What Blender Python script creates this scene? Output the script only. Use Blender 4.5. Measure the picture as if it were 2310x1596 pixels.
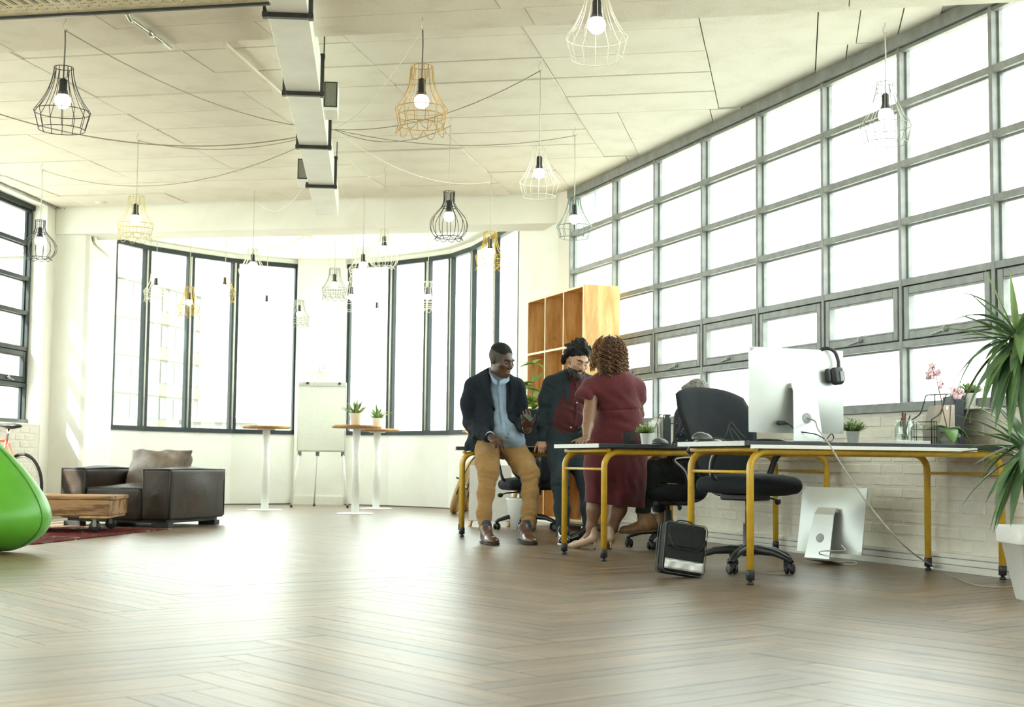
import bpy, bmesh, math, random
import numpy as np
from mathutils import Vector, Matrix, Euler, Quaternion
import openvdb

for o in list(bpy.data.objects):
    bpy.data.objects.remove(o)
scene = bpy.context.scene
COL = scene.collection
PI = math.pi
rnd = random.Random(7)

# ---------------------------------------------------------------- camera, sky, sun, exposure
W_PX, H_PX = 2310, 1596
FPX, PITCH, ROLL, YAW, CAM_H = 3208.0, 0.0762, 0.01104, 0.340, 0.64
CS, SN = math.cos(YAW), math.sin(YAW)
fw = Vector((SN * math.cos(PITCH), CS * math.cos(PITCH), math.sin(PITCH)))
up0 = Vector((-SN * math.sin(PITCH), -CS * math.sin(PITCH), math.cos(PITCH)))
rt0 = Vector((CS, -SN, 0))
rt = rt0 * math.cos(ROLL) + up0 * math.sin(ROLL)
up = up0 * math.cos(ROLL) - rt0 * math.sin(ROLL)
cam_d = bpy.data.cameras.new('camera')
cam = bpy.data.objects.new('camera', cam_d)
COL.objects.link(cam)
cam.matrix_world = Matrix(((rt.x, up.x, -fw.x, 0), (rt.y, up.y, -fw.y, 0), (rt.z, up.z, -fw.z, CAM_H), (0, 0, 0, 1)))
cam_d.sensor_fit = 'HORIZONTAL'
cam_d.sensor_width = 36.0
cam_d.lens = FPX / W_PX * 36.0
cam_d.clip_end = 1000
cam_d.dof.use_dof = True
cam_d.dof.focus_distance = 9.3
cam_d.dof.aperture_fstop = 5.0
scene.camera = cam

SKY = 4.2
world = bpy.data.worlds.new('world')
scene.world = world
world.use_nodes = True
bg = world.node_tree.nodes['Background']
bg.inputs[0].default_value = (0.92, 1.0, 0.97, 1)
bg.inputs[1].default_value = SKY

def camdir(x, d, z):
    return Vector((x * CS + d * SN, -x * SN + d * CS, z))

sun_d = bpy.data.lights.new('sun', 'SUN')
sun_d.energy = 16
sun_d.angle = 0.01
sun_d.color = (1.0, 0.95, 0.82)
sun = bpy.data.objects.new('sun', sun_d)
COL.objects.link(sun)
sun.rotation_euler = camdir(0.47, 0.52, -0.74).to_track_quat('-Z', 'Y').to_euler()

scene.view_settings.view_transform = 'Standard'
scene.view_settings.look = 'None'
scene.view_settings.gamma = 1.0
scene.view_settings.exposure = 0.9
scene.view_settings.use_curve_mapping = False
scene.cycles.max_bounces = 10
scene.cycles.diffuse_bounces = 6
scene.cycles.glossy_bounces = 4
scene.cycles.transmission_bounces = 6
scene.cycles.transparent_max_bounces = 24
scene.cycles.caustics_reflective = False
scene.cycles.caustics_refractive = False
scene.cycles.sample_clamp_indirect = 6
scene.cycles.use_denoising = True

# ---------------------------------------------------------------- measuring: the room is surveyed from the photograph
def C(x, d, z=0.0):
    """point at x metres right of and d metres ahead of where the camera stands"""
    return Vector((x * CS + d * SN, -x * SN + d * CS, z))

def ray(u, v):
    a = (u - W_PX / 2) / FPX
    b = -(v - H_PX / 2) / FPX
    x = a * math.cos(ROLL) - b * math.sin(ROLL)
    z = a * math.sin(ROLL) + b * math.cos(ROLL)
    D = math.cos(PITCH) - z * math.sin(PITCH)
    Z = math.sin(PITCH) + z * math.cos(PITCH)
    return x / D, Z / D          # per metre of depth: lateral, vertical

def PD(u, v, d):
    x, z = ray(u, v)
    return C(x * d, d, CAM_H + z * d)

def PZ(u, v, z0=0.0):
    x, z = ray(u, v)
    d = (z0 - CAM_H) / z
    return C(x * d, d, z0)

def PCAM(u, v, d):
    x, z = ray(u, v)
    return (x * d, d, CAM_H + z * d)

# ---------------------------------------------------------------- object helpers
def prop(o, label=None, cat=None, group=None, kind=None):
    if label: o['label'] = label
    if cat: o['category'] = cat
    if group: o['group'] = group
    if kind: o['kind'] = kind
    return o

def thing(name, label, cat, loc=(0, 0, 0), rz=0.0, group=None):
    o = bpy.data.objects.new(name, None)
    o.empty_display_size = 0.1
    COL.objects.link(o)
    o.location = loc
    o.rotation_euler = (0, 0, rz)
    return prop(o, label, cat, group)

def empty_struct(name, loc=(0, 0, 0), rz=0.0):
    o = bpy.data.objects.new(name, None)
    o.empty_display_size = 0.1
    COL.objects.link(o)
    o.location = loc
    o.rotation_euler = (0, 0, rz)
    o['kind'] = 'structure'
    return o

def link(name, me, parent=None, loc=None, rot=None):
    o = bpy.data.objects.new(name, me)
    COL.objects.link(o)
    if parent is not None: o.parent = parent
    if loc is not None: o.location = loc
    if rot is not None: o.rotation_euler = rot
    return o

def copy_tree(o, parent=None):
    c = o.copy()
    COL.objects.link(c)
    if parent is not None: c.parent = parent
    for ch in o.children:
        copy_tree(ch, c)
    return c

class MB:
    """collects shapes in a bmesh, then links them as one mesh object"""
    def __init__(s):
        s.bm = bmesh.new()
        s.mi = 0

    def _fin(s, faces, smooth):
        for f in faces:
            f.material_index = s.mi
            f.smooth = smooth

    def box(s, c, size, rot=None, bev=0.0, seg=1, smooth=False):
        r = bmesh.ops.create_cube(s.bm, size=1.0)
        vs = r['verts']
        M = Matrix.Translation(Vector(c)) @ ((Matrix.Rotation(rot, 4, 'Z') if isinstance(rot, (int, float)) else rot.to_4x4()) if rot is not None else Matrix.Identity(4)) @ Matrix.Diagonal((size[0], size[1], size[2], 1))
        bmesh.ops.transform(s.bm, matrix=M, verts=vs)
        fs = set(f for v in vs for f in v.link_faces)
        if bev > 0:
            es = list(set(e for v in vs for e in v.link_edges))
            rr = bmesh.ops.bevel(s.bm, geom=es, offset=bev, segments=seg, profile=0.5, affect='EDGES', clamp_overlap=True)
            fs = set(rr['faces']) | set(f for f in fs if f.is_valid)
            fs = set(f for f in fs if f.is_valid)
        s._fin(fs, smooth or (bev > 0 and seg > 1))
        return s

    def span(s, a, b, **k):
        a = Vector(a); b = Vector(b)
        return s.box((a + b) / 2, (abs(b.x - a.x), abs(b.y - a.y), abs(b.z - a.z)), **k)

    def bar(s, a, b, w, h, up=(0, 0, 1), bev=0.0):
        """a square bar from a to b"""
        a = Vector(a); b = Vector(b)
        y = (b - a).normalized()
        u = Vector(up)
        if abs(u.dot(y)) > 0.98: u = Vector((1, 0, 0))
        x = y.cross(u).normalized()
        z = x.cross(y)
        R = Matrix((x, y, z)).transposed()
        return s.box((a + b) / 2, (w, (b - a).length, h), rot=R, bev=bev)

    def tube(s, pts, r, n=8, closed=False, caps=True, smooth=True):
        pts = [Vector(p) for p in pts]
        m = len(pts)
        rs = r if isinstance(r, (list, tuple)) else [r] * m
        rings = []
        t0 = None; nx = None
        for i, p in enumerate(pts):
            if closed: t = pts[(i + 1) % m] - pts[i - 1]
            else: t = pts[min(i + 1, m - 1)] - pts[max(i - 1, 0)]
            if t.length < 1e-9: t = t0 or Vector((0, 0, 1))
            t = t.normalized()
            if nx is None:
                a = Vector((0, 0, 1)) if abs(t.z) < 0.9 else Vector((1, 0, 0))
                nx = t.cross(a).normalized()
            else:
                nx = (nx - t * nx.dot(t))
                if nx.length < 1e-6: nx = t.orthogonal()
                nx.normalize()
            ny = t.cross(nx)
            t0 = t
            rr = rs[i]
            ra, rb = rr if isinstance(rr, (tuple, list)) else (rr, rr)
            rings.append([s.bm.verts.new(p + nx * (ra * math.cos(2 * PI * k / n)) + ny * (rb * math.sin(2 * PI * k / n))) for k in range(n)])
        fs = []
        rng = range(m) if closed else range(m - 1)
        for i in rng:
            A = rings[i]; B = rings[(i + 1) % m]
            for k in range(n):
                fs.append(s.bm.faces.new((A[k], A[(k + 1) % n], B[(k + 1) % n], B[k])))
        s._fin(fs, smooth)
        if caps and not closed:
            s._fin([s.bm.faces.new(rings[0][::-1]), s.bm.faces.new(rings[-1])], False)
        return s

    def lathe(s, prof, n=24, c=(0, 0, 0), M=None, smooth=True, caps=True):
        """prof: (radius, height) pairs round the z axis"""
        c = Vector(c)
        rings = []
        for r, z in prof:
            ring = []
            for k in range(n):
                p = Vector((r * math.cos(2 * PI * k / n), r * math.sin(2 * PI * k / n), z))
                if M is not None: p = M @ p
                ring.append(s.bm.verts.new(p + c))
            rings.append(ring)
        fs = []
        for i in range(len(rings) - 1):
            for k in range(n):
                fs.append(s.bm.faces.new((rings[i][k], rings[i][(k + 1) % n], rings[i + 1][(k + 1) % n], rings[i + 1][k])))
        s._fin(fs, smooth)
        if caps:
            s._fin([s.bm.faces.new(rings[0][::-1]), s.bm.faces.new(rings[-1])], False)
        return s

    def prism(s, poly, z0, z1, smooth=False):
        lo = [s.bm.verts.new((p[0], p[1], z0)) for p in poly]
        hi = [s.bm.verts.new((p[0], p[1], z1)) for p in poly]
        n = len(poly)
        fs = [s.bm.faces.new((lo[i], lo[(i + 1) % n], hi[(i + 1) % n], hi[i])) for i in range(n)]
        fs += [s.bm.faces.new(lo[::-1]), s.bm.faces.new(hi)]
        s._fin(fs, smooth)
        return s

    def slab(s, poly, d):
        """a polygon in 3-D thickened by the vector d"""
        d = Vector(d)
        lo = [s.bm.verts.new(Vector(p)) for p in poly]
        hi = [s.bm.verts.new(Vector(p) + d) for p in poly]
        n = len(poly)
        fs = [s.bm.faces.new((lo[i], lo[(i + 1) % n], hi[(i + 1) % n], hi[i])) for i in range(n)]
        fs += [s.bm.faces.new(lo[::-1]), s.bm.faces.new(hi)]
        s._fin(fs, False)
        return s

    def ball(s, c, r, sub=2, M=None):
        rad = r if isinstance(r, (tuple, list)) else (r, r, r)
        rr = bmesh.ops.create_icosphere(s.bm, subdivisions=sub, radius=1.0)
        T = Matrix.Translation(Vector(c)) @ (M.to_4x4() if M is not None else Matrix.Identity(4)) @ Matrix.Diagonal((rad[0], rad[1], rad[2], 1))
        bmesh.ops.transform(s.bm, matrix=T, verts=rr['verts'])
        s._fin(set(f for v in rr['verts'] for f in v.link_faces), True)
        return s

    def grid(s, rows, smooth=True):
        """rows of points joined as a sheet"""
        V = [[s.bm.verts.new(Vector(p)) for p in r] for r in rows]
        fs = []
        for i in range(len(V) - 1):
            for k in range(len(V[i]) - 1):
                fs.append(s.bm.faces.new((V[i][k], V[i][k + 1], V[i + 1][k + 1], V[i + 1][k])))
        s._fin(fs, smooth)
        return s

    def mesh(s, name):
        bmesh.ops.recalc_face_normals(s.bm, faces=s.bm.faces[:])
        me = bpy.data.meshes.new(name)
        s.bm.to_mesh(me)
        s.bm.free()
        return me

    def build(s, name, mat, parent=None, loc=None, rot=None, thick=0.0):
        me = s.mesh(name)
        for m in (mat if isinstance(mat, (list, tuple)) else [mat]):
            me.materials.append(m)
        o = link(name, me, parent, loc, rot)
        if thick:
            md = o.modifiers.new('thickness', 'SOLIDIFY')
            md.thickness = thick
            md.offset = 0
        return o

def bez(pts, n=8):
    """smooth path through pts (Catmull-Rom)"""
    P = [Vector(p) for p in pts]
    P = [P[0] * 2 - P[1]] + P + [P[-1] * 2 - P[-2]]
    out = []
    for i in range(1, len(P) - 2):
        for k in range(n):
            t = k / n
            a, b, c, d = P[i - 1], P[i], P[i + 1], P[i + 2]
            out.append(0.5 * ((2 * b) + (c - a) * t + (2 * a - 5 * b + 4 * c - d) * t * t + (3 * b - a - 3 * c + d) * t ** 3))
    out.append(P[-2])
    return out

def sag(a, b, s, n=14):
    a = Vector(a); b = Vector(b)
    return [a.lerp(b, i / n) - Vector((0, 0, s * 4 * (i / n) * (1 - i / n))) for i in range(n + 1)]

# ---------------------------------------------------------------- clay: soft solids out of a signed distance field
class Clay:
    def __init__(s, lo, hi, vox, k=0.02):
        s.lo = np.array(lo, float); s.vox = vox; s.k = k
        s.n = np.ceil((np.array(hi, float) - s.lo) / vox).astype(int) + 1
        s.d = np.full(s.n, 1.0, np.float32)

    def _win(s, lo, hi, pad):
        a = np.maximum(((np.array(lo) - pad - s.lo) / s.vox).astype(int), 0)
        b = np.minimum(((np.array(hi) + pad - s.lo) / s.vox).astype(int) + 2, s.n)
        b = np.maximum(b, a)
        ax = [(np.arange(a[i], b[i]) * s.vox + s.lo[i]).astype(np.float32) for i in range(3)]
        return (slice(a[0], b[0]), slice(a[1], b[1]), slice(a[2], b[2])), ax[0][:, None, None], ax[1][None, :, None], ax[2][None, None, :]

    def _put(s, w, d, k, op):
        o = s.d[w]
        if o.size == 0: return
        d = d.astype(np.float32)
        if op == 'cut':
            if k <= 0: s.d[w] = np.maximum(o, -d); return
            h = np.maximum(k - np.abs(o + d), 0) / k
            s.d[w] = np.maximum(o, -d) + h * h * k / 4
        else:
            if k <= 0: s.d[w] = np.minimum(o, d); return
            h = np.maximum(k - np.abs(o - d), 0) / k
            s.d[w] = np.minimum(o, d) - h * h * k / 4

    def cone(s, a, b, ra, rb, k=None, op='add', flat=None):
        """round cone from a to b; flat=(axis vector, factor) squashes it along that axis"""
        k = s.k if k is None else k
        a = np.array(a, float); b = np.array(b, float)
        R = max(ra, rb) * 1.6
        w, x, y, z = s._win(np.minimum(a, b) - R, np.maximum(a, b) + R, k + 2 * s.vox)
        ab = b - a
        L2 = max(float(ab @ ab), 1e-9)
        t = np.clip(((x - a[0]) * ab[0] + (y - a[1]) * ab[1] + (z - a[2]) * ab[2]) / L2, 0, 1)
        dx = x - a[0] - t * ab[0]; dy = y - a[1] - t * ab[1]; dz = z - a[2] - t * ab[2]
        if flat is not None:
            f = np.array(flat[0], float); f /= np.linalg.norm(f)
            q = dx * f[0] + dy * f[1] + dz * f[2]
            g = 1.0 / flat[1] - 1.0
            dx = dx + q * g * f[0]; dy = dy + q * g * f[1]; dz = dz + q * g * f[2]
        d = np.sqrt(dx * dx + dy * dy + dz * dz) - (ra + (rb - ra) * t)
        s._put(w, d, k, op)
        return s

    def chain(s, pts, rs, k=None, op='add', flat=None):
        for i in range(len(pts) - 1):
            s.cone(pts[i], pts[i + 1], rs[i], rs[i + 1], k, op, flat)
        return s

    def ell(s, c, r, R=None, k=None, op='add'):
        k = s.k if k is None else k
        m = max(r)
        c = np.array(c, float)
        w, x, y, z = s._win(c - m, c + m, k + 2 * s.vox)
        x = x - c[0]; y = y - c[1]; z = z - c[2]
        if R is not None:
            R = np.array(R.to_3x3()).T
            x, y, z = R[0, 0] * x + R[0, 1] * y + R[0, 2] * z, R[1, 0] * x + R[1, 1] * y + R[1, 2] * z, R[2, 0] * x + R[2, 1] * y + R[2, 2] * z
        k0 = np.sqrt((x / r[0]) ** 2 + (y / r[1]) ** 2 + (z / r[2]) ** 2)
        k1 = np.sqrt((x / r[0] ** 2) ** 2 + (y / r[1] ** 2) ** 2 + (z / r[2] ** 2) ** 2)
        d = k0 * (k0 - 1) / np.maximum(k1, 1e-6)
        s._put(w, d, k, op)
        return s

    def rbox(s, c, h, rad=0.02, R=None, k=None, op='add'):
        k = s.k if k is None else k
        c = np.array(c, float)
        m = float(np.linalg.norm(h)) + 0.01
        w, x, y, z = s._win(c - m, c + m, k + 2 * s.vox)
        x = x - c[0]; y = y - c[1]; z = z - c[2]
        if R is not None:
            R = np.array(R.to_3x3()).T
            x, y, z = R[0, 0] * x + R[0, 1] * y + R[0, 2] * z, R[1, 0] * x + R[1, 1] * y + R[1, 2] * z, R[2, 0] * x + R[2, 1] * y + R[2, 2] * z
        qx = np.abs(x) - (h[0] - rad); qy = np.abs(y) - (h[1] - rad); qz = np.abs(z) - (h[2] - rad)
        d = np.sqrt(np.maximum(qx, 0) ** 2 + np.maximum(qy, 0) ** 2 + np.maximum(qz, 0) ** 2) + np.minimum(np.maximum(qx, np.maximum(qy, qz)), 0) - rad
        s._put(w, d, k, op)
        return s

    def half(s, p, n, k=0.0):
        """cut away what lies on the n side of point p"""
        n = np.array(n, float); n /= np.linalg.norm(n)
        ax = [(np.arange(s.n[i]) * s.vox + s.lo[i]).astype(np.float32) for i in range(3)]
        d = (ax[0][:, None, None] - p[0]) * n[0] + (ax[1][None, :, None] - p[1]) * n[1] + (ax[2][None, None, :] - p[2]) * n[2]
        s.d = np.maximum(s.d, d)
        return s

    def field(s, fn):
        ax = [(np.arange(s.n[i]) * s.vox + s.lo[i]).astype(np.float32) for i in range(3)]
        s.d = (s.d + fn(ax[0][:, None, None], ax[1][None, :, None], ax[2][None, None, :])).astype(np.float32)
        return s

    def mesh(s, name, adapt=0.0):
        # keep the solid closed at the borders of its box
        d = s.d.copy()
        d[0] = d[-1] = 1; d[:, 0] = d[:, -1] = 1; d[:, :, 0] = d[:, :, -1] = 1
        lim = 4 * s.vox
        d = np.clip(d, -lim, lim)
        g = openvdb.FloatGrid(lim)
        g.copyFromArray(np.ascontiguousarray(d))
        pts, tris, quads = g.convertToPolygons(0.0, adapt)
        pts = pts * s.vox + s.lo
        me = bpy.data.meshes.new(name)
        fl = [tuple(map(int, q[::-1])) for q in quads] + [tuple(map(int, t[::-1])) for t in tris]
        me.from_pydata(pts.tolist(), [], fl)
        me.polygons.foreach_set('use_smooth', [True] * len(me.polygons))
        me.update()
        return me

    def build(s, name, mat, parent=None, adapt=0.0, loc=None, rot=None, paint=None):
        me = s.mesh(name, adapt)
        for m in (mat if isinstance(mat, (list, tuple)) else [mat]):
            me.materials.append(m)
        if paint:
            for p in me.polygons:
                p.material_index = paint(p.center)
        return link(name, me, parent, loc, rot)
# ---------------------------------------------------------------- materials (procedural)
def nodes(name):
    m = bpy.data.materials.new(name)
    m.use_nodes = True
    nt = m.node_tree
    b = nt.nodes['Principled BSDF']
    return m, nt, b

def N(nt, typ, **k):
    n = nt.nodes.new(typ)
    for a, v in k.items():
        setattr(n, a, v)
    return n

def ramp(nt, fac, stops):
    r = N(nt, 'ShaderNodeValToRGB')
    el = r.color_ramp.elements
    while len(el) < len(stops): el.new(0.5)
    for e, (p, c) in zip(el, stops):
        e.position = p
        e.color = (*c, 1)
    nt.links.new(fac, r.inputs[0])
    return r.outputs[0]

def coords(nt, scale=(1, 1, 1), rot=(0, 0, 0), kind='Object'):
    t = N(nt, 'ShaderNodeTexCoord')
    mp = N(nt, 'ShaderNodeMapping')
    mp.inputs['Scale'].default_value = scale
    mp.inputs['Rotation'].default_value = rot
    nt.links.new(t.outputs[kind], mp.inputs[0])
    return mp.outputs[0]

def noise(nt, vec, scale, detail=3.0, rough=0.55, dist=0.0):
    n = N(nt, 'ShaderNodeTexNoise')
    n.inputs['Scale'].default_value = scale
    n.inputs['Detail'].default_value = detail
    n.inputs['Roughness'].default_value = rough
    n.inputs['Distortion'].default_value = dist
    nt.links.new(vec, n.inputs['Vector'])
    return n.outputs['Fac']

def bump(nt, b, height, strength, dist=0.01):
    n = N(nt, 'ShaderNodeBump')
    n.inputs['Strength'].default_value = strength
    n.inputs['Distance'].default_value = dist
    nt.links.new(height, n.inputs['Height'])
    nt.links.new(n.outputs[0], b.inputs['Normal'])

def plain(name, col, rough=0.5, metal=0.0, var=0.12, scale=30.0, bmp=0.0, spec=0.5, coat=0.0, sheen=0.0, emit=None):
    """one colour with a little mottling and relief"""
    m, nt, b = nodes(name)
    v = coords(nt)
    f = noise(nt, v, scale, 4)
    lo = tuple(c * (1 - var) for c in col); hi = tuple(min(1, c * (1 + var)) for c in col)
    nt.links.new(ramp(nt, f, [(0.3, lo), (0.7, hi)]), b.inputs['Base Color'])
    b.inputs['Roughness'].default_value = rough
    b.inputs['Metallic'].default_value = metal
    b.inputs['Specular IOR Level'].default_value = spec
    b.inputs['Coat Weight'].default_value = coat
    b.inputs['Sheen Weight'].default_value = sheen
    if bmp: bump(nt, b, f, bmp, 0.004)
    if emit:
        b.inputs['Emission Color'].default_value = (*emit[0], 1)
        b.inputs['Emission Strength'].default_value = emit[1]
    return m

def cloth(name, col, var=0.18, scale=900.0, fold=14.0, bmp=0.5, rough=0.85, sheen=0.15, fb=0.25, vert=1.0):
    """woven cloth: fine weave, soft creases"""
    m, nt, b = nodes(name)
    v = coords(nt)
    f = noise(nt, v, scale, 2)
    v2 = coords(nt, (1, 1, vert))
    g = noise(nt, v2, fold, 5, 0.6, 0.6)
    lo = tuple(c * (1 - var) for c in col); hi = tuple(min(1, c * (1 + var)) for c in col)
    mx = N(nt, 'ShaderNodeMath', operation='ADD')
    nt.links.new(f, mx.inputs[0]); nt.links.new(g, mx.inputs[1])
    hf = N(nt, 'ShaderNodeMath', operation='MULTIPLY'); hf.inputs[1].default_value = 0.5
    nt.links.new(mx.outputs[0], hf.inputs[0])
    nt.links.new(ramp(nt, hf.outputs[0], [(0.35, lo), (0.65, hi)]), b.inputs['Base Color'])
    b.inputs['Roughness'].default_value = rough
    b.inputs['Specular IOR Level'].default_value = 0.15
    b.inputs['Sheen Weight'].default_value = sheen
    bump(nt, b, g, fb, 0.03)
    return m

def wood(name, c0, c1, c2, axis=2, ring=14.0, rough=0.5, stretch=0.12, random_tint=0.25, spec=0.4, knots=True):
    m, nt, b = nodes(name)
    sc = [1.0, 1.0, 1.0]; sc[axis] = stretch
    t = N(nt, 'ShaderNodeTexCoord'); oi = N(nt, 'ShaderNodeObjectInfo')
    ad = N(nt, 'ShaderNodeVectorMath', operation='ADD')
    ml = N(nt, 'ShaderNodeVectorMath', operation='SCALE'); ml.inputs['Scale'].default_value = 9.0
    cb = N(nt, 'ShaderNodeCombineXYZ')
    for i in range(3): nt.links.new(oi.outputs['Random'], cb.inputs[i])
    nt.links.new(cb.outputs[0], ml.inputs[0])
    nt.links.new(t.outputs['Object'], ad.inputs[0]); nt.links.new(ml.outputs[0], ad.inputs[1])
    mp = N(nt, 'ShaderNodeMapping'); mp.inputs['Scale'].default_value = sc
    nt.links.new(ad.outputs[0], mp.inputs[0])
    v = mp.outputs[0]
    warp = noise(nt, v, 2.2, 3)
    wv = N(nt, 'ShaderNodeMath', operation='MULTIPLY'); wv.inputs[1].default_value = ring
    nt.links.new(warp, wv.inputs[0])
    fr = N(nt, 'ShaderNodeMath', operation='PINGPONG'); fr.inputs[1].default_value = 0.5
    nt.links.new(wv.outputs[0], fr.inputs[0])
    fine = noise(nt, v, 60, 4, 0.7)
    sm = N(nt, 'ShaderNodeMath', operation='ADD')
    nt.links.new(fr.outputs[0], sm.inputs[0]); nt.links.new(fine, sm.inputs[1])
    col = ramp(nt, sm.outputs[0], [(0.35, c0), (0.6, c1), (0.95, c2)])
    hs = N(nt, 'ShaderNodeHueSaturation')
    mr = N(nt, 'ShaderNodeMapRange')
    mr.inputs['To Min'].default_value = 1 - random_tint; mr.inputs['To Max'].default_value = 1 + random_tint
    nt.links.new(oi.outputs['Random'], mr.inputs[0])
    nt.links.new(mr.outputs[0], hs.inputs['Value'])
    nt.links.new(col, hs.inputs['Color'])
    nt.links.new(hs.outputs[0], b.inputs['Base Color'])
    b.inputs['Roughness'].default_value = rough
    b.inputs['Specular IOR Level'].default_value = spec
    bump(nt, b, sm.outputs[0], 0.08, 0.004)
    return m

def glass_pane(name, tint=(0.97, 1.0, 0.985), gl=0.05):
    m = bpy.data.materials.new(name)
    m.use_nodes = True
    nt = m.node_tree
    nt.nodes.clear()
    out = N(nt, 'ShaderNodeOutputMaterial')
    tr = N(nt, 'ShaderNodeBsdfTransparent'); tr.inputs[0].default_value = (*tint, 1)
    gs = N(nt, 'ShaderNodeBsdfGlossy'); gs.inputs['Roughness'].default_value = 0.02
    lw = N(nt, 'ShaderNodeLayerWeight'); lw.inputs[0].default_value = 0.5
    pw = N(nt, 'ShaderNodeMath', operation='POWER'); pw.inputs[1].default_value = 5.0
    nt.links.new(lw.outputs['Facing'], pw.inputs[0])
    mu = N(nt, 'ShaderNodeMath', operation='MULTIPLY_ADD'); mu.inputs[1].default_value = 0.5; mu.inputs[2].default_value = gl * 0.5
    nt.links.new(pw.outputs[0], mu.inputs[0])
    mx = N(nt, 'ShaderNodeMixShader')
    nt.links.new(mu.outputs[0], mx.inputs[0]); nt.links.new(tr.outputs[0], mx.inputs[1]); nt.links.new(gs.outputs[0], mx.inputs[2])
    nt.links.new(mx.outputs[0], out.inputs[0])
    return m

def plaster(name, col, rough=0.7, dirt=(0.55, 0.5, 0.4), amt=0.25, bs=0.3, sc=1.0):
    m, nt, b = nodes(name)
    v = coords(nt)
    a = noise(nt, v, 1.3 * sc, 5, 0.6, 0.4)
    c = noise(nt, v, 45 * sc, 4, 0.6)
    d = tuple(x * (1 - amt) + y * amt for x, y in zip(col, dirt))
    nt.links.new(ramp(nt, a, [(0.25, d), (0.5, col), (0.8, tuple(min(1, x * 1.04) for x in col))]), b.inputs['Base Color'])
    b.inputs['Roughness'].default_value = rough
    b.inputs['Specular IOR Level'].default_value = 0.3
    bump(nt, b, c, bs, 0.006)
    return m

def floor_mat():
    m, nt, b = nodes('oak_floor')
    t = N(nt, 'ShaderNodeTexCoord'); oi = N(nt, 'ShaderNodeObjectInfo')
    at = N(nt, 'ShaderNodeAttribute'); at.attribute_name = 'plank_seed'
    ads = N(nt, 'ShaderNodeMath', operation='ADD')
    nt.links.new(oi.outputs['Random'], ads.inputs[0]); nt.links.new(at.outputs['Fac'], ads.inputs[1])
    cb = N(nt, 'ShaderNodeCombineXYZ')
    for i in range(3): nt.links.new(ads.outputs[0], cb.inputs[i])
    ml = N(nt, 'ShaderNodeVectorMath', operation='SCALE'); ml.inputs['Scale'].default_value = 13.0
    nt.links.new(cb.outputs[0], ml.inputs[0])
    uv = N(nt, 'ShaderNodeUVMap'); uv.uv_map = 'plank'
    ad = N(nt, 'ShaderNodeVectorMath', operation='ADD')
    nt.links.new(uv.outputs[0], ad.inputs[0]); nt.links.new(ml.outputs[0], ad.inputs[1])
    mp = N(nt, 'ShaderNodeMapping'); mp.inputs['Scale'].default_value = (0.8, 22.0, 1.0)
    nt.links.new(ad.outputs[0], mp.inputs[0])
    g = noise(nt, mp.outputs[0], 2.6, 5, 0.62, 0.5)
    mp2 = N(nt, 'ShaderNodeMapping'); mp2.inputs['Scale'].default_value = (2.0, 70.0, 1.0)
    nt.links.new(ad.outputs[0], mp2.inputs[0])
    f = noise(nt, mp2.outputs[0], 3.0, 4, 0.6)
    mp3 = N(nt, 'ShaderNodeMapping'); mp3.inputs['Scale'].default_value = (2.2, 7.0, 1.0)
    nt.links.new(ad.outputs[0], mp3.inputs[0])
    k = noise(nt, mp3.outputs[0], 1.0, 3, 0.5, 1.2)
    mx = N(nt, 'ShaderNodeMix', data_type='FLOAT'); mx.inputs[0].default_value = 0.35
    nt.links.new(g, mx.inputs[2]); nt.links.new(f, mx.inputs[3])
    col = ramp(nt, mx.outputs[0], [(0.36, (0.042, 0.026, 0.015)), (0.46, (0.14, 0.09, 0.052)), (0.60, (0.28, 0.195, 0.12))])
    kr = ramp(nt, k, [(0.30, (0.45, 0.42, 0.40)), (0.42, (1, 1, 1))])
    m2 = N(nt, 'ShaderNodeMix', data_type='RGBA', blend_type='MULTIPLY'); m2.inputs[0].default_value = 0.8
    nt.links.new(col, m2.inputs[6]); nt.links.new(kr, m2.inputs[7])
    hs = N(nt, 'ShaderNodeHueSaturation')
    fr = N(nt, 'ShaderNodeMath', operation='FRACT')
    m7 = N(nt, 'ShaderNodeMath', operation='MULTIPLY'); m7.inputs[1].default_value = 7.31
    nt.links.new(ads.outputs[0], m7.inputs[0]); nt.links.new(m7.outputs[0], fr.inputs[0])
    mr = N(nt, 'ShaderNodeMapRange'); mr.inputs['To Min'].default_value = 0.72; mr.inputs['To Max'].default_value = 1.25
    nt.links.new(fr.outputs[0], mr.inputs[0]); nt.links.new(mr.outputs[0], hs.inputs['Value'])
    nt.links.new(m2.outputs[2], hs.inputs['Color'])
    nt.links.new(hs.outputs[0], b.inputs['Base Color'])
    rr = N(nt, 'ShaderNodeMapRange'); rr.inputs['To Min'].default_value = 0.26; rr.inputs['To Max'].default_value = 0.46
    nt.links.new(g, rr.inputs[0]); nt.links.new(rr.outputs[0], b.inputs['Roughness'])
    b.inputs['Specular IOR Level'].default_value = 0.9
    b.inputs['Coat Weight'].default_value = 0.28
    b.inputs['Coat Roughness'].default_value = 0.34
    bump(nt, b, mx.outputs[0], 0.22, 0.003)
    return m

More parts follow.
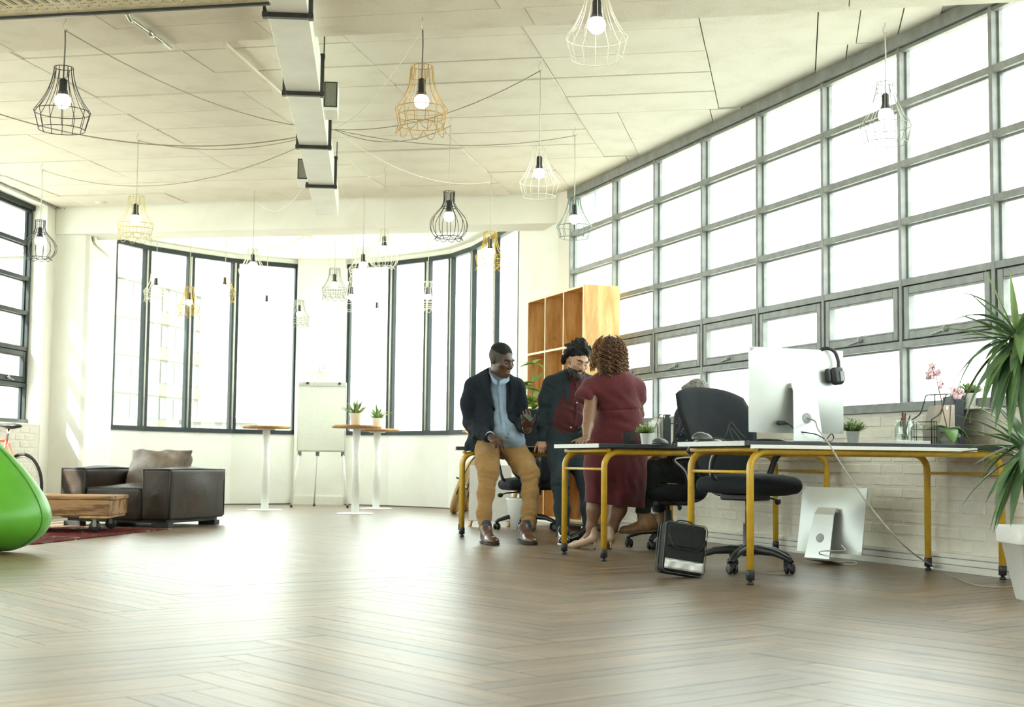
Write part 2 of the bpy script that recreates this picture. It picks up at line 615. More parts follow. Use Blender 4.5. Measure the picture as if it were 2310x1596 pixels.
M = {}
M['floor'] = floor_mat()
M['joint'] = plain('floor_joint', (0.05, 0.035, 0.022), 0.8)
M['white_wall'] = plaster('white_wall', (0.86, 0.86, 0.81), bs=0.12)
M['brick_paint'] = plaster('brick_paint', (0.80, 0.77, 0.69), dirt=(0.45, 0.40, 0.32), amt=0.3, bs=0.55, sc=3.0)
M['mortar'] = plaster('painted_mortar', (0.78, 0.75, 0.67), amt=0.3, bs=0.5, sc=4)
M['ceiling'] = plaster('ceiling_board', (0.84, 0.805, 0.72), dirt=(0.50, 0.42, 0.28), amt=0.30, bs=0.4, sc=1.6)
M['ceiling_gap'] = plain('ceiling_gap', (0.20, 0.16, 0.10), 0.9)
M['beam'] = plaster('beam_concrete', (0.80, 0.755, 0.66), dirt=(0.42, 0.34, 0.22), amt=0.35, bs=0.6, sc=2.2)
M['frame'] = plain('window_frame_paint', (0.020, 0.028, 0.030), 0.5, var=0.2, scale=12, spec=0.3)
M['frame_hazed'] = plain('window_frame_hazed', (0.25, 0.265, 0.26), 0.45, var=0.2, scale=9)  # frame paint lightened to carry the haze over the long window
M['glass'] = glass_pane('window_glass')
M['trunk'] = plain('white_trunking', (0.80, 0.79, 0.73), 0.45, var=0.06, scale=6)
M['steel'] = plain('galvanised_steel', (0.55, 0.54, 0.48), 0.35, 0.85, var=0.2, scale=10)
M['steel_dark'] = plain('worn_grey_steel', (0.30, 0.30, 0.28), 0.45, 0.6, var=0.2)
M['chrome'] = plain('chrome', (0.75, 0.75, 0.74), 0.16, 1.0, var=0.05)
M['black'] = plain('black_plastic', (0.018, 0.019, 0.021), 0.45, var=0.2)
M['blackmetal'] = plain('black_metal', (0.03, 0.03, 0.028), 0.4, 0.2)
M['white'] = plain('white_plastic', (0.86, 0.87, 0.85), 0.4, var=0.04)
M['duct'] = plain('duct_sheet', (0.90, 0.92, 0.88), 0.38, 0.0, var=0.07, scale=3)
M['bulb'] = plain('bulb_glow', (1, 1, 1), 0.4, var=0, emit=((1.0, 0.93, 0.80), 9.0))
M['yellow'] = plain('yellow_tube', (0.60, 0.365, 0.030), 0.36, var=0.14, scale=18, coat=0.2)
M['desk_top'] = plain('black_desk_top', (0.03, 0.034, 0.04), 0.42, var=0.2)
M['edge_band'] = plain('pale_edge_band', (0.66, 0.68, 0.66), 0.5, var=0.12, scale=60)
M['fabric_black'] = cloth('black_fabric', (0.018, 0.021, 0.024), scale=500, fold=6, fb=0.06, sheen=0.03)
M['alu'] = plain('brushed_aluminium', (0.56, 0.58, 0.56), 0.38, 0.5, var=0.04, scale=5)
M['screen'] = plain('dark_screen', (0.015, 0.016, 0.018), 0.12, var=0.1)
M['pine'] = wood('pine_board', (0.86, 0.62, 0.32), (0.78, 0.50, 0.22), (0.60, 0.33, 0.12), axis=2, ring=10, rough=0.5, random_tint=0.10)
M['pine_edge'] = plain('pine_edge', (0.88, 0.74, 0.48), 0.5, var=0.08, scale=20)
M['oak_top'] = wood('oak_table_top', (0.62, 0.38, 0.16), (0.54, 0.30, 0.11), (0.36, 0.18, 0.06), axis=0, ring=12, random_tint=0.1)
M['leather'] = None
M['pot_white'] = plain('white_pot', (0.85, 0.86, 0.84), 0.35, var=0.03)
M['soil'] = plain('soil', (0.05, 0.035, 0.022), 0.95, var=0.4, scale=80, bmp=0.6)
# ---------------------------------------------------------------- floor: herringbone planks
AX = math.radians(19.5)
PL, PW = 1.22, 0.288
fl = empty_struct('floor')
base = MB().prism([C(-7.2, -3), C(5.6, -3), (5.9, 3, 0), (5.9, 14.5, 0), C(1.2, 17.2), C(-0.2, 20.9), C(-5.8, 20.9), C(-6.2, 15)], -0.12, -0.006).build('underlay', M['joint'], fl)

SW = PW / 3      # three strips lie side by side in every herringbone step
def plank_mesh():
    b = MB()
    b.box((PL / 2, SW / 2, -0.0065), (PL - 0.003, SW - 0.0025, 0.013))
    me = b.mesh('floor_plank')
    uvl = me.uv_layers.new(name='plank')
    for lp in me.loops:
        co = me.vertices[lp.vertex_index].co
        uvl.data[lp.index].uv = (co.x, co.y)
    me.materials.append(M['floor'])
    return me
pm = plank_mesh()
Rl = Matrix.Rotation(AX, 2)
tip = Vector((3.79, 4.77)) - Rl @ Vector((PW, PW))
planks = []
for j in range(-8, 14):
    for k in range(-60, 90):
        for kind in (0, 1):
            if kind == 0:
                o = Vector((k * PW + j * PL, k * PW - j * PL)); a = AX
                mid = o + Vector((PL / 2, PW / 2))
            else:
                o = Vector((k * PW + j * PL + PW, k * PW + PW - j * PL)); a = AX + PI / 2
                mid = o + Vector((-PW / 2, PL / 2))
            p = tip + Rl @ o; m = tip + Rl @ mid
            X = m.x * CS - m.y * SN; D = m.x * SN + m.y * CS
            if m.x > 5.9 or D < 2.3: continue
            if X < -6.9 + 0.0923 * D or D > 20.6: continue
            if D > 16.5 and (X + 2.5) ** 2 + (D - 17.4) ** 2 > 3.3 ** 2: continue
            vis = abs(X) < 0.40 * D + 0.7
            q = Vector((-math.sin(a), math.cos(a)))
            for e in range(3):
                planks.append((D if vis else 99, p + q * (SW * e), a))
planks.sort(key=lambda q: q[0])
for D, p, a in planks[:296]:
    link('floor_plank', pm, fl, (p.x, p.y, -rnd.uniform(0, 0.0006)), (0, 0, a))
rest = bmesh.new()
uvl = rest.loops.layers.uv.new('plank')
sd = rest.faces.layers.float.new('plank_seed')
for D, p, a in planks[296:]:
    R = Matrix.Translation((p.x, p.y, -0.0003)) @ Matrix.Rotation(a, 4, 'Z')
    cs = [(0.0015, 0.0013), (PL - 0.0015, 0.0013), (PL - 0.0015, SW - 0.0013), (0.0015, SW - 0.0013)]
    top = [rest.verts.new(R @ Vector((x, y, 0))) for x, y in cs]
    bot = [rest.verts.new(R @ Vector((x, y, -0.012))) for x, y in cs]
    s = rnd.random()
    f = rest.faces.new(top); f[sd] = s
    for lp, c in zip(f.loops, cs): lp[uvl].uv = c
    for i in range(4):
        f = rest.faces.new((bot[i], bot[(i + 1) % 4], top[(i + 1) % 4], top[i])); f[sd] = s
me = bpy.data.meshes.new('far_planks'); rest.to_mesh(me); rest.free()
me.materials.append(M['floor'])
o = link('plank_field', me, fl); o['kind'] = 'stuff'

# ---------------------------------------------------------------- ceiling: a grid of board-marked panels on the skewed main axis
UC = (0.980, -0.196); NC = (0.196, 0.980)
def TS(t, s, z): return C(t * UC[0] + s * NC[0], t * UC[1] + s * NC[1], z)
ZC = 3.50
def clip(poly, inside, cut):
    out = []
    for i in range(len(poly)):
        a, b = poly[i], poly[(i + 1) % len(poly)]
        fa, fb = inside(a), inside(b)
        if fa >= 0: out.append(a)
        if fa * fb < 0: out.append(a + (b - a) * (fa / (fa - fb)))
    return out
def leftside(p):
    X = p.x * CS - p.y * SN; D = p.x * SN + p.y * CS
    return X - (-6.73 + 0.0923 * D)
def clip_room(poly):
    poly = clip(poly, lambda p: 5.49 - p.x, None)
    if len(poly) > 2: poly = clip(poly, leftside, None)
    return poly
ce = empty_struct('ceiling')
rows = [8.08, 8.62, 9.18, 9.74, 10.28, 10.82, 11.38, 11.94, 12.50, 13.06, 13.62, 14.18, 14.78]
cols = [-8.0 + 1.235 * i + 0.07 for i in range(-1, 14)]
def board(t0, t1, s0, s1, nm='board'):
    g = 0.004
    h = rnd.uniform(0.006, 0.013)
    q = [TS(t0 + g, s0 + h, ZC), TS(t1 - g, s0 + h, ZC), TS(t1 - g, s1 - h, ZC), TS(t0 + g, s1 - h, ZC)]
    q = clip_room(q)
    if len(q) < 3: return
    ar = sum(q[i].x * q[(i + 1) % len(q)].y - q[(i + 1) % len(q)].x * q[i].y for i in range(len(q))) / 2
    if abs(ar) < 0.012: return
    dz = rnd.uniform(-0.007, 0.007)
    tl = [rnd.uniform(-0.004, 0.004) for _ in range(2)]
    c = sum(q, Vector()) / len(q)
    q = [p + Vector((0, 0, dz)) - c for p in q]
    MB().slab(q, (0, 0, 0.035)).build(nm, M['ceiling'], ce, c)
def tlim(s):
    # where the regular panels give way to short strips along the window wall
    return -0.60 if s < 11.38 else (-1.42 if s < 13.06 else -2.3)
for i in range(len(rows) - 1):
    s0, s1 = rows[i], rows[i + 1]
    for t0 in cols:
        t1 = t0 + 1.235
        L = tlim((s0 + s1) / 2)
        if t0 >= L - 0.02: continue
        board(t0, min(t1, L), s0, s1)
i = 0
while i < len(rows) - 1:
    s0 = rows[i]; s1 = rows[min(i + 3, len(rows) - 1)]
    t = tlim((s0 + s1) / 2)
    board(t, t + 0.75, s0, s1); t += 0.75
    for k in range(14):
        w = rnd.uniform(0.17, 0.27)
        board(t, t + w, s0, s1, 'strip_board'); t += w
    i += 3
g = MB()
g.prism(clip_room([TS(-12, 8.0, 0), TS(6, 8.0, 0), TS(6, 15.3, 0), TS(-12, 15.3, 0)]), ZC + 0.034, ZC + 0.09)
g.build('ceiling_void', M['ceiling_gap'], ce)
g = MB()
g.prism(clip_room([TS(-14, -5, 0), TS(9, -5, 0), TS(9, 6.5, 0), TS(-14, 6.5, 0)]), ZC, ZC + 0.09)
g.build('near_slab', M['beam'], ce)

# downstand beam in front, its soffit cast against boards
bf = empty_struct('beam_front')
def bslab(par, t0, t1, s0, s1, z0, z1, nm, mat):
    q = clip_room([TS(t0, s0, 0), TS(t1, s0, 0), TS(t1, s1, 0), TS(t0, s1, 0)])
    if len(q) < 3: return
    MB().slab([Vector((p.x, p.y, z0)) for p in q], (0, 0, z1 - z0)).build(nm, mat, par)
bslab(bf, -12, 6, 6.42, 8.07, 3.225, 3.62, 'core', M['beam'])
ss = [6.42, 6.75, 7.08, 7.36, 7.72, 8.07]
for a, b in zip(ss, ss[1:]):
    t = -8.6 + rnd.uniform(0, 1)
    while t < 3.2:
        L = rnd.uniform(1.6, 2.6)
        bslab(bf, t + 0.003, t + L - 0.003, a + 0.003, b - 0.003, 3.2 + rnd.uniform(0, 0.004), 3.226, 'soffit_board', M['beam'])
        t += L
# beam across the mouth of the bay
bb = empty_struct('beam_back')
bslab(bb, -9, -2.4, 14.80, 15.28, 3.185, 3.64, 'core', M['white_wall'])

# ---------------------------------------------------------------- right wall: painted brick under the long window
WX = 5.5
wr = empty_struct('wall_right')
MB().span((WX + 0.0035, -2.5, 0), (WX + 0.24, 13.8, 0.994)).build('core', M['mortar'], wr)
brick_meshes = []
for v in range(5):
    b = MB().box((0, 0, 0), (0.10, 0.226, 0.071), bev=0.009, seg=1)
    for vt in b.bm.verts:
        vt.co += Vector((rnd.uniform(-0.0025, 0.0025), rnd.uniform(-0.003, 0.003), rnd.uniform(-0.002, 0.002)))
    me = b.mesh('brick'); me.materials.append(M['brick_paint'])
    brick_meshes.append(me)
bl = []
for c in range(12):
    z = 0.115 + 0.0785 * c + 0.036
    y = 5.9 + (0.117 if c % 2 else 0)
    if z > 0.965: break
    while y < 13.7:
        bl.append((y, z)); y += 0.235
bl.sort()
for y, z in bl[:296]:
    link('brick', rnd.choice(brick_meshes), wr, (WX + 0.05 + rnd.uniform(-0.003, 0.003), y, z), (rnd.uniform(-0.006, 0.006), 0, rnd.uniform(-0.01, 0.01)))
b = MB()
for y, z in bl[296:]:
    b.box((WX + 0.05 + rnd.uniform(-0.003, 0.003), y, z), (0.10, 0.226, 0.071), bev=0.009)
o = b.build('far_bricks', M['brick_paint'], wr); o['kind'] = 'stuff'

# trunking along the foot of the wall
tr = empty_struct('baseboard_right')
MB().span((WX - 0.045, 3.0, 0.0), (WX + 0.01, 13.7, 0.042), bev=0.003).build('lower_cover', M['trunk'], tr)
MB().span((WX - 0.045, 3.0, 0.045), (WX + 0.01, 13.7, 0.082), bev=0.003).build('upper_cover', M['trunk'], tr)
MB().span((WX - 0.052, 3.0, 0.085), (WX + 0.01, 13.7, 0.112), bev=0.004).build('top_rail', M['trunk'], tr)
for y in (8.72, 11.6):
    b = MB().span((WX - 0.052, y - 0.06, 0.02), (WX - 0.044, y + 0.06, 0.078), bev=0.003)
    b.mi = 1
    for dy, dz in ((0, 0.016), (-0.013, -0.008), (0.013, -0.008)):
        b.box((WX - 0.0525, y + dy, 0.05 + dz), (0.002, 0.008, 0.008))
    b.build('socket', [M['trunk'], M['black']], tr)

# ---------------------------------------------------------------- framed windows
MUL = [13.75, 12.63, 11.69, 10.745, 9.795, 8.845, 7.90, 6.965, 6.03, 5.09, 4.15, 3.21, 2.27, 1.33, 0.39, -0.55, -1.5, -2.45]
TRZ = [1.025, 1.435, 1.84, 2.245, 2.63, 3.03, 3.46]
def planar_window(name, mul, ox, mat, M4, extra_top=0.0):
    """window in the plane x = 0 of M4, y along the wall, room on the -x side"""
    w = empty_struct(name)
    w.matrix_world = M4
    y0, y1 = min(mul), max(mul)
    for y in mul:
        b = MB()
        b.box((0.03, y, (TRZ[0] + TRZ[-1]) / 2), (0.075, 0.034, TRZ[-1] - TRZ[0] + 0.06), bev=0.002)
        b.box((0.052, y, (TRZ[0] + TRZ[-1]) / 2), (0.03, 0.066, TRZ[-1] - TRZ[0] + 0.06), bev=0.002)
        b.build('mullion', mat, w)
    for i, z in enumerate(TRZ):
        big = i in (0, len(TRZ) - 1)
        b = MB()
        b.span((-0.004 if not big else -0.03, y0 - 0.03, z - (0.022 if not big else (0.030 if i == 0 else 0.045))), (0.066, y1 + 0.03, z + (0.022 if not big else (0.028 if i == 0 else 0.04))), bev=0.002)
        b.span((0.036, y0 - 0.03, z - 0.034), (0.066, y1 + 0.03, z + 0.034), bev=0.002)
        if i == len(TRZ) - 1:
            b.span((0.0, y0 - 0.03, z - 0.075), (0.05, y1 + 0.03, z - 0.05), bev=0.002)
        b.build('sill_rail' if i == 0 else ('head_rail' if big else 'transom'), mat, w)
    for k in range(len(mul) - 1):
        ya, yb = mul[k + 1] + 0.03, mul[k] - 0.03
        for i in range(len(TRZ) - 1):
            za, zb = TRZ[i] + 0.03, TRZ[i + 1] - 0.03
            if i == 1:
                s = MB()
                for (c, sz) in (((0.02, (ya + yb) / 2, zb - 0.026), (0.048, yb - ya - 0.118, 0.052)), ((0.02, (ya + yb) / 2, za + 0.026), (0.048, yb - ya - 0.118, 0.052)),
                                ((0.02, ya + 0.031, (za + zb) / 2), (0.05, 0.052, zb - za)), ((0.02, yb - 0.031, (za + zb) / 2), (0.05, 0.052, zb - za))):
                    s.box(c, sz, bev=0.004)
                for (c, sz) in (((0.012, (ya + yb) / 2, zb - 0.058), (0.03, yb - ya - 0.116, 0.012)), ((0.012, (ya + yb) / 2, za + 0.058), (0.03, yb - ya - 0.116, 0.012))):
                    s.box(c, sz, bev=0.002)
                so = s.build('sash', mat, w)
                ym = (ya + yb) / 2
                h = MB()
                h.box((-0.014, ym, za + 0.03), (0.02, 0.06, 0.02), bev=0.004)
                h.box((-0.026, ym - 0.01, za + 0.034), (0.012, 0.02, 0.04), bev=0.004)
                h.bar((-0.016, ym + 0.02, za + 0.026), (-0.018, ym + 0.13, za + 0.012), 0.008, 0.01)
                h.build('window_stay', M['steel_dark'], so)
                MB().span((0.03, ya + 0.05, za + 0.05), (0.034, yb - 0.05, zb - 0.05)).build('pane', M['glass'], so)
            else:
                MB().span((0.05, ya - 0.004, za - 0.004), (0.054, yb + 0.004, zb + 0.004)).build('pane', M['glass'], w)
    return w
rq = empty_struct('wall_rear')
MB().prism([C(-7.2, -3.0), C(4.6, -3.0), C(4.6, -2.8), C(-7.2, -2.8)], 0, 3.6).build('plaster_face', M['white_wall'], rq)
planar_window('window_1', MUL, WX, M['frame_hazed'], Matrix.Translation((WX, 0, 0)))
MB().span((WX - 0.004, -2.5, 3.50), (WX + 0.25, 13.9, 3.62)).build('lintel_right', M['white_wall'], empty_struct('wall_right_head'))

# left wall, in the camera's frame x = -6.736 + 0.0923 d
LA = math.atan(0.0923)
lo = C(-6.736, 0)
# local frame: +y along the wall away from the camera, +x out of the room
ydir = (C(0.0923, 1) - C(0, 0)).normalized()
xdir = Vector((-ydir.y, ydir.x, 0))
ML4 = Matrix(((xdir.x, ydir.x, 0, lo.x), (xdir.y, ydir.y, 0, lo.y), (0, 0, 1, 0), (0, 0, 0, 1)))
wl = empty_struct('wall_left'); wl.matrix_world = ML4
JY = 15.98
MB().span((0.004, -3, 0), (0.26, JY, 1.0)).build('core', M['mortar'], wl)
MB().span((0.0, JY, 0), (0.26, 16.5, 3.6)).build('jamb', M['white_wall'], wl)
MB().span((0.0, -3, 3.47), (0.26, JY, 3.6)).build('head', M['white_wall'], wl)
MB().span((0.0, -3, 0.985), (0.26, JY, 1.006), bev=0.003).build('sill', M['white_wall'], wl)
for c in range(12):
    z = 0.03 + 0.0785 * c + 0.036
    y = 13.6 + (0.117 if c % 2 else 0)
    while y < JY - 0.1:
        link('brick', rnd.choice(brick_meshes), wl, (0.05 + rnd.uniform(-0.002, 0.002), y, z), (0, 0, PI)); y += 0.235
planar_window('window_2', [JY - 0.03 - 0.94 * i for i in range(15)], 0, M['frame'], ML4 @ Matrix.Translation((0.17, 0, 0)))

# pier between the left wall and the bay, and the pier at the end of the long window
def poly_struct(name, pts, z0, z1, mat):
    return prop(MB().prism(pts, z0, z1).build(name, mat), kind='structure')
poly_struct('pillar_left', [C(-5.25, 16.16), C(-4.90, 16.16), C(-4.86, 16.20), C(-5.13, 18.25), C(-5.7, 18.3), C(-5.6, 16.2)], 0, 3.6, M['white_wall'])
poly_struct('pillar_right', [C(0.06, 16.6), C(0.435, 15.10), C(0.475, 14.98), C(0.56, 14.86), C(0.60, 14.80), C(0.85, 14.85), C(0.9, 16.8)], 0, 3.6, M['white_wall'])

prop(MB().span((5.56, 13.86, -9), (5.84, 14.6, 4.2)).build('pillar_outside', plaster('outside_pier', (0.20, 0.235, 0.26))), kind='structure')
# ---------------------------------------------------------------- the round bay with its tall windows
BAY_L = [(-5.15, 18.25), (-4.89, 18.9), (-4.44, 19.5), (-3.94, 20.07), (-3.12, 20.58)]
BAY_R = [(-2.40, 20.53), (-1.73, 20.17), (-1.19, 19.7), (-0.844, 19.34), (-0.535, 18.66), (-0.22, 17.6), (0.08, 16.55)]
ZS, ZT = 1.03, 3.45
wb = empty_struct('wall_back')
def wall_seg(a, b, z0, z1, th, nm, mat, par, inset=0.0):
    A = C(*a); B = C(*b)
    t = (B - A).normalized(); n = Vector((-t.y, t.x, 0))   # outwards (away from the room) for left-to-right runs
    q = [A - n * inset, B - n * inset, B + n * th, A + n * th]
    return MB().prism(q, z0, z1).build(nm, mat, par)
for run in (BAY_L, BAY_R):
    for a, b in zip(run, run[1:]):
        wall_seg(a, b, 0, ZS - 0.03, 0.2, 'panel_wall', M['white_wall'], wb)
        wall_seg(a, b, ZT + 0.03, 3.62, 0.2, 'head_wall', M['white_wall'], wb)
poly_struct('pillar_back', [C(-3.12, 20.50), C(-2.42, 20.45), C(-2.36, 20.8), C(-3.2, 20.85)], 0, 3.6, M['white_wall'])
bp = empty_struct('baseboard_back')
MB().prism([C(-3.14, 20.48), C(-2.40, 20.43), C(-2.38, 20.5), C(-3.12, 20.55)], 0, 0.12).build('skirting', M['trunk'], bp)
for run in (BAY_L, BAY_R):
    for a, b in zip(run, run[1:]):
        wall_seg(a, b, 0, 0.012, 0.02, 'floor_seal', M['joint'], bp, 0.012)
poly_struct('ceiling_bay', [C(*p) for p in [(-5.9, 14.5)] + [(-5.8, 18.3)] + [(x * 1.0, d + 0.25) for x, d in BAY_L + BAY_R] + [(1.2, 16.6), (1.2, 14.9)]][:], 3.545, 3.62, M['white_wall'])

def bay_window(name, run):
    w = empty_struct(name)
    for a, b in zip(run, run[1:]):
        A = C(*a); B = C(*b)
        t = (B - A).normalized(); n = Vector((-t.y, t.x, 0))
        def bar(p, q, z0, z1, i0, i1, nm, mat):
            MB().prism([p + n * i0, q + n * i0, q + n * i1, p + n * i1], z0, z1).build(nm, mat, w)
        bar(A, B, ZT - 0.035, ZT + 0.03, -0.02, 0.05, 'head_rail', M['frame'])
        bar(A, B, ZS - 0.03, ZS + 0.03, -0.03, 0.06, 'sill_rail', M['frame'])
        bar(A + t * 0.02, B - t * 0.02, ZS + 0.02, ZT - 0.02, 0.018, 0.023, 'pane', M['glass'])
        for P, sg in ((A, 1), (B, -1)):
            bar(P + t * sg * 0.010, P + t * sg * 0.056, ZS, ZT, -0.01, 0.05, 'mullion', M['frame'])
    for p in run[1:-1]:
        P = C(*p)
        b = MB().lathe([(0.016, ZS + 0.03), (0.016, ZT - 0.03)], 10, P + Vector((0, 0, 0)) + camdir(0, -0.012, 0))
        b.build('mullion_cover', M['trunk'], w)
    return w
bay_window('window_3', BAY_L)
bay_window('window_4', BAY_R)

# wall sockets with their conduits on the bay's pillar
for i, (u, nm) in enumerate(((711, 'left'), (730, 'right'))):
    p = PD(u, 831, 20.44)
    t = thing('wall_socket', 'blank white square cover plate beside the socket on the bay pillar' if i == 0 else 'white square power socket with holes on the bay pillar above the flip chart', 'socket', p, -YAW)
    MB().box((0, 0, 0), (0.105, 0.02, 0.105), bev=0.006).build('cover_plate', M['white'], t)
    if i:
        b = MB()
        for dx, dz in ((0, 0.02), (-0.018, -0.012), (0.018, -0.012)): b.box((dx, -0.011, dz), (0.01, 0.004, 0.01))
        b.build('pin_holes', M['black'], t)['kind'] = 'stuff'
    MB().box((0, 0.006, -0.17), (0.022, 0.012, 0.24), bev=0.003).build('conduit', M['white'], t)

# ---------------------------------------------------------------- outside: street level far below, the block across the road, hill and trees
gm = plaster('outside_ground', (0.40, 0.40, 0.36), sc=0.05)
prop(MB().prism([(-300, -300), (300, -300), (300, 400), (-300, 400)], -9.2, -9.0).build('ground', gm), kind='structure')
fac_m = plaster('facade_render', (0.20, 0.19, 0.165), sc=0.1, amt=0.15)
band_m = plaster('facade_band', (0.205, 0.175, 0.135), sc=0.1, amt=0.2)
winm = plain('far_glass', (0.165, 0.18, 0.185), 0.3, var=0.3, scale=0.3)
far_fr = plain('far_frame', (0.235, 0.235, 0.225), 0.6)
def far_building(label, a, b, z0, z1, floors, cols, depth=14):
    A = C(*a); B = C(*b)
    L = (B - A).length; ang = math.atan2(B.y - A.y, B.x - A.x)
    t = thing('apartment_block', label, 'building', (A.x, A.y, z0), ang)
    H = z1 - z0
    MB().span((0, 0, 0), (L, depth, H)).build('facade', fac_m, t)
    fh = H / floors
    for f in range(floors):
        MB().span((-0.02, -0.25, f * fh), (L + 0.02, 0.02, f * fh + fh * 0.30)).build('spandrel_band', band_m, t)
        cw = L / cols
        for c in range(cols):
            wn = MB().span((c * cw + cw * 0.1, -0.06, f * fh + fh * 0.38), (c * cw + cw * 0.9, 0.05, f * fh + fh * 0.92)).build('window', winm, t)
            m = MB()
            for k in range(3):
                x = c * cw + cw * (0.1 + 0.4 * k)
                m.span((x - cw * 0.03, -0.12, f * fh + fh * 0.36), (x + cw * 0.03, -0.05, f * fh + fh * 0.94))
            m.span((c * cw + cw * 0.08, -0.12, f * fh + fh * 0.62), (c * cw + cw * 0.92, -0.05, f * fh + fh * 0.66))
            m.build('window_frame', far_fr, wn)
    MB().span((-0.3, -0.4, H), (L + 0.3, depth, H + 0.5)).build('parapet', fac_m, t)
    return t
far_building('pale apartment block with orange bands and rows of windows beyond the bay windows', (-48, 140), (-38.5, 175), -9, 20.5, 7, 11)
far_building('low pale building beyond the tallest bay pane, beside the banded apartment block', (-34, 150), (-27, 152), -9, 4.5, 3, 4)
far_building('pale house with four-light window outside the long window wall', (24.0, 66), (31, 58), -9, 10, 5, 3)
hill_m = plaster('hill_green', (0.30, 0.36, 0.22), sc=0.05, dirt=(0.4, 0.4, 0.3), amt=0.4)
rowsv = []
for j in range(7):
    r = []
    for i in range(31):
        x = -120 + i * 7; d = 215 + j * 12
        h = 17 * math.sin(j / 6 * PI / 2) * (0.75 + 0.25 * math.sin(i * 0.55) + 0.12 * math.sin(i * 1.7 + 1))
        r.append(C(x, d, -9 + h + 6 * (j / 6)))
    rowsv.append(r)
prop(MB().grid(rowsv).build('hill', hill_m), kind='structure')
leaf_far = plaster('far_foliage', (0.25, 0.33, 0.13), sc=0.4, dirt=(0.36, 0.42, 0.22), amt=0.4)
for i, (x, d, h, lab) in enumerate([(-29.5, 140, 10.5, 'round green tree beyond the tall bay pane behind the left bar table'), (-26.0, 170, 13, 'taller green tree beyond the bay, close to the pillar'),
                                    (-14, 150, 11.5, 'green tree beyond the bay pane behind the potted agaves'), (-9.0, 160, 12.5, 'green tree beyond the narrow bay panes')]):
    p = C(x, d, -9)
    t = thing('tree', lab, 'tree', p)
    MB().tube([(0, 0, 0), (0.1, 0, h * 0.6)], [0.35, 0.2], 8).build('trunk', plain('bark_%d' % i, (0.2, 0.16, 0.1), 0.9), t)
    cr = MB()
    rr = random.Random(i)
    for k in range(16):
        a = rr.uniform(0, 2 * PI); q = rr.uniform(0, 0.28) * h
        cr.ball((q * math.cos(a), q * math.sin(a), h * rr.uniform(0.55, 0.92)), h * rr.uniform(0.09, 0.16), 2)
    for v in cr.bm.verts: v.co += Vector((rr.uniform(-1, 1), rr.uniform(-1, 1), rr.uniform(-1, 1))) * 0.22
    cr.build('crown', leaf_far, t)
# ---------------------------------------------------------------- desks on bent yellow tube
def arc3(c, r, a0, a1, ux, uz, n=7):
    c = Vector(c); ux = Vector(ux); uz = Vector(uz)
    return [c + ux * (r * math.cos(a0 + (a1 - a0) * i / n)) + uz * (r * math.sin(a0 + (a1 - a0) * i / n)) for i in range(n + 1)]

def desk(label, x, y, L, rz=0.0, W=0.70, trim=None, zt=0.735):
    """corner leg nearest the camera's left at (x, y); runs L along its own x, W along y"""
    t = thing('desk', label, 'desk', (x, y, 0), rz, 'desks on yellow tube frames')
    R, r = 0.10, 0.0205
    for yy in (0, W):
        p = [(0, yy, 0.05), (0, yy, zt - r - R)]
        p += arc3((R, yy, zt - r - R), R, PI, PI / 2, (1, 0, 0), (0, 0, 1))[1:]
        p += arc3((L - R, yy, zt - r - R), R, PI / 2, 0, (1, 0, 0), (0, 0, 1))
        p += [(L, yy, 0.05)]
        MB().tube(p, r, 14).build('leg_frame', M['yellow'], t)
        for xx in (0, L):
            MB().lathe([(0.018, 0.0), (0.020, 0.012), (0.012, 0.014), (0.012, 0.022), (0.0235, 0.024), (0.0235, 0.075), (0.021, 0.078)], 14, (xx, yy, 0)).build('rubber_foot', M['black'], t)
    for xx in (0, L):
        MB().tube([(xx, 0.0, zt - 0.135), (xx, W, zt - 0.135)], 0.0095, 10).build('stretcher', M['yellow'], t)
        MB().tube([(xx + (0.02 if xx == 0 else -0.02), -0.03, zt - 0.012), (xx + (0.02 if xx == 0 else -0.02), W + 0.03, zt - 0.012)], 0.014, 10).build('end_rail', M['yellow'], t)
    MB().span((-0.06, -0.055, zt + 0.006), (L + 0.05, W + 0.055, zt + 0.032), bev=0.002).build('desk_top', M['desk_top'], t)
    MB().span((-0.064, -0.05, zt + 0.006), (-0.060, W + 0.05, zt + 0.0322)).build('edge_band', M['edge_band'], t)
    if trim:
        MB().span((trim[0], -0.064, zt - 0.008), (trim[1], -0.0555, zt + 0.012), bev=0.001).build('edge_trim_or_glint', M['white'], t)
    return t
DA = desk('desk nearest the camera, with the large silver computer and a white strip along its edge', 3.77, 6.80, 1.63, trim=(-0.03, 1.42))
DB = desk('desk behind the nearest one, the standing woman rests her hand on its end', 3.70, 8.62, 1.68)
DC = desk('desk under the seated man in the navy jacket', 3.68, 11.63, 1.79, rz=-0.29)
ZD = 0.767

# ---------------------------------------------------------------- office chairs
def castor_part(par, p, a, r=0.03):
    b = MB()
    Rz = Matrix.Rotation(a, 3, 'Z')
    for s in (-1, 1):
        Mx = Rz @ Matrix.Rotation(PI / 2, 3, 'X')
        b.lathe([(0.012, -0.009), (r * 0.93, -0.009), (r, -0.005), (r, 0.005), (r * 0.93, 0.009), (0.012, 0.009)], 16, Vector(p) + Rz @ Vector((0, s * 0.016, r)), M=Mx)
    b.box(Vector(p) + Rz @ Vector((0.0, 0, r * 1.5)), (0.05, 0.028, 0.036), rot=Rz, bev=0.01, seg=2)
    b.tube([Vector(p) + Vector((0, 0, r)), Vector(p) + Vector((0, 0, r * 2.6))], 0.009, 8)
    return b.build('castor', M['black'], par)

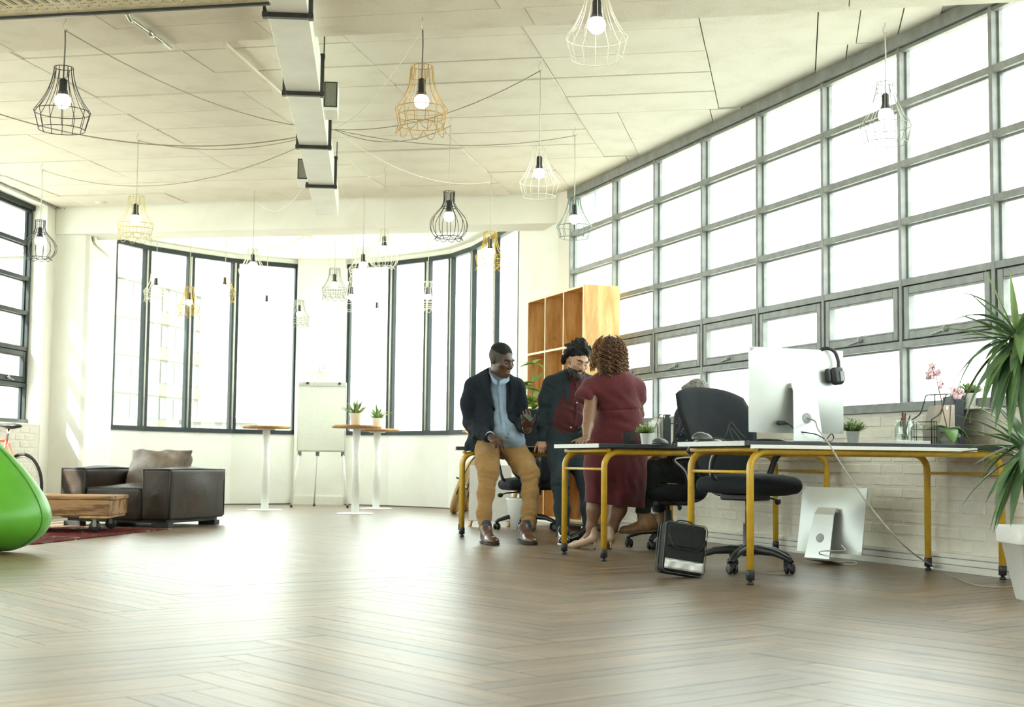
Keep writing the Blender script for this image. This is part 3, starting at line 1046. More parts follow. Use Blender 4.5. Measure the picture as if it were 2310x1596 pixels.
def office_chair(label, loc, rz, seat_z=0.50, back_h=0.66, base_rot=0.0, arms=True, back_w=0.47, tilt=0.12, group='black office chairs'):
    t = thing('office_chair', label, 'office chair', loc, rz, group)
    for k in range(5):
        a = base_rot + k * 2 * PI / 5
        d = Vector((math.cos(a), math.sin(a), 0))
        b = MB()
        b.tube([d * 0.02 + Vector((0, 0, 0.125)), d * 0.10 + Vector((0, 0, 0.128)), d * 0.20 + Vector((0, 0, 0.118)), d * 0.29 + Vector((0, 0, 0.088)), d * 0.315 + Vector((0, 0, 0.068))],
               [(0.032, 0.030), (0.031, 0.028), (0.027, 0.022), (0.022, 0.016), (0.018, 0.012)], 10)
        b.build('base_arm', M['black'], t)
        castor_part(t, d * 0.30, a + 1.0 + k)
    MB().lathe([(0.034, 0.09), (0.036, 0.15), (0.030, 0.16), (0.028, 0.28), (0.030, 0.285)], 18).lathe([(0.015, 0.28), (0.015, seat_z - 0.11)], 14).build('gas_column', M['black'], t)
    b = MB()
    b.box((0, 0.02, seat_z - 0.115), (0.17, 0.26, 0.045), bev=0.012, seg=2)
    b.box((0, -0.02, seat_z - 0.085), (0.32, 0.30, 0.014), bev=0.004)
    b.build('tilt_mechanism', M['black'], t)
    lv = MB()
    lv.tube([(0.08, 0.0, seat_z - 0.11), (0.22, -0.01, seat_z - 0.125), (0.27, -0.012, seat_z - 0.14)], 0.007, 8)
    lv.ball((0.275, -0.012, seat_z - 0.145), (0.028, 0.014, 0.022), 2)
    lv.build('lever', M['black'], t)
    c = Clay((-0.34, -0.34, seat_z - 0.14), (0.34, 0.32, seat_z + 0.08), 0.009, 0.05)
    c.rbox((0, 0.0, seat_z - 0.045), (0.245, 0.225, 0.045), 0.042)
    c.ell((0, -0.20, seat_z - 0.045), (0.235, 0.08, 0.052), k=0.06)
    c.ell((0.12, 0, seat_z - 0.025), (0.13, 0.2, 0.05), k=0.05)
    c.ell((-0.12, 0, seat_z - 0.025), (0.13, 0.2, 0.05), k=0.05)
    c.build('seat', M['fabric_black'], t, 0.2)
    # backrest: a shell bowed across and up
    rows_o, rows_i = [], []
    z0 = seat_z - 0.02
    nu, nv = 16, 16
    for j in range(nv + 1):
        v = j / nv
        ro, ri = [], []
        for i in range(nu + 1):
            u = i / nu * 2 - 1
            half = back_w / 2 * (0.80 + 0.26 * math.sin(min(v * 1.15, 1) * PI / 2)) * (1 - 0.10 * max(0, v - 0.75) / 0.25)
            # round the corners by pulling the ends in
            ed = 0.0
            zz = z0 + back_h * v
            top_drop = 0.055 * abs(u) ** 2.6 * (1 if v > 0.5 else 0) * (v - 0.5) * 2
            bot_lift = 0.09 * abs(u) ** 3.5 * (1 - v) ** 2
            x = u * half
            y = 0.235 + tilt * v * back_h + 0.03 * math.sin(v * PI) * -1 + -0.055 * u * u
            ro.append((x, y + 0.022 * (1 - 0.6 * u ** 6), zz - top_drop + bot_lift))
            ri.append((x, y - 0.022 * (1 - 0.6 * u ** 6) * (1 - 0.6 * max(0, 2 * v - 1) ** 6), zz - top_drop + bot_lift))
        rows_o.append(ro); rows_i.append(ri)
    b = MB()
    b.grid([r[::-1] for r in rows_o]).grid(rows_i)
    b.grid([[rows_o[j][0] for j in range(nv + 1)], [rows_i[j][0] for j in range(nv + 1)]])
    b.grid([[rows_i[j][-1] for j in range(nv + 1)], [rows_o[j][-1] for j in range(nv + 1)]])
    b.grid([rows_i[0], rows_o[0]]); b.grid([rows_o[-1], rows_i[-1]])
    bmesh.ops.remove_doubles(b.bm, verts=b.bm.verts[:], dist=1e-5)
    b.build('backrest', M['fabric_black'], t)
    MB().tube(bez([(0, 0.10, seat_z - 0.10), (0, 0.24, seat_z - 0.10), (0, 0.315, seat_z - 0.02), (0, 0.33, seat_z + 0.22)], 5), [(0.03, 0.012)] * 16, 10).build('back_bracket', M['black'], t)
    if arms:
        for s in (-1, 1):
            p = bez([(s * 0.225, 0.03, seat_z - 0.03), (s * 0.275, 0.05, seat_z + 0.02), (s * 0.295, 0.02, seat_z + 0.12), (s * 0.29, -0.06, seat_z + 0.205),
                     (s * 0.285, 0.06, seat_z + 0.225), (s * 0.275, 0.17, seat_z + 0.215), (s * 0.255, 0.25, seat_z + 0.15)], 6)
            ar = MB().tube(p, [(0.020, 0.013)] * len(p), 10).build('armrest', M['black'], t)
            MB().tube([q_ + Vector((s * 0.013, 0, 0.004)) for q_ in p[4:-5]], 0.0045, 6).build('edge_trim_or_glint', M['edge_band'], ar)  # armrest glint modelled as a pale strip along its edge
    return t
def face(u, v, extra=0.0):
    """heading that turns local -y to the camera, plus extra"""
    return -YAW + extra
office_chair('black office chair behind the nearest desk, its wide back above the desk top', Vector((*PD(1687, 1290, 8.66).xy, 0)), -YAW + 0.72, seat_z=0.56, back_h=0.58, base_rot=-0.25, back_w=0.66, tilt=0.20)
p = PZ(1192, 1196)
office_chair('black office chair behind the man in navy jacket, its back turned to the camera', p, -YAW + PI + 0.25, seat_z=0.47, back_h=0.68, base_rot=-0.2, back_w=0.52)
p = PD(1507, 1190, 10.95); p.z = 0
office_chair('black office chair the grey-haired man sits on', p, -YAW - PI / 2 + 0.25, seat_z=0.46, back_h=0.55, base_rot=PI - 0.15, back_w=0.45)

# ---------------------------------------------------------------- cube bookshelf on castors
bs = thing('bookshelf', 'tall open pine cube shelf on castors against the window wall', 'bookshelf', (5.08, 12.36, 0))
SY, SZ = [0, 0.505, 1.01, 1.515], [0.095, 0.65, 1.20, 1.755, 2.31]
DP = 0.37
for y in (0, 1.515):
    MB().span((0, y - 0.011, SZ[0] - 0.01), (DP, y + 0.011, SZ[-1] + 0.012), bev=0.001).build('end_panel', M['pine'], bs)
for y in SY[1:3]:
    for k in range(4):
        MB().span((0.001, y - 0.010, SZ[k] + 0.0105), (DP - 0.02, y + 0.010, SZ[k + 1] - 0.0105)).build('divider', M['pine'], bs)
for i, z in enumerate(SZ):
    MB().span((0, 0.012, z - 0.0105), (DP - 0.02, 1.503, z + 0.0105)).build('shelf', M['pine'], bs)
for k in range(4):
    for c in range(3):
        MB().span((DP - 0.02, SY[c] + 0.001, SZ[k] - 0.005), (DP, SY[c + 1] - 0.001, SZ[k + 1] - 0.005)).build('back_panel', M['pine'], bs)
b = MB()
for y in SY:
    b.span((-0.002, y - 0.011, SZ[0] - 0.01), (-0.0002, y + 0.011, SZ[-1] + 0.01))
for z in SZ:
    b.span((-0.0022, 0, z - 0.0105), (-0.0004, 1.515, z + 0.0105))
b.build('front_edging', M['pine_edge'], bs)
MB().span((0.02, 0.02, SZ[0] - 0.03), (DP - 0.02, 1.49, SZ[0] - 0.0105)).build('base_frame', M['pine'], bs)
for x in (0.06, DP - 0.06):
    for y in (0.08, 1.43):
        b = MB()
        b.lathe([(0.012, -0.012), (0.027, -0.012), (0.030, -0.008), (0.030, 0.008), (0.027, 0.012), (0.012, 0.012)], 18, (x, y, 0.030), M=Matrix.Rotation(PI / 2, 3, 'X'))
        b.box((x, y - 0.017, 0.043), (0.026, 0.003, 0.045)).box((x, y + 0.017, 0.043), (0.026, 0.003, 0.045)).box((x, y, 0.0645), (0.05, 0.05, 0.004))
        b.build('castor', M['chrome'], bs)

# ---------------------------------------------------------------- round bar tables and flip chart
def bar_table(label, u, v, pole_dx=0.0, h=1.06, r=0.30):
    p = PZ(u, v)
    t = thing('bar_table', label, 'table', p, 0, 'round bar tables')
    MB().lathe([(0.02, 0), (0.225, 0), (0.228, 0.006), (0.20, 0.012), (0.06, 0.018)], 40).build('base_plate', M['white'], t)
    MB().lathe([(0.047, 0.012), (0.047, h - 0.04)], 24).build('pole', M['white'], t)
    MB().lathe([(0.10, h - 0.05), (0.12, h - 0.036)], 24).build('top_flange', M['white'], t)
    MB().lathe([(r - 0.02, h - 0.036), (r, h - 0.030), (r, h - 0.006), (r - 0.004, h)], 56).build('table_top', M['oak_top'], t)
    return t
T1 = bar_table('round wooden bar table in the bay left of the flip chart, nothing on it', 597, 1152)
T2 = bar_table('nearer of the two bar tables right of the flip chart, an agave pot on it', 801, 1160)
T3 = bar_table('bar table half behind another, right of the flip chart, an agave pot on it', 848, 1149)

fc_p = PD(722, 1141, 19.3); fc_p.z = 0
fc = thing('flip_chart', 'white flip chart board on thin tripod legs in the bay', 'flip chart', fc_p, -YAW + 0.10)
sc = 19.3 / FPX
bw, zb, zt = 0.64, CAM_H + (1038 - 1018) * sc, CAM_H + (1038 - 864) * sc
MB().box((0, 0, (zb + zt) / 2), (bw - 0.02, 0.02, zt - zb - 0.02)).build('board', plain('flip_board', (0.80, 0.83, 0.77), 0.4, var=0.03), fc)
b = MB()
for z in (zb, ): b.box((0, 0, z), (bw, 0.03, 0.02), bev=0.003)
for x in (-bw / 2, bw / 2): b.box((x, 0, (zb + zt) / 2), (0.014, 0.03, zt - zb), bev=0.003)
b.build('board_frame', M['steel'], fc)
MB().box((0, -0.006, zt - 0.02), (bw, 0.045, 0.06), bev=0.006).build('clamp_bar', plain('grey_clamp', (0.6, 0.62, 0.6), 0.4), fc)
for x in (-0.20, 0.23):
    MB().lathe([(0.004, 0), (0.018, 0), (0.018, 0.02), (0.012, 0.026)], 14, (x, -0.03, zt - 0.01), M=Matrix.Rotation(PI / 2, 3, 'X')).build('clamp_knob', M['black'], fc)
for (x0, y0, x1, y1) in ((-bw / 2 + 0.03, 0.02, -bw / 2 - 0.06, -0.10), (bw / 2 - 0.03, 0.02, bw / 2 + 0.05, -0.10), (-0.05, 0.03, -0.10, 0.55)):
    lg = MB().tube([(x0, y0, zb + 0.03), (x1, y1, 0.012)], 0.011, 10).build('leg', M['white'], fc)
    MB().lathe([(0.012, 0), (0.017, 0.004), (0.017, 0.03), (0.012, 0.036)], 12, (x1, y1, 0)).build('rubber_foot', M['black'], lg)
    MB().box((x0, y0 - 0.005, zb - 0.035), (0.05, 0.035, 0.07), bev=0.008).build('leg_socket', plain('dark_grey_socket', (0.16, 0.17, 0.17), 0.5) if 'dark_grey_socket' not in bpy.data.materials else bpy.data.materials['dark_grey_socket'], fc)

# ---------------------------------------------------------------- brown leather armchair
def leather_mat():
    m, nt, b = nodes('brown_leather')
    v = coords(nt)
    f = noise(nt, v, 3.2, 5, 0.6, 0.5)
    g = noise(nt, v, 120, 3, 0.6)
    nt.links.new(ramp(nt, f, [(0.30, (0.014, 0.009, 0.007)), (0.52, (0.030, 0.019, 0.013)), (0.78, (0.070, 0.044, 0.030))]), b.inputs['Base Color'])
    rr = N(nt, 'ShaderNodeMapRange'); rr.inputs['To Min'].default_value = 0.34; rr.inputs['To Max'].default_value = 0.52
    nt.links.new(f, rr.inputs[0]); nt.links.new(rr.outputs[0], b.inputs['Roughness'])
    b.inputs['Specular IOR Level'].default_value = 0.35
    ad = N(nt, 'ShaderNodeMath', operation='ADD'); nt.links.new(f, ad.inputs[0]); nt.links.new(g, ad.inputs[1])
    bump(nt, b, ad.outputs[0], 0.35, 0.006)
    return m
M['leather'] = leather_mat()
PHI = math.radians(17)
ac = thing('armchair', 'low brown leather armchair with a slouched back cushion, behind the rug', 'armchair', C(-3.12, 13.1, 0), -YAW - PHI)
# local: x to the chair's right side as seen (0 at the near corner, -W at the far), y backwards
AW, AD, AH = 1.17, 1.05, 0.545
def pad(c, h, rad, nm, mat=None, par=None, bulge=0.02, seam=True, k=0.05, flare=None, R=None):
    c = Vector(c)
    lo = c - Vector(h) - Vector((0.08, 0.08, 0.08)); hi = c + Vector(h) + Vector((0.08, 0.08, 0.08))
    q = Clay(lo, hi, 0.014, k)
    q.rbox(c, h, rad)
    q.ell(c, (h[0] + bulge, h[1] * 0.95, h[2] * 0.95), k=0.06)
    q.ell(c, (h[0] * 0.95, h[1] + bulge, h[2] * 0.95), k=0.06)
    q.ell(c, (h[0] * 0.95, h[1] * 0.95, h[2] + bulge), k=0.06)
    if flare:
        pass
    return q.build(nm, mat or M['leather'], par or ac, 0.15)
def piping(par, pts):
    MB().tube([Vector(p) for p in pts], 0.007, 6, closed=False).build('piping', M['black'], par)
for (x0, x1, nm) in ((-0.30, 0.0, 'arm'), (-AW, -AW + 0.27, 'arm')):
    a = pad(((x0 + x1) / 2, AD / 2, AH / 2 + 0.035), ((x1 - x0) / 2, AD / 2, AH / 2 - 0.035), 0.03, nm, bulge=0.014)
    zt_ = AH + 0.002
    b = MB().tube([(x0 + 0.012, 0.01, 0.09), (x0 + 0.012, 0.006, zt_ - 0.015), (x0 + 0.014, AD * 0.5, zt_ - 0.004), (x0 + 0.012, AD - 0.01, zt_ - 0.012)], 0.008, 6)
    b.tube([(x1 - 0.012, 0.01, 0.09), (x1 - 0.012, 0.006, zt_ - 0.015), (x1 - 0.014, AD * 0.5, zt_ - 0.004), (x1 - 0.012, AD - 0.01, zt_ - 0.012), (x1 - 0.012, AD - 0.012, 0.09)], 0.008, 6)
    b.tube([(x0 + 0.012, 0.004, zt_ - 0.012), (x1 - 0.012, 0.004, zt_ - 0.012)], 0.008, 6)
    b.build('piping', M['black'], a)
pad((-AW / 2, AD - 0.14, AH / 2 + 0.03), (AW / 2 - 0.26, 0.14, AH / 2 - 0.03), 0.04, 'back')
st = pad((-AW / 2 - 0.012, 0.40, 0.215), (0.305, 0.40, 0.155), 0.04, 'seat_cushion', bulge=0.022)
MB().tube([(-AW / 2 - 0.012 - 0.295, 0.012, 0.352), (-AW / 2 - 0.012 + 0.295, 0.012, 0.352)], 0.008, 6).build('piping', M['black'], st)
Rb = Euler((math.radians(-22), 0, 0)).to_matrix()
q = Clay((-AW, 0.35, 0.3), (0, 1.1, 0.85), 0.012, 0.06)
q.rbox((-AW / 2 + 0.03, 0.72, 0.505), (0.30, 0.10, 0.21), 0.06, R=Rb)
q.ell((-AW / 2 + 0.03, 0.69, 0.51), (0.27, 0.15, 0.17), R=Rb, k=0.07)
for s in (-1, 1):
    q.cone((-AW / 2 + 0.03 + s * 0.24, 0.76, 0.66), (-AW / 2 + 0.03 + s * 0.315, 0.78, 0.705), 0.05, 0.02, k=0.05)
q.field(lambda x, y, z: 0.010 * np.sin(22 * x + 9 * np.sin(8 * z)) * np.sin(14 * z + 4 * x) * np.clip((z - 0.4) * 4, 0, 1))
q.build('back_cushion', plain('worn_leather', (0.17, 0.125, 0.095), 0.42, var=0.45, scale=7, bmp=0.3), ac, 0.1)
for (x, y) in ((-0.12, 0.08), (-AW + 0.12, 0.08), (-0.12, AD - 0.1), (-AW + 0.12, AD - 0.1)):
    MB().span((x - 0.09, y - 0.05, 0.0), (x + 0.09, y + 0.05, 0.045), bev=0.004).build('foot', M['black'], ac)
MB().span((-AW + 0.06, 0.05, 0.04), (-0.06, AD - 0.05, 0.09)).build('base_frame', M['black'], ac)

# ---------------------------------------------------------------- rug, coffee table on castors, beanbag
def rug_mat():
    m, nt, b = nodes('red_rug')
    v = coords(nt)
    n1 = noise(nt, v, 26, 2, 0.5, 0.8)
    vo = N(nt, 'ShaderNodeTexVoronoi'); vo.inputs['Scale'].default_value = 11; nt.links.new(v, vo.inputs['Vector'])
    ad = N(nt, 'ShaderNodeMath', operation='ADD'); nt.links.new(n1, ad.inputs[0]); nt.links.new(vo.outputs['Distance'], ad.inputs[1])
    sq_ = N(nt, 'ShaderNodeMath', operation='MULTIPLY'); sq_.inputs[1].default_value = 0.66; nt.links.new(ad.outputs[0], sq_.inputs[0])
    col = ramp(nt, sq_.outputs[0], [(0.30, (0.02, 0.015, 0.02)), (0.46, (0.075, 0.012, 0.012)), (0.68, (0.15, 0.020, 0.016)), (0.86, (0.05, 0.03, 0.04)), (1.0, (0.42, 0.33, 0.22))])
    nt.links.new(col, b.inputs['Base Color'])
    b.inputs['Roughness'].default_value = 0.95
    b.inputs['Specular IOR Level'].default_value = 0.1
    bump(nt, b, noise(nt, v, 300, 2), 0.8, 0.004)
    return m
rugm = rug_mat()
tipR = PZ(380, 1195); nearR = PZ(100, 1227)
dr = (nearR - tipR).normalized(); sl = Vector((-dr.y, dr.x, 0)); sl = -sl if (sl @ (C(-1, 0) - C(0, 0))) < 0 else sl
rg = thing('rug', 'dark red patterned rug under the timber coffee table', 'rug', tipR, math.atan2(dr.y, dr.x))
w_s = 1 if Vector((-math.sin(math.atan2(dr.y, dr.x)), math.cos(math.atan2(dr.y, dr.x)), 0)) @ sl > 0 else -1
b = MB()
nx_, ny_ = 40, 26
rows_ = [[(i / nx_ * 2.5, w_s * j / ny_ * 1.75, 0.007 + 0.002 * math.sin(i * 0.9) * math.sin(j * 0.7)) for i in range(nx_ + 1)] for j in range(ny_ + 1)]
b.grid(rows_, True)
ro = b.build('pile', rugm, rg)
md = ro.modifiers.new('t', 'SOLIDIFY'); md.thickness = 0.007; md.offset = -1
b = MB()
for j in range(90):
    y = w_s * j / 90 * 1.75
    b.bar((0, y, 0.004), (-0.05 + rnd.uniform(-0.01, 0.01), y + rnd.uniform(-0.01, 0.01), 0.003), 0.006, 0.003)
fo = b.build('fringe', plain('cream_fringe', (0.62, 0.55, 0.42), 0.9), rg); fo['kind'] = 'stuff'

timber = wood('old_timber', (0.30, 0.165, 0.075), (0.42, 0.25, 0.12), (0.16, 0.08, 0.035), axis=0, ring=7, rough=0.7, random_tint=0.18)
ct = thing('coffee_table', 'low coffee table of old timber beams on castors, standing on the rug', 'coffee table', Vector((*PD(240, 1203, 12.05).xy, 0)), -YAW + 0.06)
# local: x = 0 at the end in view, runs to -x; y backwards
zt0, zb0 = 0.315, 0.135
for i in range(4):
    y0 = i * 0.185
    b = MB().span((-1.35, y0 + 0.002, zt0 - 0.035 - (0.003 if i % 2 else 0)), (0.025 + rnd.uniform(-0.01, 0.008), y0 + 0.183, zt0 - (0.003 if i % 2 else 0)), bev=0.006)
    b.build('top_plank', timber, ct)
for y0 in (0.0, 0.68):
    MB().span((-1.33, y0, zb0 + 0.012), (0.015, y0 + 0.06, zt0 - 0.036), bev=0.006).build('side_beam', timber, ct)
MB().span((-0.03, 0.062, zb0 + 0.012), (0.012, 0.678, zt0 - 0.037), bev=0.005).build('end_beam', timber, ct)
for x in (-0.20, -1.2):
    MB().span((x - 0.03, -0.006, zb0 - 0.008), (x + 0.20, 0.745, zb0 + 0.011), bev=0.002).build('castor_board', wood('pale_ply', (0.62, 0.44, 0.22), (0.55, 0.36, 0.16), (0.4, 0.24, 0.1), axis=1) if 'pale_ply' not in bpy.data.materials else bpy.data.materials['pale_ply'], ct)
    for y in (0.06, 0.68):
        cst = MB()
        cx_ = x + 0.09
        for sgn in (-1, 1):
            cst.box((cx_ + sgn * 0.0, y + sgn * 0.024, zb0 - 0.045), (0.032, 0.004, 0.07), bev=0.001)
        cst.box((cx_, y, zb0 - 0.012), (0.07, 0.06, 0.006))
        cst.lathe([(0.025, -0.009), (0.025, 0.0)], 16, (cx_, y, zb0 - 0.018))
        co = cst.build('castor', M['steel_dark'], ct)
        MB().lathe([(0.012, -0.018), (0.040, -0.018), (0.0485, -0.012), (0.0485, 0.012), (0.040, 0.018), (0.012, 0.018)], 24, (cx_, y, 0.057), M=Matrix.Rotation(PI / 2, 3, 'X')).build('wheel', M['black'], co)

green = plain('green_leatherette', (0.11, 0.40, 0.03), 0.38, var=0.10, scale=6, bmp=0.05)
bp_ = PD(-22, 1250, 9.55); bp_.z = 0
bb_ = thing('beanbag', 'bright green beanbag at the left edge in front of the rug', 'beanbag', bp_, -YAW)
q = Clay((-0.62, -0.62, -0.02), (0.62, 0.62, 0.95), 0.018, 0.12)
q.ell((0, 0, 0.235), (0.385, 0.385, 0.235))
q.ell((-0.03, 0.02, 0.36), (0.30, 0.30, 0.28), k=0.15)
q.ell((-0.10, 0.04, 0.56), (0.15, 0.16, 0.20), k=0.2)
q.half((0, 0, 0.003), (0, 0, -1))
cv_ = q.build('cover', green, bb_, 0.05)
from mathutils.bvhtree import BVHTree
tr_ = BVHTree.FromPolygons([v.co for v in cv_.data.vertices], [p_.vertices for p_ in cv_.data.polygons])
for az in (-0.25, 1.9, 4.0):
    seam = []
    for i in range(30):
        e_ = -0.75 + 2.2 * i / 29
        d_ = Vector((math.cos(az) * math.cos(e_), math.sin(az) * math.cos(e_), math.sin(e_)))
        h_ = tr_.ray_cast(Vector((-0.03, 0, 0.30)), d_)
        if h_[0]: seam.append(h_[0] + d_ * 0.001)
    MB().tube(seam, 0.005, 6).build('seam', plain('dark_green_seam_%d' % int(az * 10), (0.05, 0.20, 0.015), 0.5), bb_)
# yellow pail on the table
yp = Vector((*PD(27, 1075, 12.3).xy, zt0))
pl = thing('bucket', 'small yellow tin bucket on the coffee table behind the beanbag', 'bucket', yp)
b = MB().lathe([(0.045, 0.0), (0.05, 0.002), (0.062, 0.105), (0.068, 0.110), (0.068, 0.124), (0.063, 0.126), (0.060, 0.118), (0.048, 0.01)], 28)
b.build('pail', plain('yellow_tin', (0.62, 0.36, 0.05), 0.4, var=0.25, scale=20), pl)
MB().tube([(0.066, 0, 0.105), (0.075, 0, 0.07), (0.06, 0.03, 0.03)], 0.002, 6).build('handle', M['steel'], pl)
# ---------------------------------------------------------------- wire cage pendant lamps
def cage_profile(style):
    """(radius, height) as fractions, height 1 = top"""
    if style == 'onion':
        return [(0.30, 1.0), (0.285, 0.90), (0.30, 0.78), (0.42, 0.67), (0.66, 0.56), (0.90, 0.44), (1.0, 0.31), (0.95, 0.18), (0.80, 0.085), (0.66, 0.05)], (0.66, 0.05)
    if style == 'scallop':
        return [(0.40, 1.0), (0.43, 0.97), (0.45, 0.90), (0.47, 0.80), (0.55, 0.66), (0.72, 0.52), (0.95, 0.40), (1.0, 0.375), (0.88, 0.14)], (0.88, 0.14)
    return [(0.34, 1.0), (0.36, 0.90), (0.42, 0.78), (0.54, 0.63), (0.74, 0.46), (0.94, 0.335), (1.0, 0.30), (0.82, 0.02)], (0.82, 0.02)

wire_mats = {}
def wire(col):
    if col not in wire_mats:
        cs = {'black': (0.02, 0.02, 0.018), 'orange': (0.48, 0.28, 0.055), 'white': (0.78, 0.77, 0.66), 'straw': (0.66, 0.58, 0.30), 'greygreen': (0.17, 0.24, 0.22), 'grey': (0.26, 0.28, 0.24), 'yellow': (0.62, 0.42, 0.01)}[col]
        wire_mats[col] = plain('wire_' + col, cs, 0.4, 0.1, var=0.1)
    return wire_mats[col]
cord_dark = plain('grey_cord', (0.12, 0.12, 0.10), 0.6)
cord_pale = plain('pale_cord', (0.62, 0.60, 0.52), 0.6)
cable_m = plain('draped_cable', (0.36, 0.32, 0.26), 0.6)
cable_w = plain('white_draped_cable', (0.80, 0.79, 0.70), 0.6)

def pendant(label, hook_uv, z_ceil, u_c, v_top, v_bot, w_px, style, col, drape=None, dark_cord=False, D=None, ribs=14, white_drape=False, group='wire cage pendant lamps'):
    if D is None:
        h = PZ(hook_uv[0], hook_uv[1], z_ceil)
    else:
        h = PD(hook_uv[0], hook_uv[1], D); h.z = z_ceil
    X = h.x * CS - h.y * SN; D = h.x * SN + h.y * CS
    top = PD(u_c, v_top, D); bot = PD(u_c, v_bot, D)
    R = w_px / 2 * D / FPX
    H = top.z - bot.z
    t = thing('pendant_lamp', label, 'lamp', (h.x, h.y, z_ceil), rnd.uniform(0, 1), group)
    zt = top.z - z_ceil; zb = bot.z - z_ceil
    r = 0.0022 if D < 10.5 else 0.0027
    prof, foot = cage_profile(style)
    zf = lambda f: zb + H * f
    b = MB()
    def ring(rad, z, n=28): b.tube([(rad * math.cos(2 * PI * i / n), rad * math.sin(2 * PI * i / n), z) for i in range(n)], r * 1.15, 5, closed=True)
    for k in range(ribs):
        a = 2 * PI * k / ribs
        pts = bez([(q * R * math.cos(a), q * R * math.sin(a), zf(z)) for q, z in prof[:-1]], 3)
        pts.append(Vector((prof[-1][0] * R * math.cos(a), prof[-1][0] * R * math.sin(a), zf(prof[-1][1]))))
        b.tube(pts, r, 5)
    ring(prof[0][0] * R, zf(prof[0][1]))
    if style == 'onion':
        ring(0.42 * R, zf(0.67)); ring(0.66 * R, zf(0.05))
    else:
        ring(1.0 * R, zf(prof[-2][1])); ring(prof[-1][0] * R, zf(prof[-1][1]))
    if style in ('scallop', 'onion'):
        fr, fz = foot
        n = 10
        for k in range(n):
            a0 = 2 * PI * k / n; a1 = 2 * PI * (k + 1) / n
            b.tube([((fr + 0.10 * math.sin(PI * i / 8)) * R * math.cos(a0 + (a1 - a0) * i / 8), (fr + 0.10 * math.sin(PI * i / 8)) * R * math.sin(a0 + (a1 - a0) * i / 8), zf(fz - (0.13 if style == 'scallop' else 0.06) * math.sin(PI * i / 8))) for i in range(9)], r, 5)
        if style == 'scallop':
            ring(0.95 * R, zf(0.27))
    # spider carrying the cage on the lamp holder
    zs = zf(0.80) if style != 'shade' else zf(0.83)
    for k in range(3):
        a = 2 * PI * k / 3 + 0.3
        b.tube([(prof[0][0] * R * math.cos(a), prof[0][0] * R * math.sin(a), zf(1.0)), (prof[0][0] * R * 0.9 * math.cos(a), prof[0][0] * R * 0.9 * math.sin(a), zs), (0.01 * math.cos(a), 0.01 * math.sin(a), zs)], r, 5)
    b.build('cage', wire(col), t)
    s = R / 0.16
    z1 = zf(0.80); z2 = zf(0.60)
    MB().lathe([(0.008 * s, z1 + 0.012 * s), (0.021 * s, z1 + 0.004 * s), (0.023 * s, z1 - 0.004 * s), (0.023 * s, z2 + 0.02 * s), (0.025 * s, z2 + 0.016 * s), (0.034 * s, z2 - 0.012 * s)], 16).build('lamp_holder', M['black'], t)
    rb = 0.047 * s
    q = MB().lathe([(0.020 * s, z2 + 0.01 * s), (0.026 * s, z2 - 0.012 * s), (0.042 * s, z2 - 0.026 * s), (rb, z2 - 0.05 * s), (0.041 * s, z2 - 0.072 * s), (0.024 * s, z2 - 0.088 * s), (0.004 * s, z2 - 0.094 * s)], 20)
    q.build('bulb', M['bulb'], t)
    off = Vector((u_c - hook_uv[0], 0, 0)) * 0
    MB().tube([(0, 0, -0.07), (0.004, 0, zt * 0.5), (0, 0, z1 + 0.005)], 0.0042, 6).build('cord', cord_dark if dark_cord else cord_pale, t)
    MB().tube(bez([(0, 0, 0.01), (0, 0, -0.02), (-0.014, 0, -0.035), (-0.012, 0, -0.06), (0.006, 0, -0.07), (0.014, 0, -0.058)], 4), 0.0028, 6).build('ceiling_hook', M['steel'], t)
    if drape:
        J, sg = drape
        Ri = Matrix.Rotation(-t.rotation_euler[2], 4, 'Z')
        e = Ri @ (Vector(J) - Vector((h.x, h.y, z_ceil)))
        MB().tube(sag((0, 0, -0.07), e, sg), 0.0036, 6).build('draped_cable', cable_w if white_drape else cable_m, t)
    return t
JC = PZ(752, 292, 3.42)
JD = PZ(700, 395, 3.36)
JE = PZ(764, 400, 3.38)
pendant('black wire cage lamp with flared shade at the left of the front beam', (148, 42), 3.2, 146, 153, 296, 126, 'shade', 'black', (JC, 0.13), True)
pendant('orange wire cage lamp with scalloped hem hanging from the front beam', (954, 40), 3.2, 951, 150, 304, 119, 'scallop', 'orange', (JC, 0.10), True, white_drape=True)
pendant('cream wire cage lamp cut off by the top of the picture', (1347, -70), 3.2, 1344, -30, 136, 143, 'shade', 'white')
pendant('cream wire cage lamp below the ceiling, between the orange lamp and the long window', (1219, 138), 3.5, 1216, 333, 446, 91, 'shade', 'white', (JC, 0.13))
pendant('grey-green wire cage lamp in front of the far corner of the long window', (1297, 288), 3.5, 1294, 446, 539, 80, 'shade', 'greygreen', (JC, 0.11))
pendant('black onion-shaped wire cage lamp in front of the beam across the bay', (1016, 266), 3.5, 1012, 433, 541, 86, 'onion', 'black', (JC, 0.12))
pendant('straw-coloured scalloped wire cage lamp, left of the duct end near the left pillar', (312, 300), 3.5, 307, 442, 545, 81, 'scallop', 'straw', (JC, 0.12))
pendant('thin black onion wire cage lamp beside the left window', (96, 368), 3.5, 91, 498, 586, 76, 'onion', 'black', (JC, 0.30))
pendant('pale grey wire cage lamp hanging in front of the long window panes', (1996, 52), 3.5, 1993, 187, 326, 118, 'shade', 'grey')
pendant('yellow scalloped wire cage lamp at the right side of the bay', (1108, 395), 3.5, 1102, 524, 612, 68, 'scallop', 'yellow', (JC, 0.17), white_drape=True)
pendant('cream onion wire cage lamp against the white bay ceiling', (870, 374), 3.5, 867, 518, 606, 66, 'onion', 'white', (JC, 0.18), white_drape=True)
pendant('cream scalloped wire cage lamp at the left end of the right bay windows', (822, 430), 3.5, 819, 560, 634, 64, 'scallop', 'white', (JE, 0.22), white_drape=True)
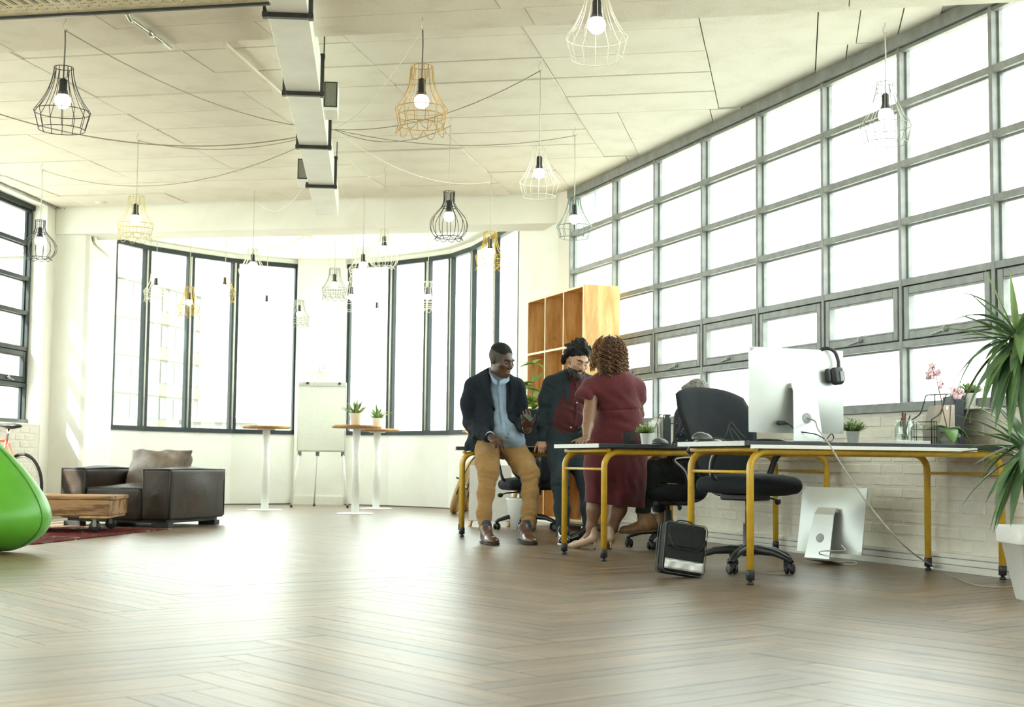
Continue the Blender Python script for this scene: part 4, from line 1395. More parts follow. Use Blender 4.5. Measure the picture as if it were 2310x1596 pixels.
pendant('cream wire cage lamp over the tallest bay pane, lampholder at the window head', (574, 431), 3.5, 571, 562, 631, 64, 'shade', 'white', (JD, 0.24), white_drape=True)
pendant('grey scalloped wire cage lamp in front of the bay pillar', (757, 530), 3.545, 753, 606, 678, 57, 'scallop', 'grey', D=16.6)
pendant('cream scalloped wire cage lamp over the second bay mullion', (355, 530), 3.545, 352, 616, 682, 54, 'scallop', 'white', D=17.0)
pendant('yellow scalloped wire cage lamp over the middle mullion of the left bay windows', (430, 552), 3.545, 427, 648, 716, 50, 'scallop', 'yellow', D=17.9)
pendant('yellow wire cage lamp beside the third bay mullion, half lost in glare', (510, 536), 3.545, 507, 614, 682, 52, 'shade', 'yellow', D=17.2)
pendant('faint cream wire cage lamp low over the tallest bay pane', (604, 552), 3.545, 602, 656, 716, 48, 'scallop', 'white', D=18.6)
pendant('thin grey wire cage lamp at the left edge of the bay pillar', (678, 574), 3.545, 674, 678, 738, 46, 'scallop', 'grey', D=19.0)
pendant('cream wire cage lamp at the right edge of the bay pillar', (796, 540), 3.545, 793, 636, 703, 52, 'shade', 'white', D=17.4)
pendant('lowest cream wire cage lamp of the bay, over the first right pane', (853, 570), 3.545, 851, 673, 727, 46, 'shade', 'white', D=19.0)
pendant('cream scalloped wire cage lamp over a mullion of the right bay windows', (967, 545), 3.545, 965, 636, 704, 50, 'scallop', 'white', D=17.6)

# cable of a lamp further left
pc = thing('power_cable', 'grey cable sagging below the ceiling from the left edge to the duct', 'cable', PD(-60, 238, 10.6))
MB().tube(sag((0, 0, 0), JC - pc.location, 0.22, 20), 0.005, 6).build('cable', cable_m, pc)

# ---------------------------------------------------------------- air duct with black flanges and side grilles
DW, DZ0, DZ1 = 0.226, 3.10, 3.335
a0 = PZ(632, -60, DZ0); a1 = PZ(738, 486, DZ0)
dirn = (a1 - a0); dl = dirn.length; ang = math.atan2(dirn.y, dirn.x)
du = thing('air_duct', 'white sheet metal air duct with black flanges under the ceiling', 'duct', (a0.x, a0.y, DZ0), ang)
fx = []
for v in (31, 208, 329, 418):
    u = 632 + (738 - 632) * (v + 60) / 546
    p = PZ(u, v, DZ0); fx.append((Vector((p.x, p.y)) - Vector((a0.x, a0.y))).length)
xs = [0] + fx + [dl]
for i in range(len(xs) - 1):
    b = MB().span((xs[i] + 0.01, -DW / 2, 0), (xs[i + 1] - 0.01 if i < len(xs) - 2 else xs[i + 1], DW / 2, DZ1 - DZ0), bev=0.002)
    b.build('duct_section', M['duct'], du)
for x in fx:
    b = MB()
    hw, h0, h1 = DW / 2 + 0.024, -0.026, DZ1 - DZ0 + 0.024
    b.span((x - 0.022, -hw, h0), (x + 0.022, hw, h0 + 0.028), bev=0.003)
    b.span((x - 0.022, -hw, h1 - 0.028), (x + 0.022, hw, h1), bev=0.003)
    for s in (-1, 1):
        b.span((x - 0.022, s * hw, h0), (x + 0.022, s * (hw - 0.028), h1), bev=0.003)
        for z in (h0, h1):
            b.box((x - 0.002, s * (hw - 0.012), z + (0.012 if z == h0 else -0.012)), (0.055, 0.032, 0.032), bev=0.004)
    b.build('flange', M['blackmetal'], du)
    for s in (-1, 1):
        MB().tube([(x + 0.03, s * (hw - 0.005), h0 + 0.02), (x + 0.03, s * (hw - 0.005), ZC - DZ0 + 0.01)], 0.004, 6).build('hanger_rod', M['blackmetal'], du)
gri = plain('grey_grille', (0.22, 0.22, 0.18), 0.8, var=0.4, scale=160, bmp=0.6)
for (x, s) in ((fx[1] + 0.55, -1), (fx[3] - 0.05, 1)):
    y0 = s * DW / 2
    bx = MB().span((x, y0, 0.02), (x + 0.30, y0 + s * 0.10, DZ1 - DZ0 - 0.01), bev=0.002).build('side_outlet', M['duct'], du)
    MB().span((x - 0.004, y0 + s * 0.012, 0.05), (x - 0.0005, y0 + s * 0.09, DZ1 - DZ0 - 0.02)).build('grille', gri, bx)
    b = MB()
    for (ya, yb, za, zb_) in ((0.004, 0.098, 0.042, 0.05), (0.004, 0.098, DZ1 - DZ0 - 0.02, DZ1 - DZ0 - 0.012), (0.004, 0.012, 0.042, DZ1 - DZ0 - 0.012), (0.09, 0.098, 0.042, DZ1 - DZ0 - 0.012)):
        b.span((x - 0.007, y0 + s * ya, za), (x, y0 + s * yb, zb_))
    b.build('grille_rim', M['blackmetal'], bx)

# ---------------------------------------------------------------- perforated cable tray hung along the beam
tz = 2.988
tray_m = plain('cream_tray', (0.72, 0.64, 0.42), 0.5, var=0.18, scale=14)
p0 = TS(-5.4, 6.78, tz)
tra = thing('cable_tray', 'perforated cream cable tray along the front beam at the top left', 'cable tray', p0, math.atan2((TS(1, 0, 0) - TS(0, 0, 0)).y, (TS(1, 0, 0) - TS(0, 0, 0)).x))
TL, TW = 2.75, 0.42      # local x along, -y towards the camera
b = MB()
n = 46
pitch = TL / n
for i in range(n):
    x = i * pitch
    b.span((x, -TW, 0), (x + pitch * 0.52, -0.03, 0.002))
for y in (-TW, -0.30, -0.17, -0.045):
    b.span((0, y, -0.0004), (TL, y + 0.022, 0.0026))
for i in range(n):
    x = i * pitch + pitch * 0.72
    b.span((x - 0.002, -TW, 0), (x + 0.002, -0.03, 0.002))
b.build('tray_bottom', tray_m, tra)
b = MB()
b.span((0, -0.004, 0.0), (TL, 0, 0.008)); b.span((0, -0.004, 0.026), (TL, 0, 0.030)); b.span((0, -0.004, 0.048), (TL, 0, 0.06))
for i in range(n * 2):
    x = i * pitch / 2 * 1.0
    zz = (0.008, 0.026) if i % 2 else (0.030, 0.048)
    b.span((x, -0.004, zz[0]), (x + 0.011, 0, zz[1]))
b.build('tray_side', tray_m, tra)
MB().span((0, -TW, 0.045), (TL, -0.006, 0.05)).build('tray_dark_sheet', M['blackmetal'], tra)  # dark sheet added above the tray so its slots look dark
MB().span((0, -0.012, -0.014), (TL, 0.012, 0.0), bev=0.002).build('edge_channel', M['blackmetal'], tra)
for x in (0.4, 1.5, 2.6):
    MB().tube([(x, -0.2, 0.0), (x, -0.2, 0.2)], 0.005, 6).build('hanger_rod', M['steel'], tra)

# conduits
t = thing('conduit_pipe', 'short steel conduit bent along the front beam beside the cable tray', 'pipe', PZ(287, 30, 3.19))
e1 = PZ(300, 48, 3.178) - t.location; e2 = PZ(340, 76, 3.178) - t.location; e3 = PZ(385, 109, 3.178) - t.location
MB().tube(bez([(0, 0, 0.0), e1 * 0.6 + Vector((0, 0, -0.01)), e1, e2], 5) , 0.013, 10).tube([e2, e3], 0.011, 10).build('pipe', M['steel'], t)
MB().tube([e2 * 0.9, e2 * 1.1 - Vector((0, 0, 0))], 0.018, 10).build('coupling', M['steel'], t)
t = thing('trunking_strip', 'narrow cream trunking strip across the ceiling boards to the duct', 'trunking', PZ(506, 100, 3.48))
e = PZ(648, 226, 3.48) - t.location
MB().bar((0, 0, 0), e, 0.035, 0.022).build('strip', M['ceiling'], t)
# the pipe round the left pillar
cz = 3.40
w0 = ML4 @ Vector((-0.016, 9.5, 3.485)); w1 = ML4 @ Vector((-0.016, 16.10, 3.485))
q1 = C(-5.23, 16.13, 3.478); q2 = C(-4.96, 16.13, 3.478); q3 = C(-4.84, 16.2, 3.42); q4 = C(-4.845, 16.26, 3.24); q5 = C(-4.86, 16.42, 3.135); q6 = C(-4.93, 17.2, 3.13); q7 = C(-5.0, 17.6, 3.13)
t = thing('wall_conduit', 'steel conduit along the left ceiling edge and bent round the left pillar', 'pipe', w1)
MB().tube([Vector(p) - w1 for p in (w0, w1)], 0.015, 10).build('wall_run', M['steel'], t)
MB().tube([p - w1 for p in bez([w1, q1, q2, q3, q4, q5, q6, q7], 6)], 0.015, 10).build('pillar_run', M['steel'], t)
for p, qv in ((q1, q2), (q3, q4), (q4, q5)):
    m = (p + qv) / 2; d = (qv - p).normalized()
    MB().tube([m - w1 - d * 0.05, m - w1 + d * 0.05], 0.02, 10).build('coupling', M['steel'], t)
# smoke detector at the ceiling, junction box of the bay
t = thing('ceiling_rose', 'small cream ceiling fitting near the left pillar', 'ceiling fitting', PZ(228, 455, 3.5) - Vector((0, 0, 0.03)))
MB().lathe([(0.02, 0.0), (0.06, 0.006), (0.065, 0.02), (0.07, 0.035)], 24).build('cover', M['ceiling'], t)
t = thing('junction_box', 'cream junction box on the bay ceiling with cables looping out', 'junction box', PZ(690, 531, 3.515))
MB().box((0, 0, 0), (0.16, 0.1, 0.045), bev=0.008).build('box', M['ceiling'], t)
MB().tube([(-0.08, 0, 0), (-0.36, 0.05, 0)], 0.011, 8).build('conduit', M['steel'], t)
for k, (u, v, s_) in enumerate(((520, 540, 0.14), (440, 545, 0.16), (830, 545, 0.14), (960, 540, 0.18))):
    MB().tube(sag((0, 0, -0.01), PZ(u, v, 3.54) - t.location, s_), 0.004, 5).build('cable', cable_w, t)
# ---------------------------------------------------------------- people
from mathutils.bvhtree import BVHTree
skin_dark = plain('dark_brown_skin', (0.075, 0.036, 0.021), 0.42, var=0.12, scale=40, bmp=0.05)
skin_dark_lip = plain('dark_lip', (0.15, 0.062, 0.045), 0.4, var=0.1)
skin_olive = plain('olive_skin', (0.42, 0.235, 0.15), 0.48, var=0.10, scale=40)
skin_lip = plain('pink_lip', (0.36, 0.15, 0.11), 0.45, var=0.1)
skin_brown = plain('warm_brown_skin', (0.21, 0.105, 0.06), 0.45, var=0.10, scale=40)
skin_pale = plain('fair_skin', (0.55, 0.31, 0.20), 0.5, var=0.08, scale=40)
nails = plain('finger_nail', (0.45, 0.28, 0.22), 0.35, var=0.05)
hair_black = plain('black_hair', (0.009, 0.008, 0.008), 0.7, var=0.4, scale=160, bmp=0.6, spec=0.2)
hair_stub = plain('shaved_hair', (0.045, 0.032, 0.025), 0.7, var=0.4, scale=260)
brow = plain('dark_brow', (0.016, 0.011, 0.009), 0.7, var=0.3, scale=120)
eye_w = plain('eye_white', (0.55, 0.52, 0.48), 0.25, var=0.03)
iris = plain('dark_iris', (0.02, 0.012, 0.008), 0.15, var=0.1)

class Body:
    """a person: local x to the camera's right, y away from it, z up, origin on the floor at depth D0 under pixel column u0"""
    def __init__(s, name_label, u0, D0):
        x0, _, _ = PCAM(u0, 1200, D0)
        s.o = np.array([x0, D0, 0.0])
        s.t = thing('person', name_label, 'person', C(x0, D0), -YAW)
    def P(s, u, v, d):
        return np.array(PCAM(u, v, d)) - s.o
    def bvh(s, ob):
        me = ob.data
        s.tree = BVHTree.FromPolygons([v.co for v in me.vertices], [p.vertices for p in me.polygons])
    def S(s, u, v, lift=0.003):
        """the point of the last bvh'd mesh that shows at pixel (u, v)"""
        o = Vector(np.array([0, 0, CAM_H]) - s.o)
        d = (Vector(s.P(u, v, 10.0)) - o).normalized()
        h, n, i, dist = s.tree.ray_cast(o, d)
        if h is None: return None
        if n.dot(d) > 0: n = -n
        return h + n * lift, n
    def patch(s, name, pts, mat, lift=0.004, thick=0.005, sub=3, par=None):
        """a flat piece of cloth laid on the last mesh along a pixel outline given as two edges"""
        A, B = pts
        rows = []
        n = 10
        def along(E, t):
            k = t * (len(E) - 1); i = min(int(k), len(E) - 2); f = k - i
            return E[i][0] * (1 - f) + E[i + 1][0] * f, E[i][1] * (1 - f) + E[i + 1][1] * f
        for i in range(n + 1):
            a = along(A, i / n); b = along(B, i / n)
            r = []
            for k in range(sub + 1):
                f = k / sub
                q = s.S(a[0] * (1 - f) + b[0] * f, a[1] * (1 - f) + b[1] * f, lift)
                r.append(q[0] if q else None)
            rows.append(r)
        # fill misses from neighbours
        for r in rows:
            g = [p for p in r if p is not None]
            if not g: return None
            for k in range(len(r)):
                if r[k] is None: r[k] = g[0] if k == 0 else (r[k - 1] or g[0])
        b = MB().grid(rows)
        return b.build(name, mat, par or s.t, thick=thick)
    def button(s, u, v, mat, r=0.006, par=None):
        q = s.S(u, v, 0.001)
        if not q: return
        p, n = q
        Mx = n.to_track_quat('Z', 'Y').to_matrix()
        MB().lathe([(r, 0), (r, 0.002), (r * 0.7, 0.003)], 10, p, M=Mx).build('button', mat, par or s.t)

def add_head(c, ctr, R, s):
    """clay head: face along -y of R"""
    R3 = R.to_3x3()
    X = lambda x, y, z: np.array(ctr) + np.array(R3 @ Vector((x, y, z))) * s
    E = lambda p, r, k=0.02, op='add', Rr=None: c.ell(X(*p), tuple(q * s for q in r), R=(R3 @ Rr) if Rr is not None else R3, k=k * s, op=op)
    E((0, 0.018, 0.036), (0.076, 0.098, 0.088))
    E((0, -0.024, -0.035), (0.064, 0.072, 0.088), 0.03)
    E((0, -0.066, -0.098), (0.030, 0.026, 0.024), 0.03)
    for q in (-1, 1):
        E((q * 0.046, -0.060, -0.022), (0.024, 0.024, 0.020), 0.025)
        E((q * 0.047, -0.010, -0.072), (0.020, 0.040, 0.030), 0.03)
    E((0, -0.082, 0.022), (0.054, 0.018, 0.013), 0.02)
    for q in (-1, 1):
        E((q * 0.032, -0.100, -0.002), (0.021, 0.016, 0.012), 0.014, 'cut')
        E((q * 0.0315, -0.0795, -0.003), (0.0155, 0.0125, 0.0105), 0.006)
    c.cone(X(0, -0.088, 0.012), X(0, -0.112, -0.030), 0.0085 * s, 0.0135 * s, 0.012 * s)
    for q in (-1, 1):
        E((q * 0.0135, -0.099, -0.035), (0.0095, 0.011, 0.0085), 0.008)
    E((0, -0.094, -0.0625), (0.025, 0.010, 0.0070), 0.008)
    E((0, -0.0925, -0.0775), (0.021, 0.0115, 0.0085), 0.008)
    E((0, -0.104, -0.0700), (0.020, 0.010, 0.0020), 0.004, 'cut')
    for q in (-1, 1):
        E((q * 0.077, 0.014, -0.004), (0.010, 0.021, 0.033), 0.010)
        E((q * 0.088, 0.008, 0.000), (0.006, 0.010, 0.017), 0.006, 'cut')
    return X

def head_paint(ctr, R, s, lip=1, brw=2, stub=None, beard=None):
    Ri = R.to_3x3().inverted()
    ctr = Vector(ctr)
    def f(p):
        q = Ri @ (Vector(p) - ctr) / s
        x, y, z = abs(q.x), q.y, q.z
        if y < -0.05 and x < 0.12:
            if beard is not None:
                if (z < -0.060 and x > 0.02) or z < -0.09:
                    if not (x < 0.022 and -0.084 < z < -0.058 and y < -0.085): return beard
            if -0.085 < z < -0.056 and x < 0.0255 - abs(z + 0.0705) * 0.5 and y < -0.083: return lip
            if abs(z - 0.0205 - 0.006 * math.sin(max(0, (x - 0.012)) / 0.04 * PI)) < 0.0048 and 0.012 < x < 0.052 and y < -0.06: return brw
            if abs(z + 0.0065) < 0.0022 and 0.019 < x < 0.045 and y < -0.07: return brw
        if beard is not None and -0.05 <= y < 0.0 and z < -0.065 and x > 0.03 and z > -0.13: return beard
        if stub is not None and y > -0.058 + 0.25 * max(0, -(z - 0.02)) and z > -0.02 - (y > 0.03) * 0.04 and z < 0.075: return stub
        return 0
    return f

def add_hand(c, w, fdir, nrm, L=0.185, side=1, curl=(0.3, 0.4, 0.5, 0.6), spread=0.06, thumb=(0.9, 0.35), r=0.0088, k=0.006):
    """w: wrist; fdir: towards the fingers; nrm: out of the back of the hand; side: +1 puts the thumb on fdir x nrm"""
    f = Vector(fdir).normalized(); n = Vector(nrm); n = (n - f * n.dot(f)).normalized()
    s = f.cross(n) * side
    w = Vector(w)
    P = lambda a, b, d: np.array(w + f * (a * L) + s * (b * L) + n * (d * L))
    # palm
    Rp = Matrix((s, f, n)).transposed()
    c.ell(P(0.26, 0.0, 0), (0.225 * L, 0.29 * L, 0.082 * L), R=Rp, k=0.012)
    c.ell(P(0.36, 0.0, 0.0), (0.235 * L, 0.15 * L, 0.078 * L), R=Rp, k=0.012)
    c.ell(P(0.20, 0.13, -0.03), (0.10 * L, 0.18 * L, 0.085 * L), R=Rp, k=0.012)
    lens = (0.42, 0.47, 0.44, 0.35)
    offs = (0.165, 0.055, -0.055, -0.155)
    tips = []
    for i in range(4):
        a = curl[i]
        b0 = 0.47 - (0.03 if i in (0,) else (0.06 if i == 3 else 0))
        p = P(b0 - 0.10, offs[i], 0.0)
        q = P(b0, offs[i], 0.01)
        pts = [p, q]
        ang = 0.0
        d = f; pos = Vector(q)
        for j, (fr, ca) in enumerate(((0.45, a), (0.30, a * 1.25), (0.25, a * 0.8))):
            ang += ca
            dirv = (f * math.cos(ang) - n * math.sin(ang) + s * ((offs[i]) * spread * 8 * (1 if j == 0 else 0.5))).normalized()
            pos = pos + dirv * (lens[i] * L * fr)
            pts.append(np.array(pos))
        rr = r * (0.92 if i == 3 else 1.0)
        c.chain(pts, [rr * 1.12, rr * 1.08, rr, rr * 0.93, rr * 0.80], k)
        tips.append(Vector(pts[-1]))
    a, b = thumb
    tb = Vector(P(0.12, 0.17, -0.03))
    d1 = (f * math.cos(a) + s * math.sin(a) - n * b).normalized()
    d2 = (f * math.cos(a * 0.55) + s * math.sin(a * 0.55) - n * (b * 1.3)).normalized()
    t1 = tb + d1 * (0.20 * L); t2 = t1 + d2 * (0.17 * L); t3 = t2 + d2 * (0.13 * L)
    c.chain([np.array(tb), np.array(t1), np.array(t2), np.array(t3)], [r * 1.5, r * 1.25, r * 1.1, r * 0.85], k)
    return tips

def add_shoe(c, heel, toe, L=None, w=0.047, h=0.075, lift=0.0):
    """heel and toe on the ground (local points)"""
    a = Vector(heel); b = Vector(toe)
    f = (b - a).normalized()
    upv = Vector((0, 0, 1)); upv = (upv - f * upv.dot(f)).normalized()
    s = f.cross(upv)
    L = L or (b - a).length
    R = Matrix((s, f, upv)).transposed()
    P = lambda x, y, z: np.array(a + s * x + f * (y * L) + upv * z)
    c.ell(P(0, 0.16, 0.046), (w * 0.78, 0.19 * L, 0.05), R=R, k=0.02)
    c.ell(P(0, 0.40, 0.040), (w * 0.80, 0.30 * L, 0.046), R=R, k=0.03)
    c.ell(P(0, 0.70, 0.030), (w * 0.98, 0.26 * L, 0.033), R=R, k=0.03)
    c.ell(P(0, 0.84, 0.026), (w * 0.80, 0.16 * L, 0.027), R=R, k=0.02)
    c.cone(P(0, 0.20, 0.06), P(0, 0.17, h + 0.03), 0.040, 0.042, 0.03)
    c.cone(P(0, 0.36, 0.065), P(0, 0.20, h + 0.02), 0.034, 0.038, 0.03)
    return P, R

def sole(par, P, w, L, mat, heel=True, th=0.012):
    n = 16
    prof = [(-0.72, 0.02), (-0.78, 0.15), (-0.70, 0.35), (-0.78, 0.5), (-1.0, 0.68), (-0.93, 0.84), (-0.6, 0.96), (0, 1.0)]
    pts = [(x * w, y) for x, y in prof] + [(-x * w, y) for x, y in prof[::-1][1:]] + [(0, -0.02)]
    lo = [Vector(P(x, y, 0.0)) for x, y in pts]; hi = [Vector(P(x, y, th)) for x, y in pts]
    b = MB()
    V0 = [b.bm.verts.new(p) for p in lo]; V1 = [b.bm.verts.new(p) for p in hi]
    m = len(pts)
    for i in range(m):
        b.bm.faces.new((V0[i], V0[(i + 1) % m], V1[(i + 1) % m], V1[i]))
    b.bm.faces.new(V0[::-1]); b.bm.faces.new(V1)
    return b.build('sole', mat, par)

def wrinkles(centres, amp=0.006, freq=60.0):
    """soft folds round the given points (x, y, z, reach)"""
    def f(x, y, z):
        out = 0.0
        for (cx, cy, cz, R, ax) in centres:
            d2 = ((x - cx) ** 2 + (y - cy) ** 2 + (z - cz) ** 2) / (R * R)
            ph = (ax[0] * (x - cx) + ax[1] * (y - cy) + ax[2] * (z - cz)) * freq
            ph2 = (ax[1] * (x - cx) + ax[2] * (y - cy) + ax[0] * (z - cz)) * freq * 0.6
            out = out + amp * np.sin(ph + 1.3 * np.sin(ph2)) * np.exp(-d2)
        return out
    return f

navy = cloth('navy_jacket_cloth', (0.014, 0.018, 0.025), fold=9, fb=0.3, sheen=0.02)
teal = cloth('slate_suit_cloth', (0.022, 0.031, 0.038), fold=9, fb=0.3, sheen=0.02)
shirt_blue = cloth('blue_shirt_cloth', (0.27, 0.36, 0.47), fold=16, fb=0.5, var=0.12)
shirt_maroon = cloth('maroon_shirt_cloth', (0.060, 0.015, 0.017), fold=14, fb=0.4)
khaki = cloth('khaki_cloth', (0.30, 0.17, 0.062), fold=13, fb=0.55, var=0.14)
dress_m = cloth('burgundy_dress_cloth', (0.095, 0.019, 0.023), fold=8, fb=0.35, var=0.12, sheen=0.2)
shoe_brown = plain('brown_shoe_leather', (0.085, 0.036, 0.022), 0.28, var=0.35, scale=14)
boot_tan = plain('tan_boot_leather', (0.20, 0.105, 0.042), 0.5, var=0.25, scale=20)
shoe_black = plain('black_patent_leather', (0.012, 0.012, 0.014), 0.14, var=0.2)
nude = plain('nude_patent_leather', (0.46, 0.32, 0.21), 0.28, var=0.06)
sole_m = plain('dark_sole', (0.02, 0.016, 0.013), 0.6)
denim_grey = cloth('dark_trouser_cloth', (0.022, 0.026, 0.027), fold=10, fb=0.4)
white_btn = plain('white_button', (0.75, 0.74, 0.70), 0.35)
dark_btn = plain('dark_button', (0.02, 0.025, 0.035), 0.35)

# ================================================================ the seated man in the navy jacket
m1 = Body('man in navy jacket, blue shirt and khaki trousers perched on a desk edge', 1120, 11.7)
P = m1.P
hc = P(1131, 814, 11.98)
HR = (Matrix.Rotation(math.radians(46), 4, 'Z') @ Matrix.Rotation(math.radians(14), 4, 'X'))
c = Clay((-0.42, -0.75, -0.02), (0.42, 0.62, 1.72), 0.0055, 0.02)
hs = 1.14
add_head(c, hc, HR, hs)
c.cone(P(1126, 822, 12.05), P(1119, 862, 12.08), 0.066, 0.074, 0.03)
c.cone(P(1114, 880, 12.1), P(1120, 960, 12.1), 0.13, 0.12, 0.05, flat=((0, 1, 0), 0.75))
c.cone(P(1120, 960, 12.1), P(1122, 995, 12.1), 0.12, 0.13, 0.05, flat=((0, 1, 0), 0.8))
c.cone(P(1078, 872, 12.08), P(1155, 872, 12.1), 0.06, 0.06, 0.05)
rs, re, rw = P(1067, 874, 12.06), P(1064, 955, 12.12), P(1107, 988, 11.78)
ls, le, lw = P(1165, 874, 12.08), P(1171, 952, 12.14), P(1190, 968, 11.80)
for a, b_, w_ in ((rs, re, rw), (ls, le, lw)):
    c.chain([a, b_, w_], [0.05, 0.042, 0.029])
rh, rk, ra = P(1099, 1000, 12.08), P(1102, 1066, 11.70), P(1097, 1194, 11.36)
lh, lk, la = P(1149, 1000, 12.08), P(1195, 1068, 11.72), P(1190, 1192, 11.45)
for a, b_, w_ in ((rh, rk, ra), (lh, lk, la)):
    c.chain([a, b_, w_], [0.08, 0.046, 0.030])
# his right hand hangs over his lap, first finger pointing
t1 = add_hand(c, rw, P(1134, 1000, 11.66) - rw, (0.25, -0.85, 0.5), 0.20, -1, (0.12, 0.5, 0.65, 0.75), 0.02, (0.5, 0.3))
# his left hand is raised, palm up, fingers closed round a phone
t2 = add_hand(c, lw, P(1187, 938, 11.70) - lw, (0.15, -0.95, -0.15), 0.20, 1, (0.30, 0.38, 0.42, 0.50), 0.03, (0.75, 0.25))
mats = [skin_dark, skin_dark_lip, brow, hair_stub]
body = c.build('body', mats, m1.t, 0.0, paint=head_paint(hc, HR, hs, stub=3))
R3 = HR.to_3x3()
def headpt(x, y, z): return Vector(hc) + R3 @ Vector((x, y, z)) * hs
hcl = Clay(hc - 0.2, hc + 0.2, 0.005, 0.02)
hcl.ell(headpt(0, 0.020, 0.046), tuple(q * hs for q in (0.078, 0.098, 0.087)), R=R3)
hcl.half(headpt(0, 0, 0.062), R3 @ Vector((0, 0.16, -1)))
hcl.half(headpt(0, -0.070, 0.07), R3 @ Vector((0, -1, -0.25)))
hcl.field(lambda x, y, z: 0.0022 * np.sin(230 * x) * np.sin(230 * y + 1) * np.sin(230 * z))
hcl.build('hair', hair_black, m1.t)

# trousers
c = Clay((-0.42, -0.75, 0.05), (0.42, 0.62, 1.0), 0.0075, 0.03)
c.cone(P(1100, 992, 12.12), P(1146, 992, 12.12), 0.135, 0.135, 0.05)
c.chain([rh, P(1099, 1042, 11.80), rk, P(1096, 1115, 11.58), P(1092, 1160, 11.45), P(1094, 1192, 11.37)], [0.116, 0.094, 0.080, 0.064, 0.054, 0.050], 0.05)
c.chain([lh, P(1180, 1046, 11.86), lk, P(1196, 1115, 11.62), P(1194, 1155, 11.52), P(1190, 1188, 11.45)], [0.118, 0.096, 0.074, 0.063, 0.056, 0.054], 0.05)
c.field(wrinkles([(*P(1100, 1085, 11.6), 0.13, (0.25, 0.1, 1)), (*P(1196, 1090, 11.65), 0.13, (-0.3, 0.1, 1)), (*P(1095, 1180, 11.4), 0.09, (0.1, 0.3, 1)), (*P(1190, 1172, 11.45), 0.11, (-0.2, 0.3, 1)),
                  (*P(1100, 1012, 11.95), 0.10, (0.3, 0.2, 1)), (*P(1150, 1015, 11.95), 0.12, (0.8, 0.2, 0.6))], 0.0042, 120))
c.half(P(1093, 1197, 11.37), (0, 0, -1))
c.build('trousers', khaki, m1.t, 0.05)
# socks and shoes
for nm, (an, hl, tl) in (('r', (P(1097, 1194, 11.36), P(1092, 1225, 11.30), P(1117, 1232, 10.98))), ('l', (P(1189, 1190, 11.45), P(1177, 1222, 11.44), P(1203, 1232, 11.06)))):
    hl = hl.copy(); tl = tl.copy(); hl[2] = 0.003 if nm == 'r' else 0.016; tl[2] = 0.003
    sk = Clay(np.minimum(hl, tl) - 0.12, np.maximum(hl, tl) + np.array([0.12, 0.12, 0.25]), 0.006, 0.02)
    sk.cone(an + np.array([0, 0, 0.03]), (hl * 0.75 + tl * 0.25) + np.array([0, 0, 0.07]), 0.043, 0.040)
    sk.build('sock', plain('navy_sock_' + nm, (0.02, 0.028, 0.05), 0.9), m1.t)
    sc_ = Clay(np.minimum(hl, tl) - 0.1, np.maximum(hl, tl) + np.array([0.1, 0.1, 0.16]), 0.0055, 0.02)
    Pf, Rf = add_shoe(sc_, hl, tl, w=0.052)
    so = sc_.build('shoe', shoe_brown, m1.t)
    sole(so, Pf, 0.055, 1, sole_m, th=0.014)
    lb = MB()
    for k in range(4):
        y = 0.36 + 0.075 * k
        lb.tube([Pf(-0.022, y, 0.094 - 0.075 * (y - 0.3) / 0.5), Pf(0, y + 0.02, 0.104 - 0.08 * (y - 0.3) / 0.5), Pf(0.022, y, 0.094 - 0.075 * (y - 0.3) / 0.5)], 0.0028, 6)
    lb.build('laces', shoe_black, so)
# shirt
c = Clay((-0.42, -0.3, 0.6), (0.42, 0.62, 1.6), 0.007, 0.03)
c.cone(P(1123, 846, 12.06), P(1122, 858, 12.08), 0.080, 0.088, 0.03)
c.cone(P(1118, 878, 12.112), P(1126, 955, 12.105), 0.160, 0.146, 0.05, flat=((0, 1, 0), 0.80))
c.cone(P(1126, 955, 12.105), P(1138, 992, 12.08), 0.146, 0.172, 0.05, flat=((0, 1, 0), 0.85))
c.cone(P(1140, 988, 11.99), P(1164, 997, 11.93), 0.10, 0.080, 0.05)
c.field(wrinkles([(*P(1128, 950, 11.92), 0.12, (0.7, 0, 0.7)), (*P(1140, 985, 11.86), 0.13, (0.9, 0, -0.5)), (*P(1120, 970, 11.9), 0.08, (0.2, 0, 1))], 0.0055, 75))
c.half(P(1123, 843, 12.05), (0.15, -0.25, 1))
c.cone(P(1123, 838, 11.90), P(1124, 860, 11.88), 0.060, 0.030, 0.008, 'cut')
shirt = c.build('shirt', shirt_blue, m1.t, 0.05)
m1.bvh(shirt)
for A_, B_ in (([(1103, 829, 12.03), (1108, 845, 11.96), (1121, 860, 11.905)], [(1107, 849, 11.97), (1112, 862, 11.92), (1121, 870, 11.89)]),
               ([(1148, 846, 12.00), (1139, 853, 11.94), (1126, 860, 11.905)], [(1149, 859, 11.96), (1139, 867, 11.91), (1126, 870, 11.89)])):
    MB().grid([bez([P(*q_) for q_ in A_], 4), bez([(P(*q_) + P(*w_)) / 2 + np.array([0, -0.004, 0]) for q_, w_ in zip(A_, B_)], 4), bez([P(*q_) for q_ in B_], 4)]).build('collar', shirt_blue, m1.t, thick=0.006)
m1.patch('placket', ([(1121, 866), (1125, 905), (1128, 940), (1134, 968), (1141, 990)], [(1129, 866), (1133, 905), (1136, 940), (1142, 968), (1149, 990)]), shirt_blue, 0.003, 0.003)
for (u, v) in ((1124, 890), (1127, 913), (1131, 936), (1138, 955), (1146, 980)):
    m1.button(u, v, dark_btn, 0.0055)
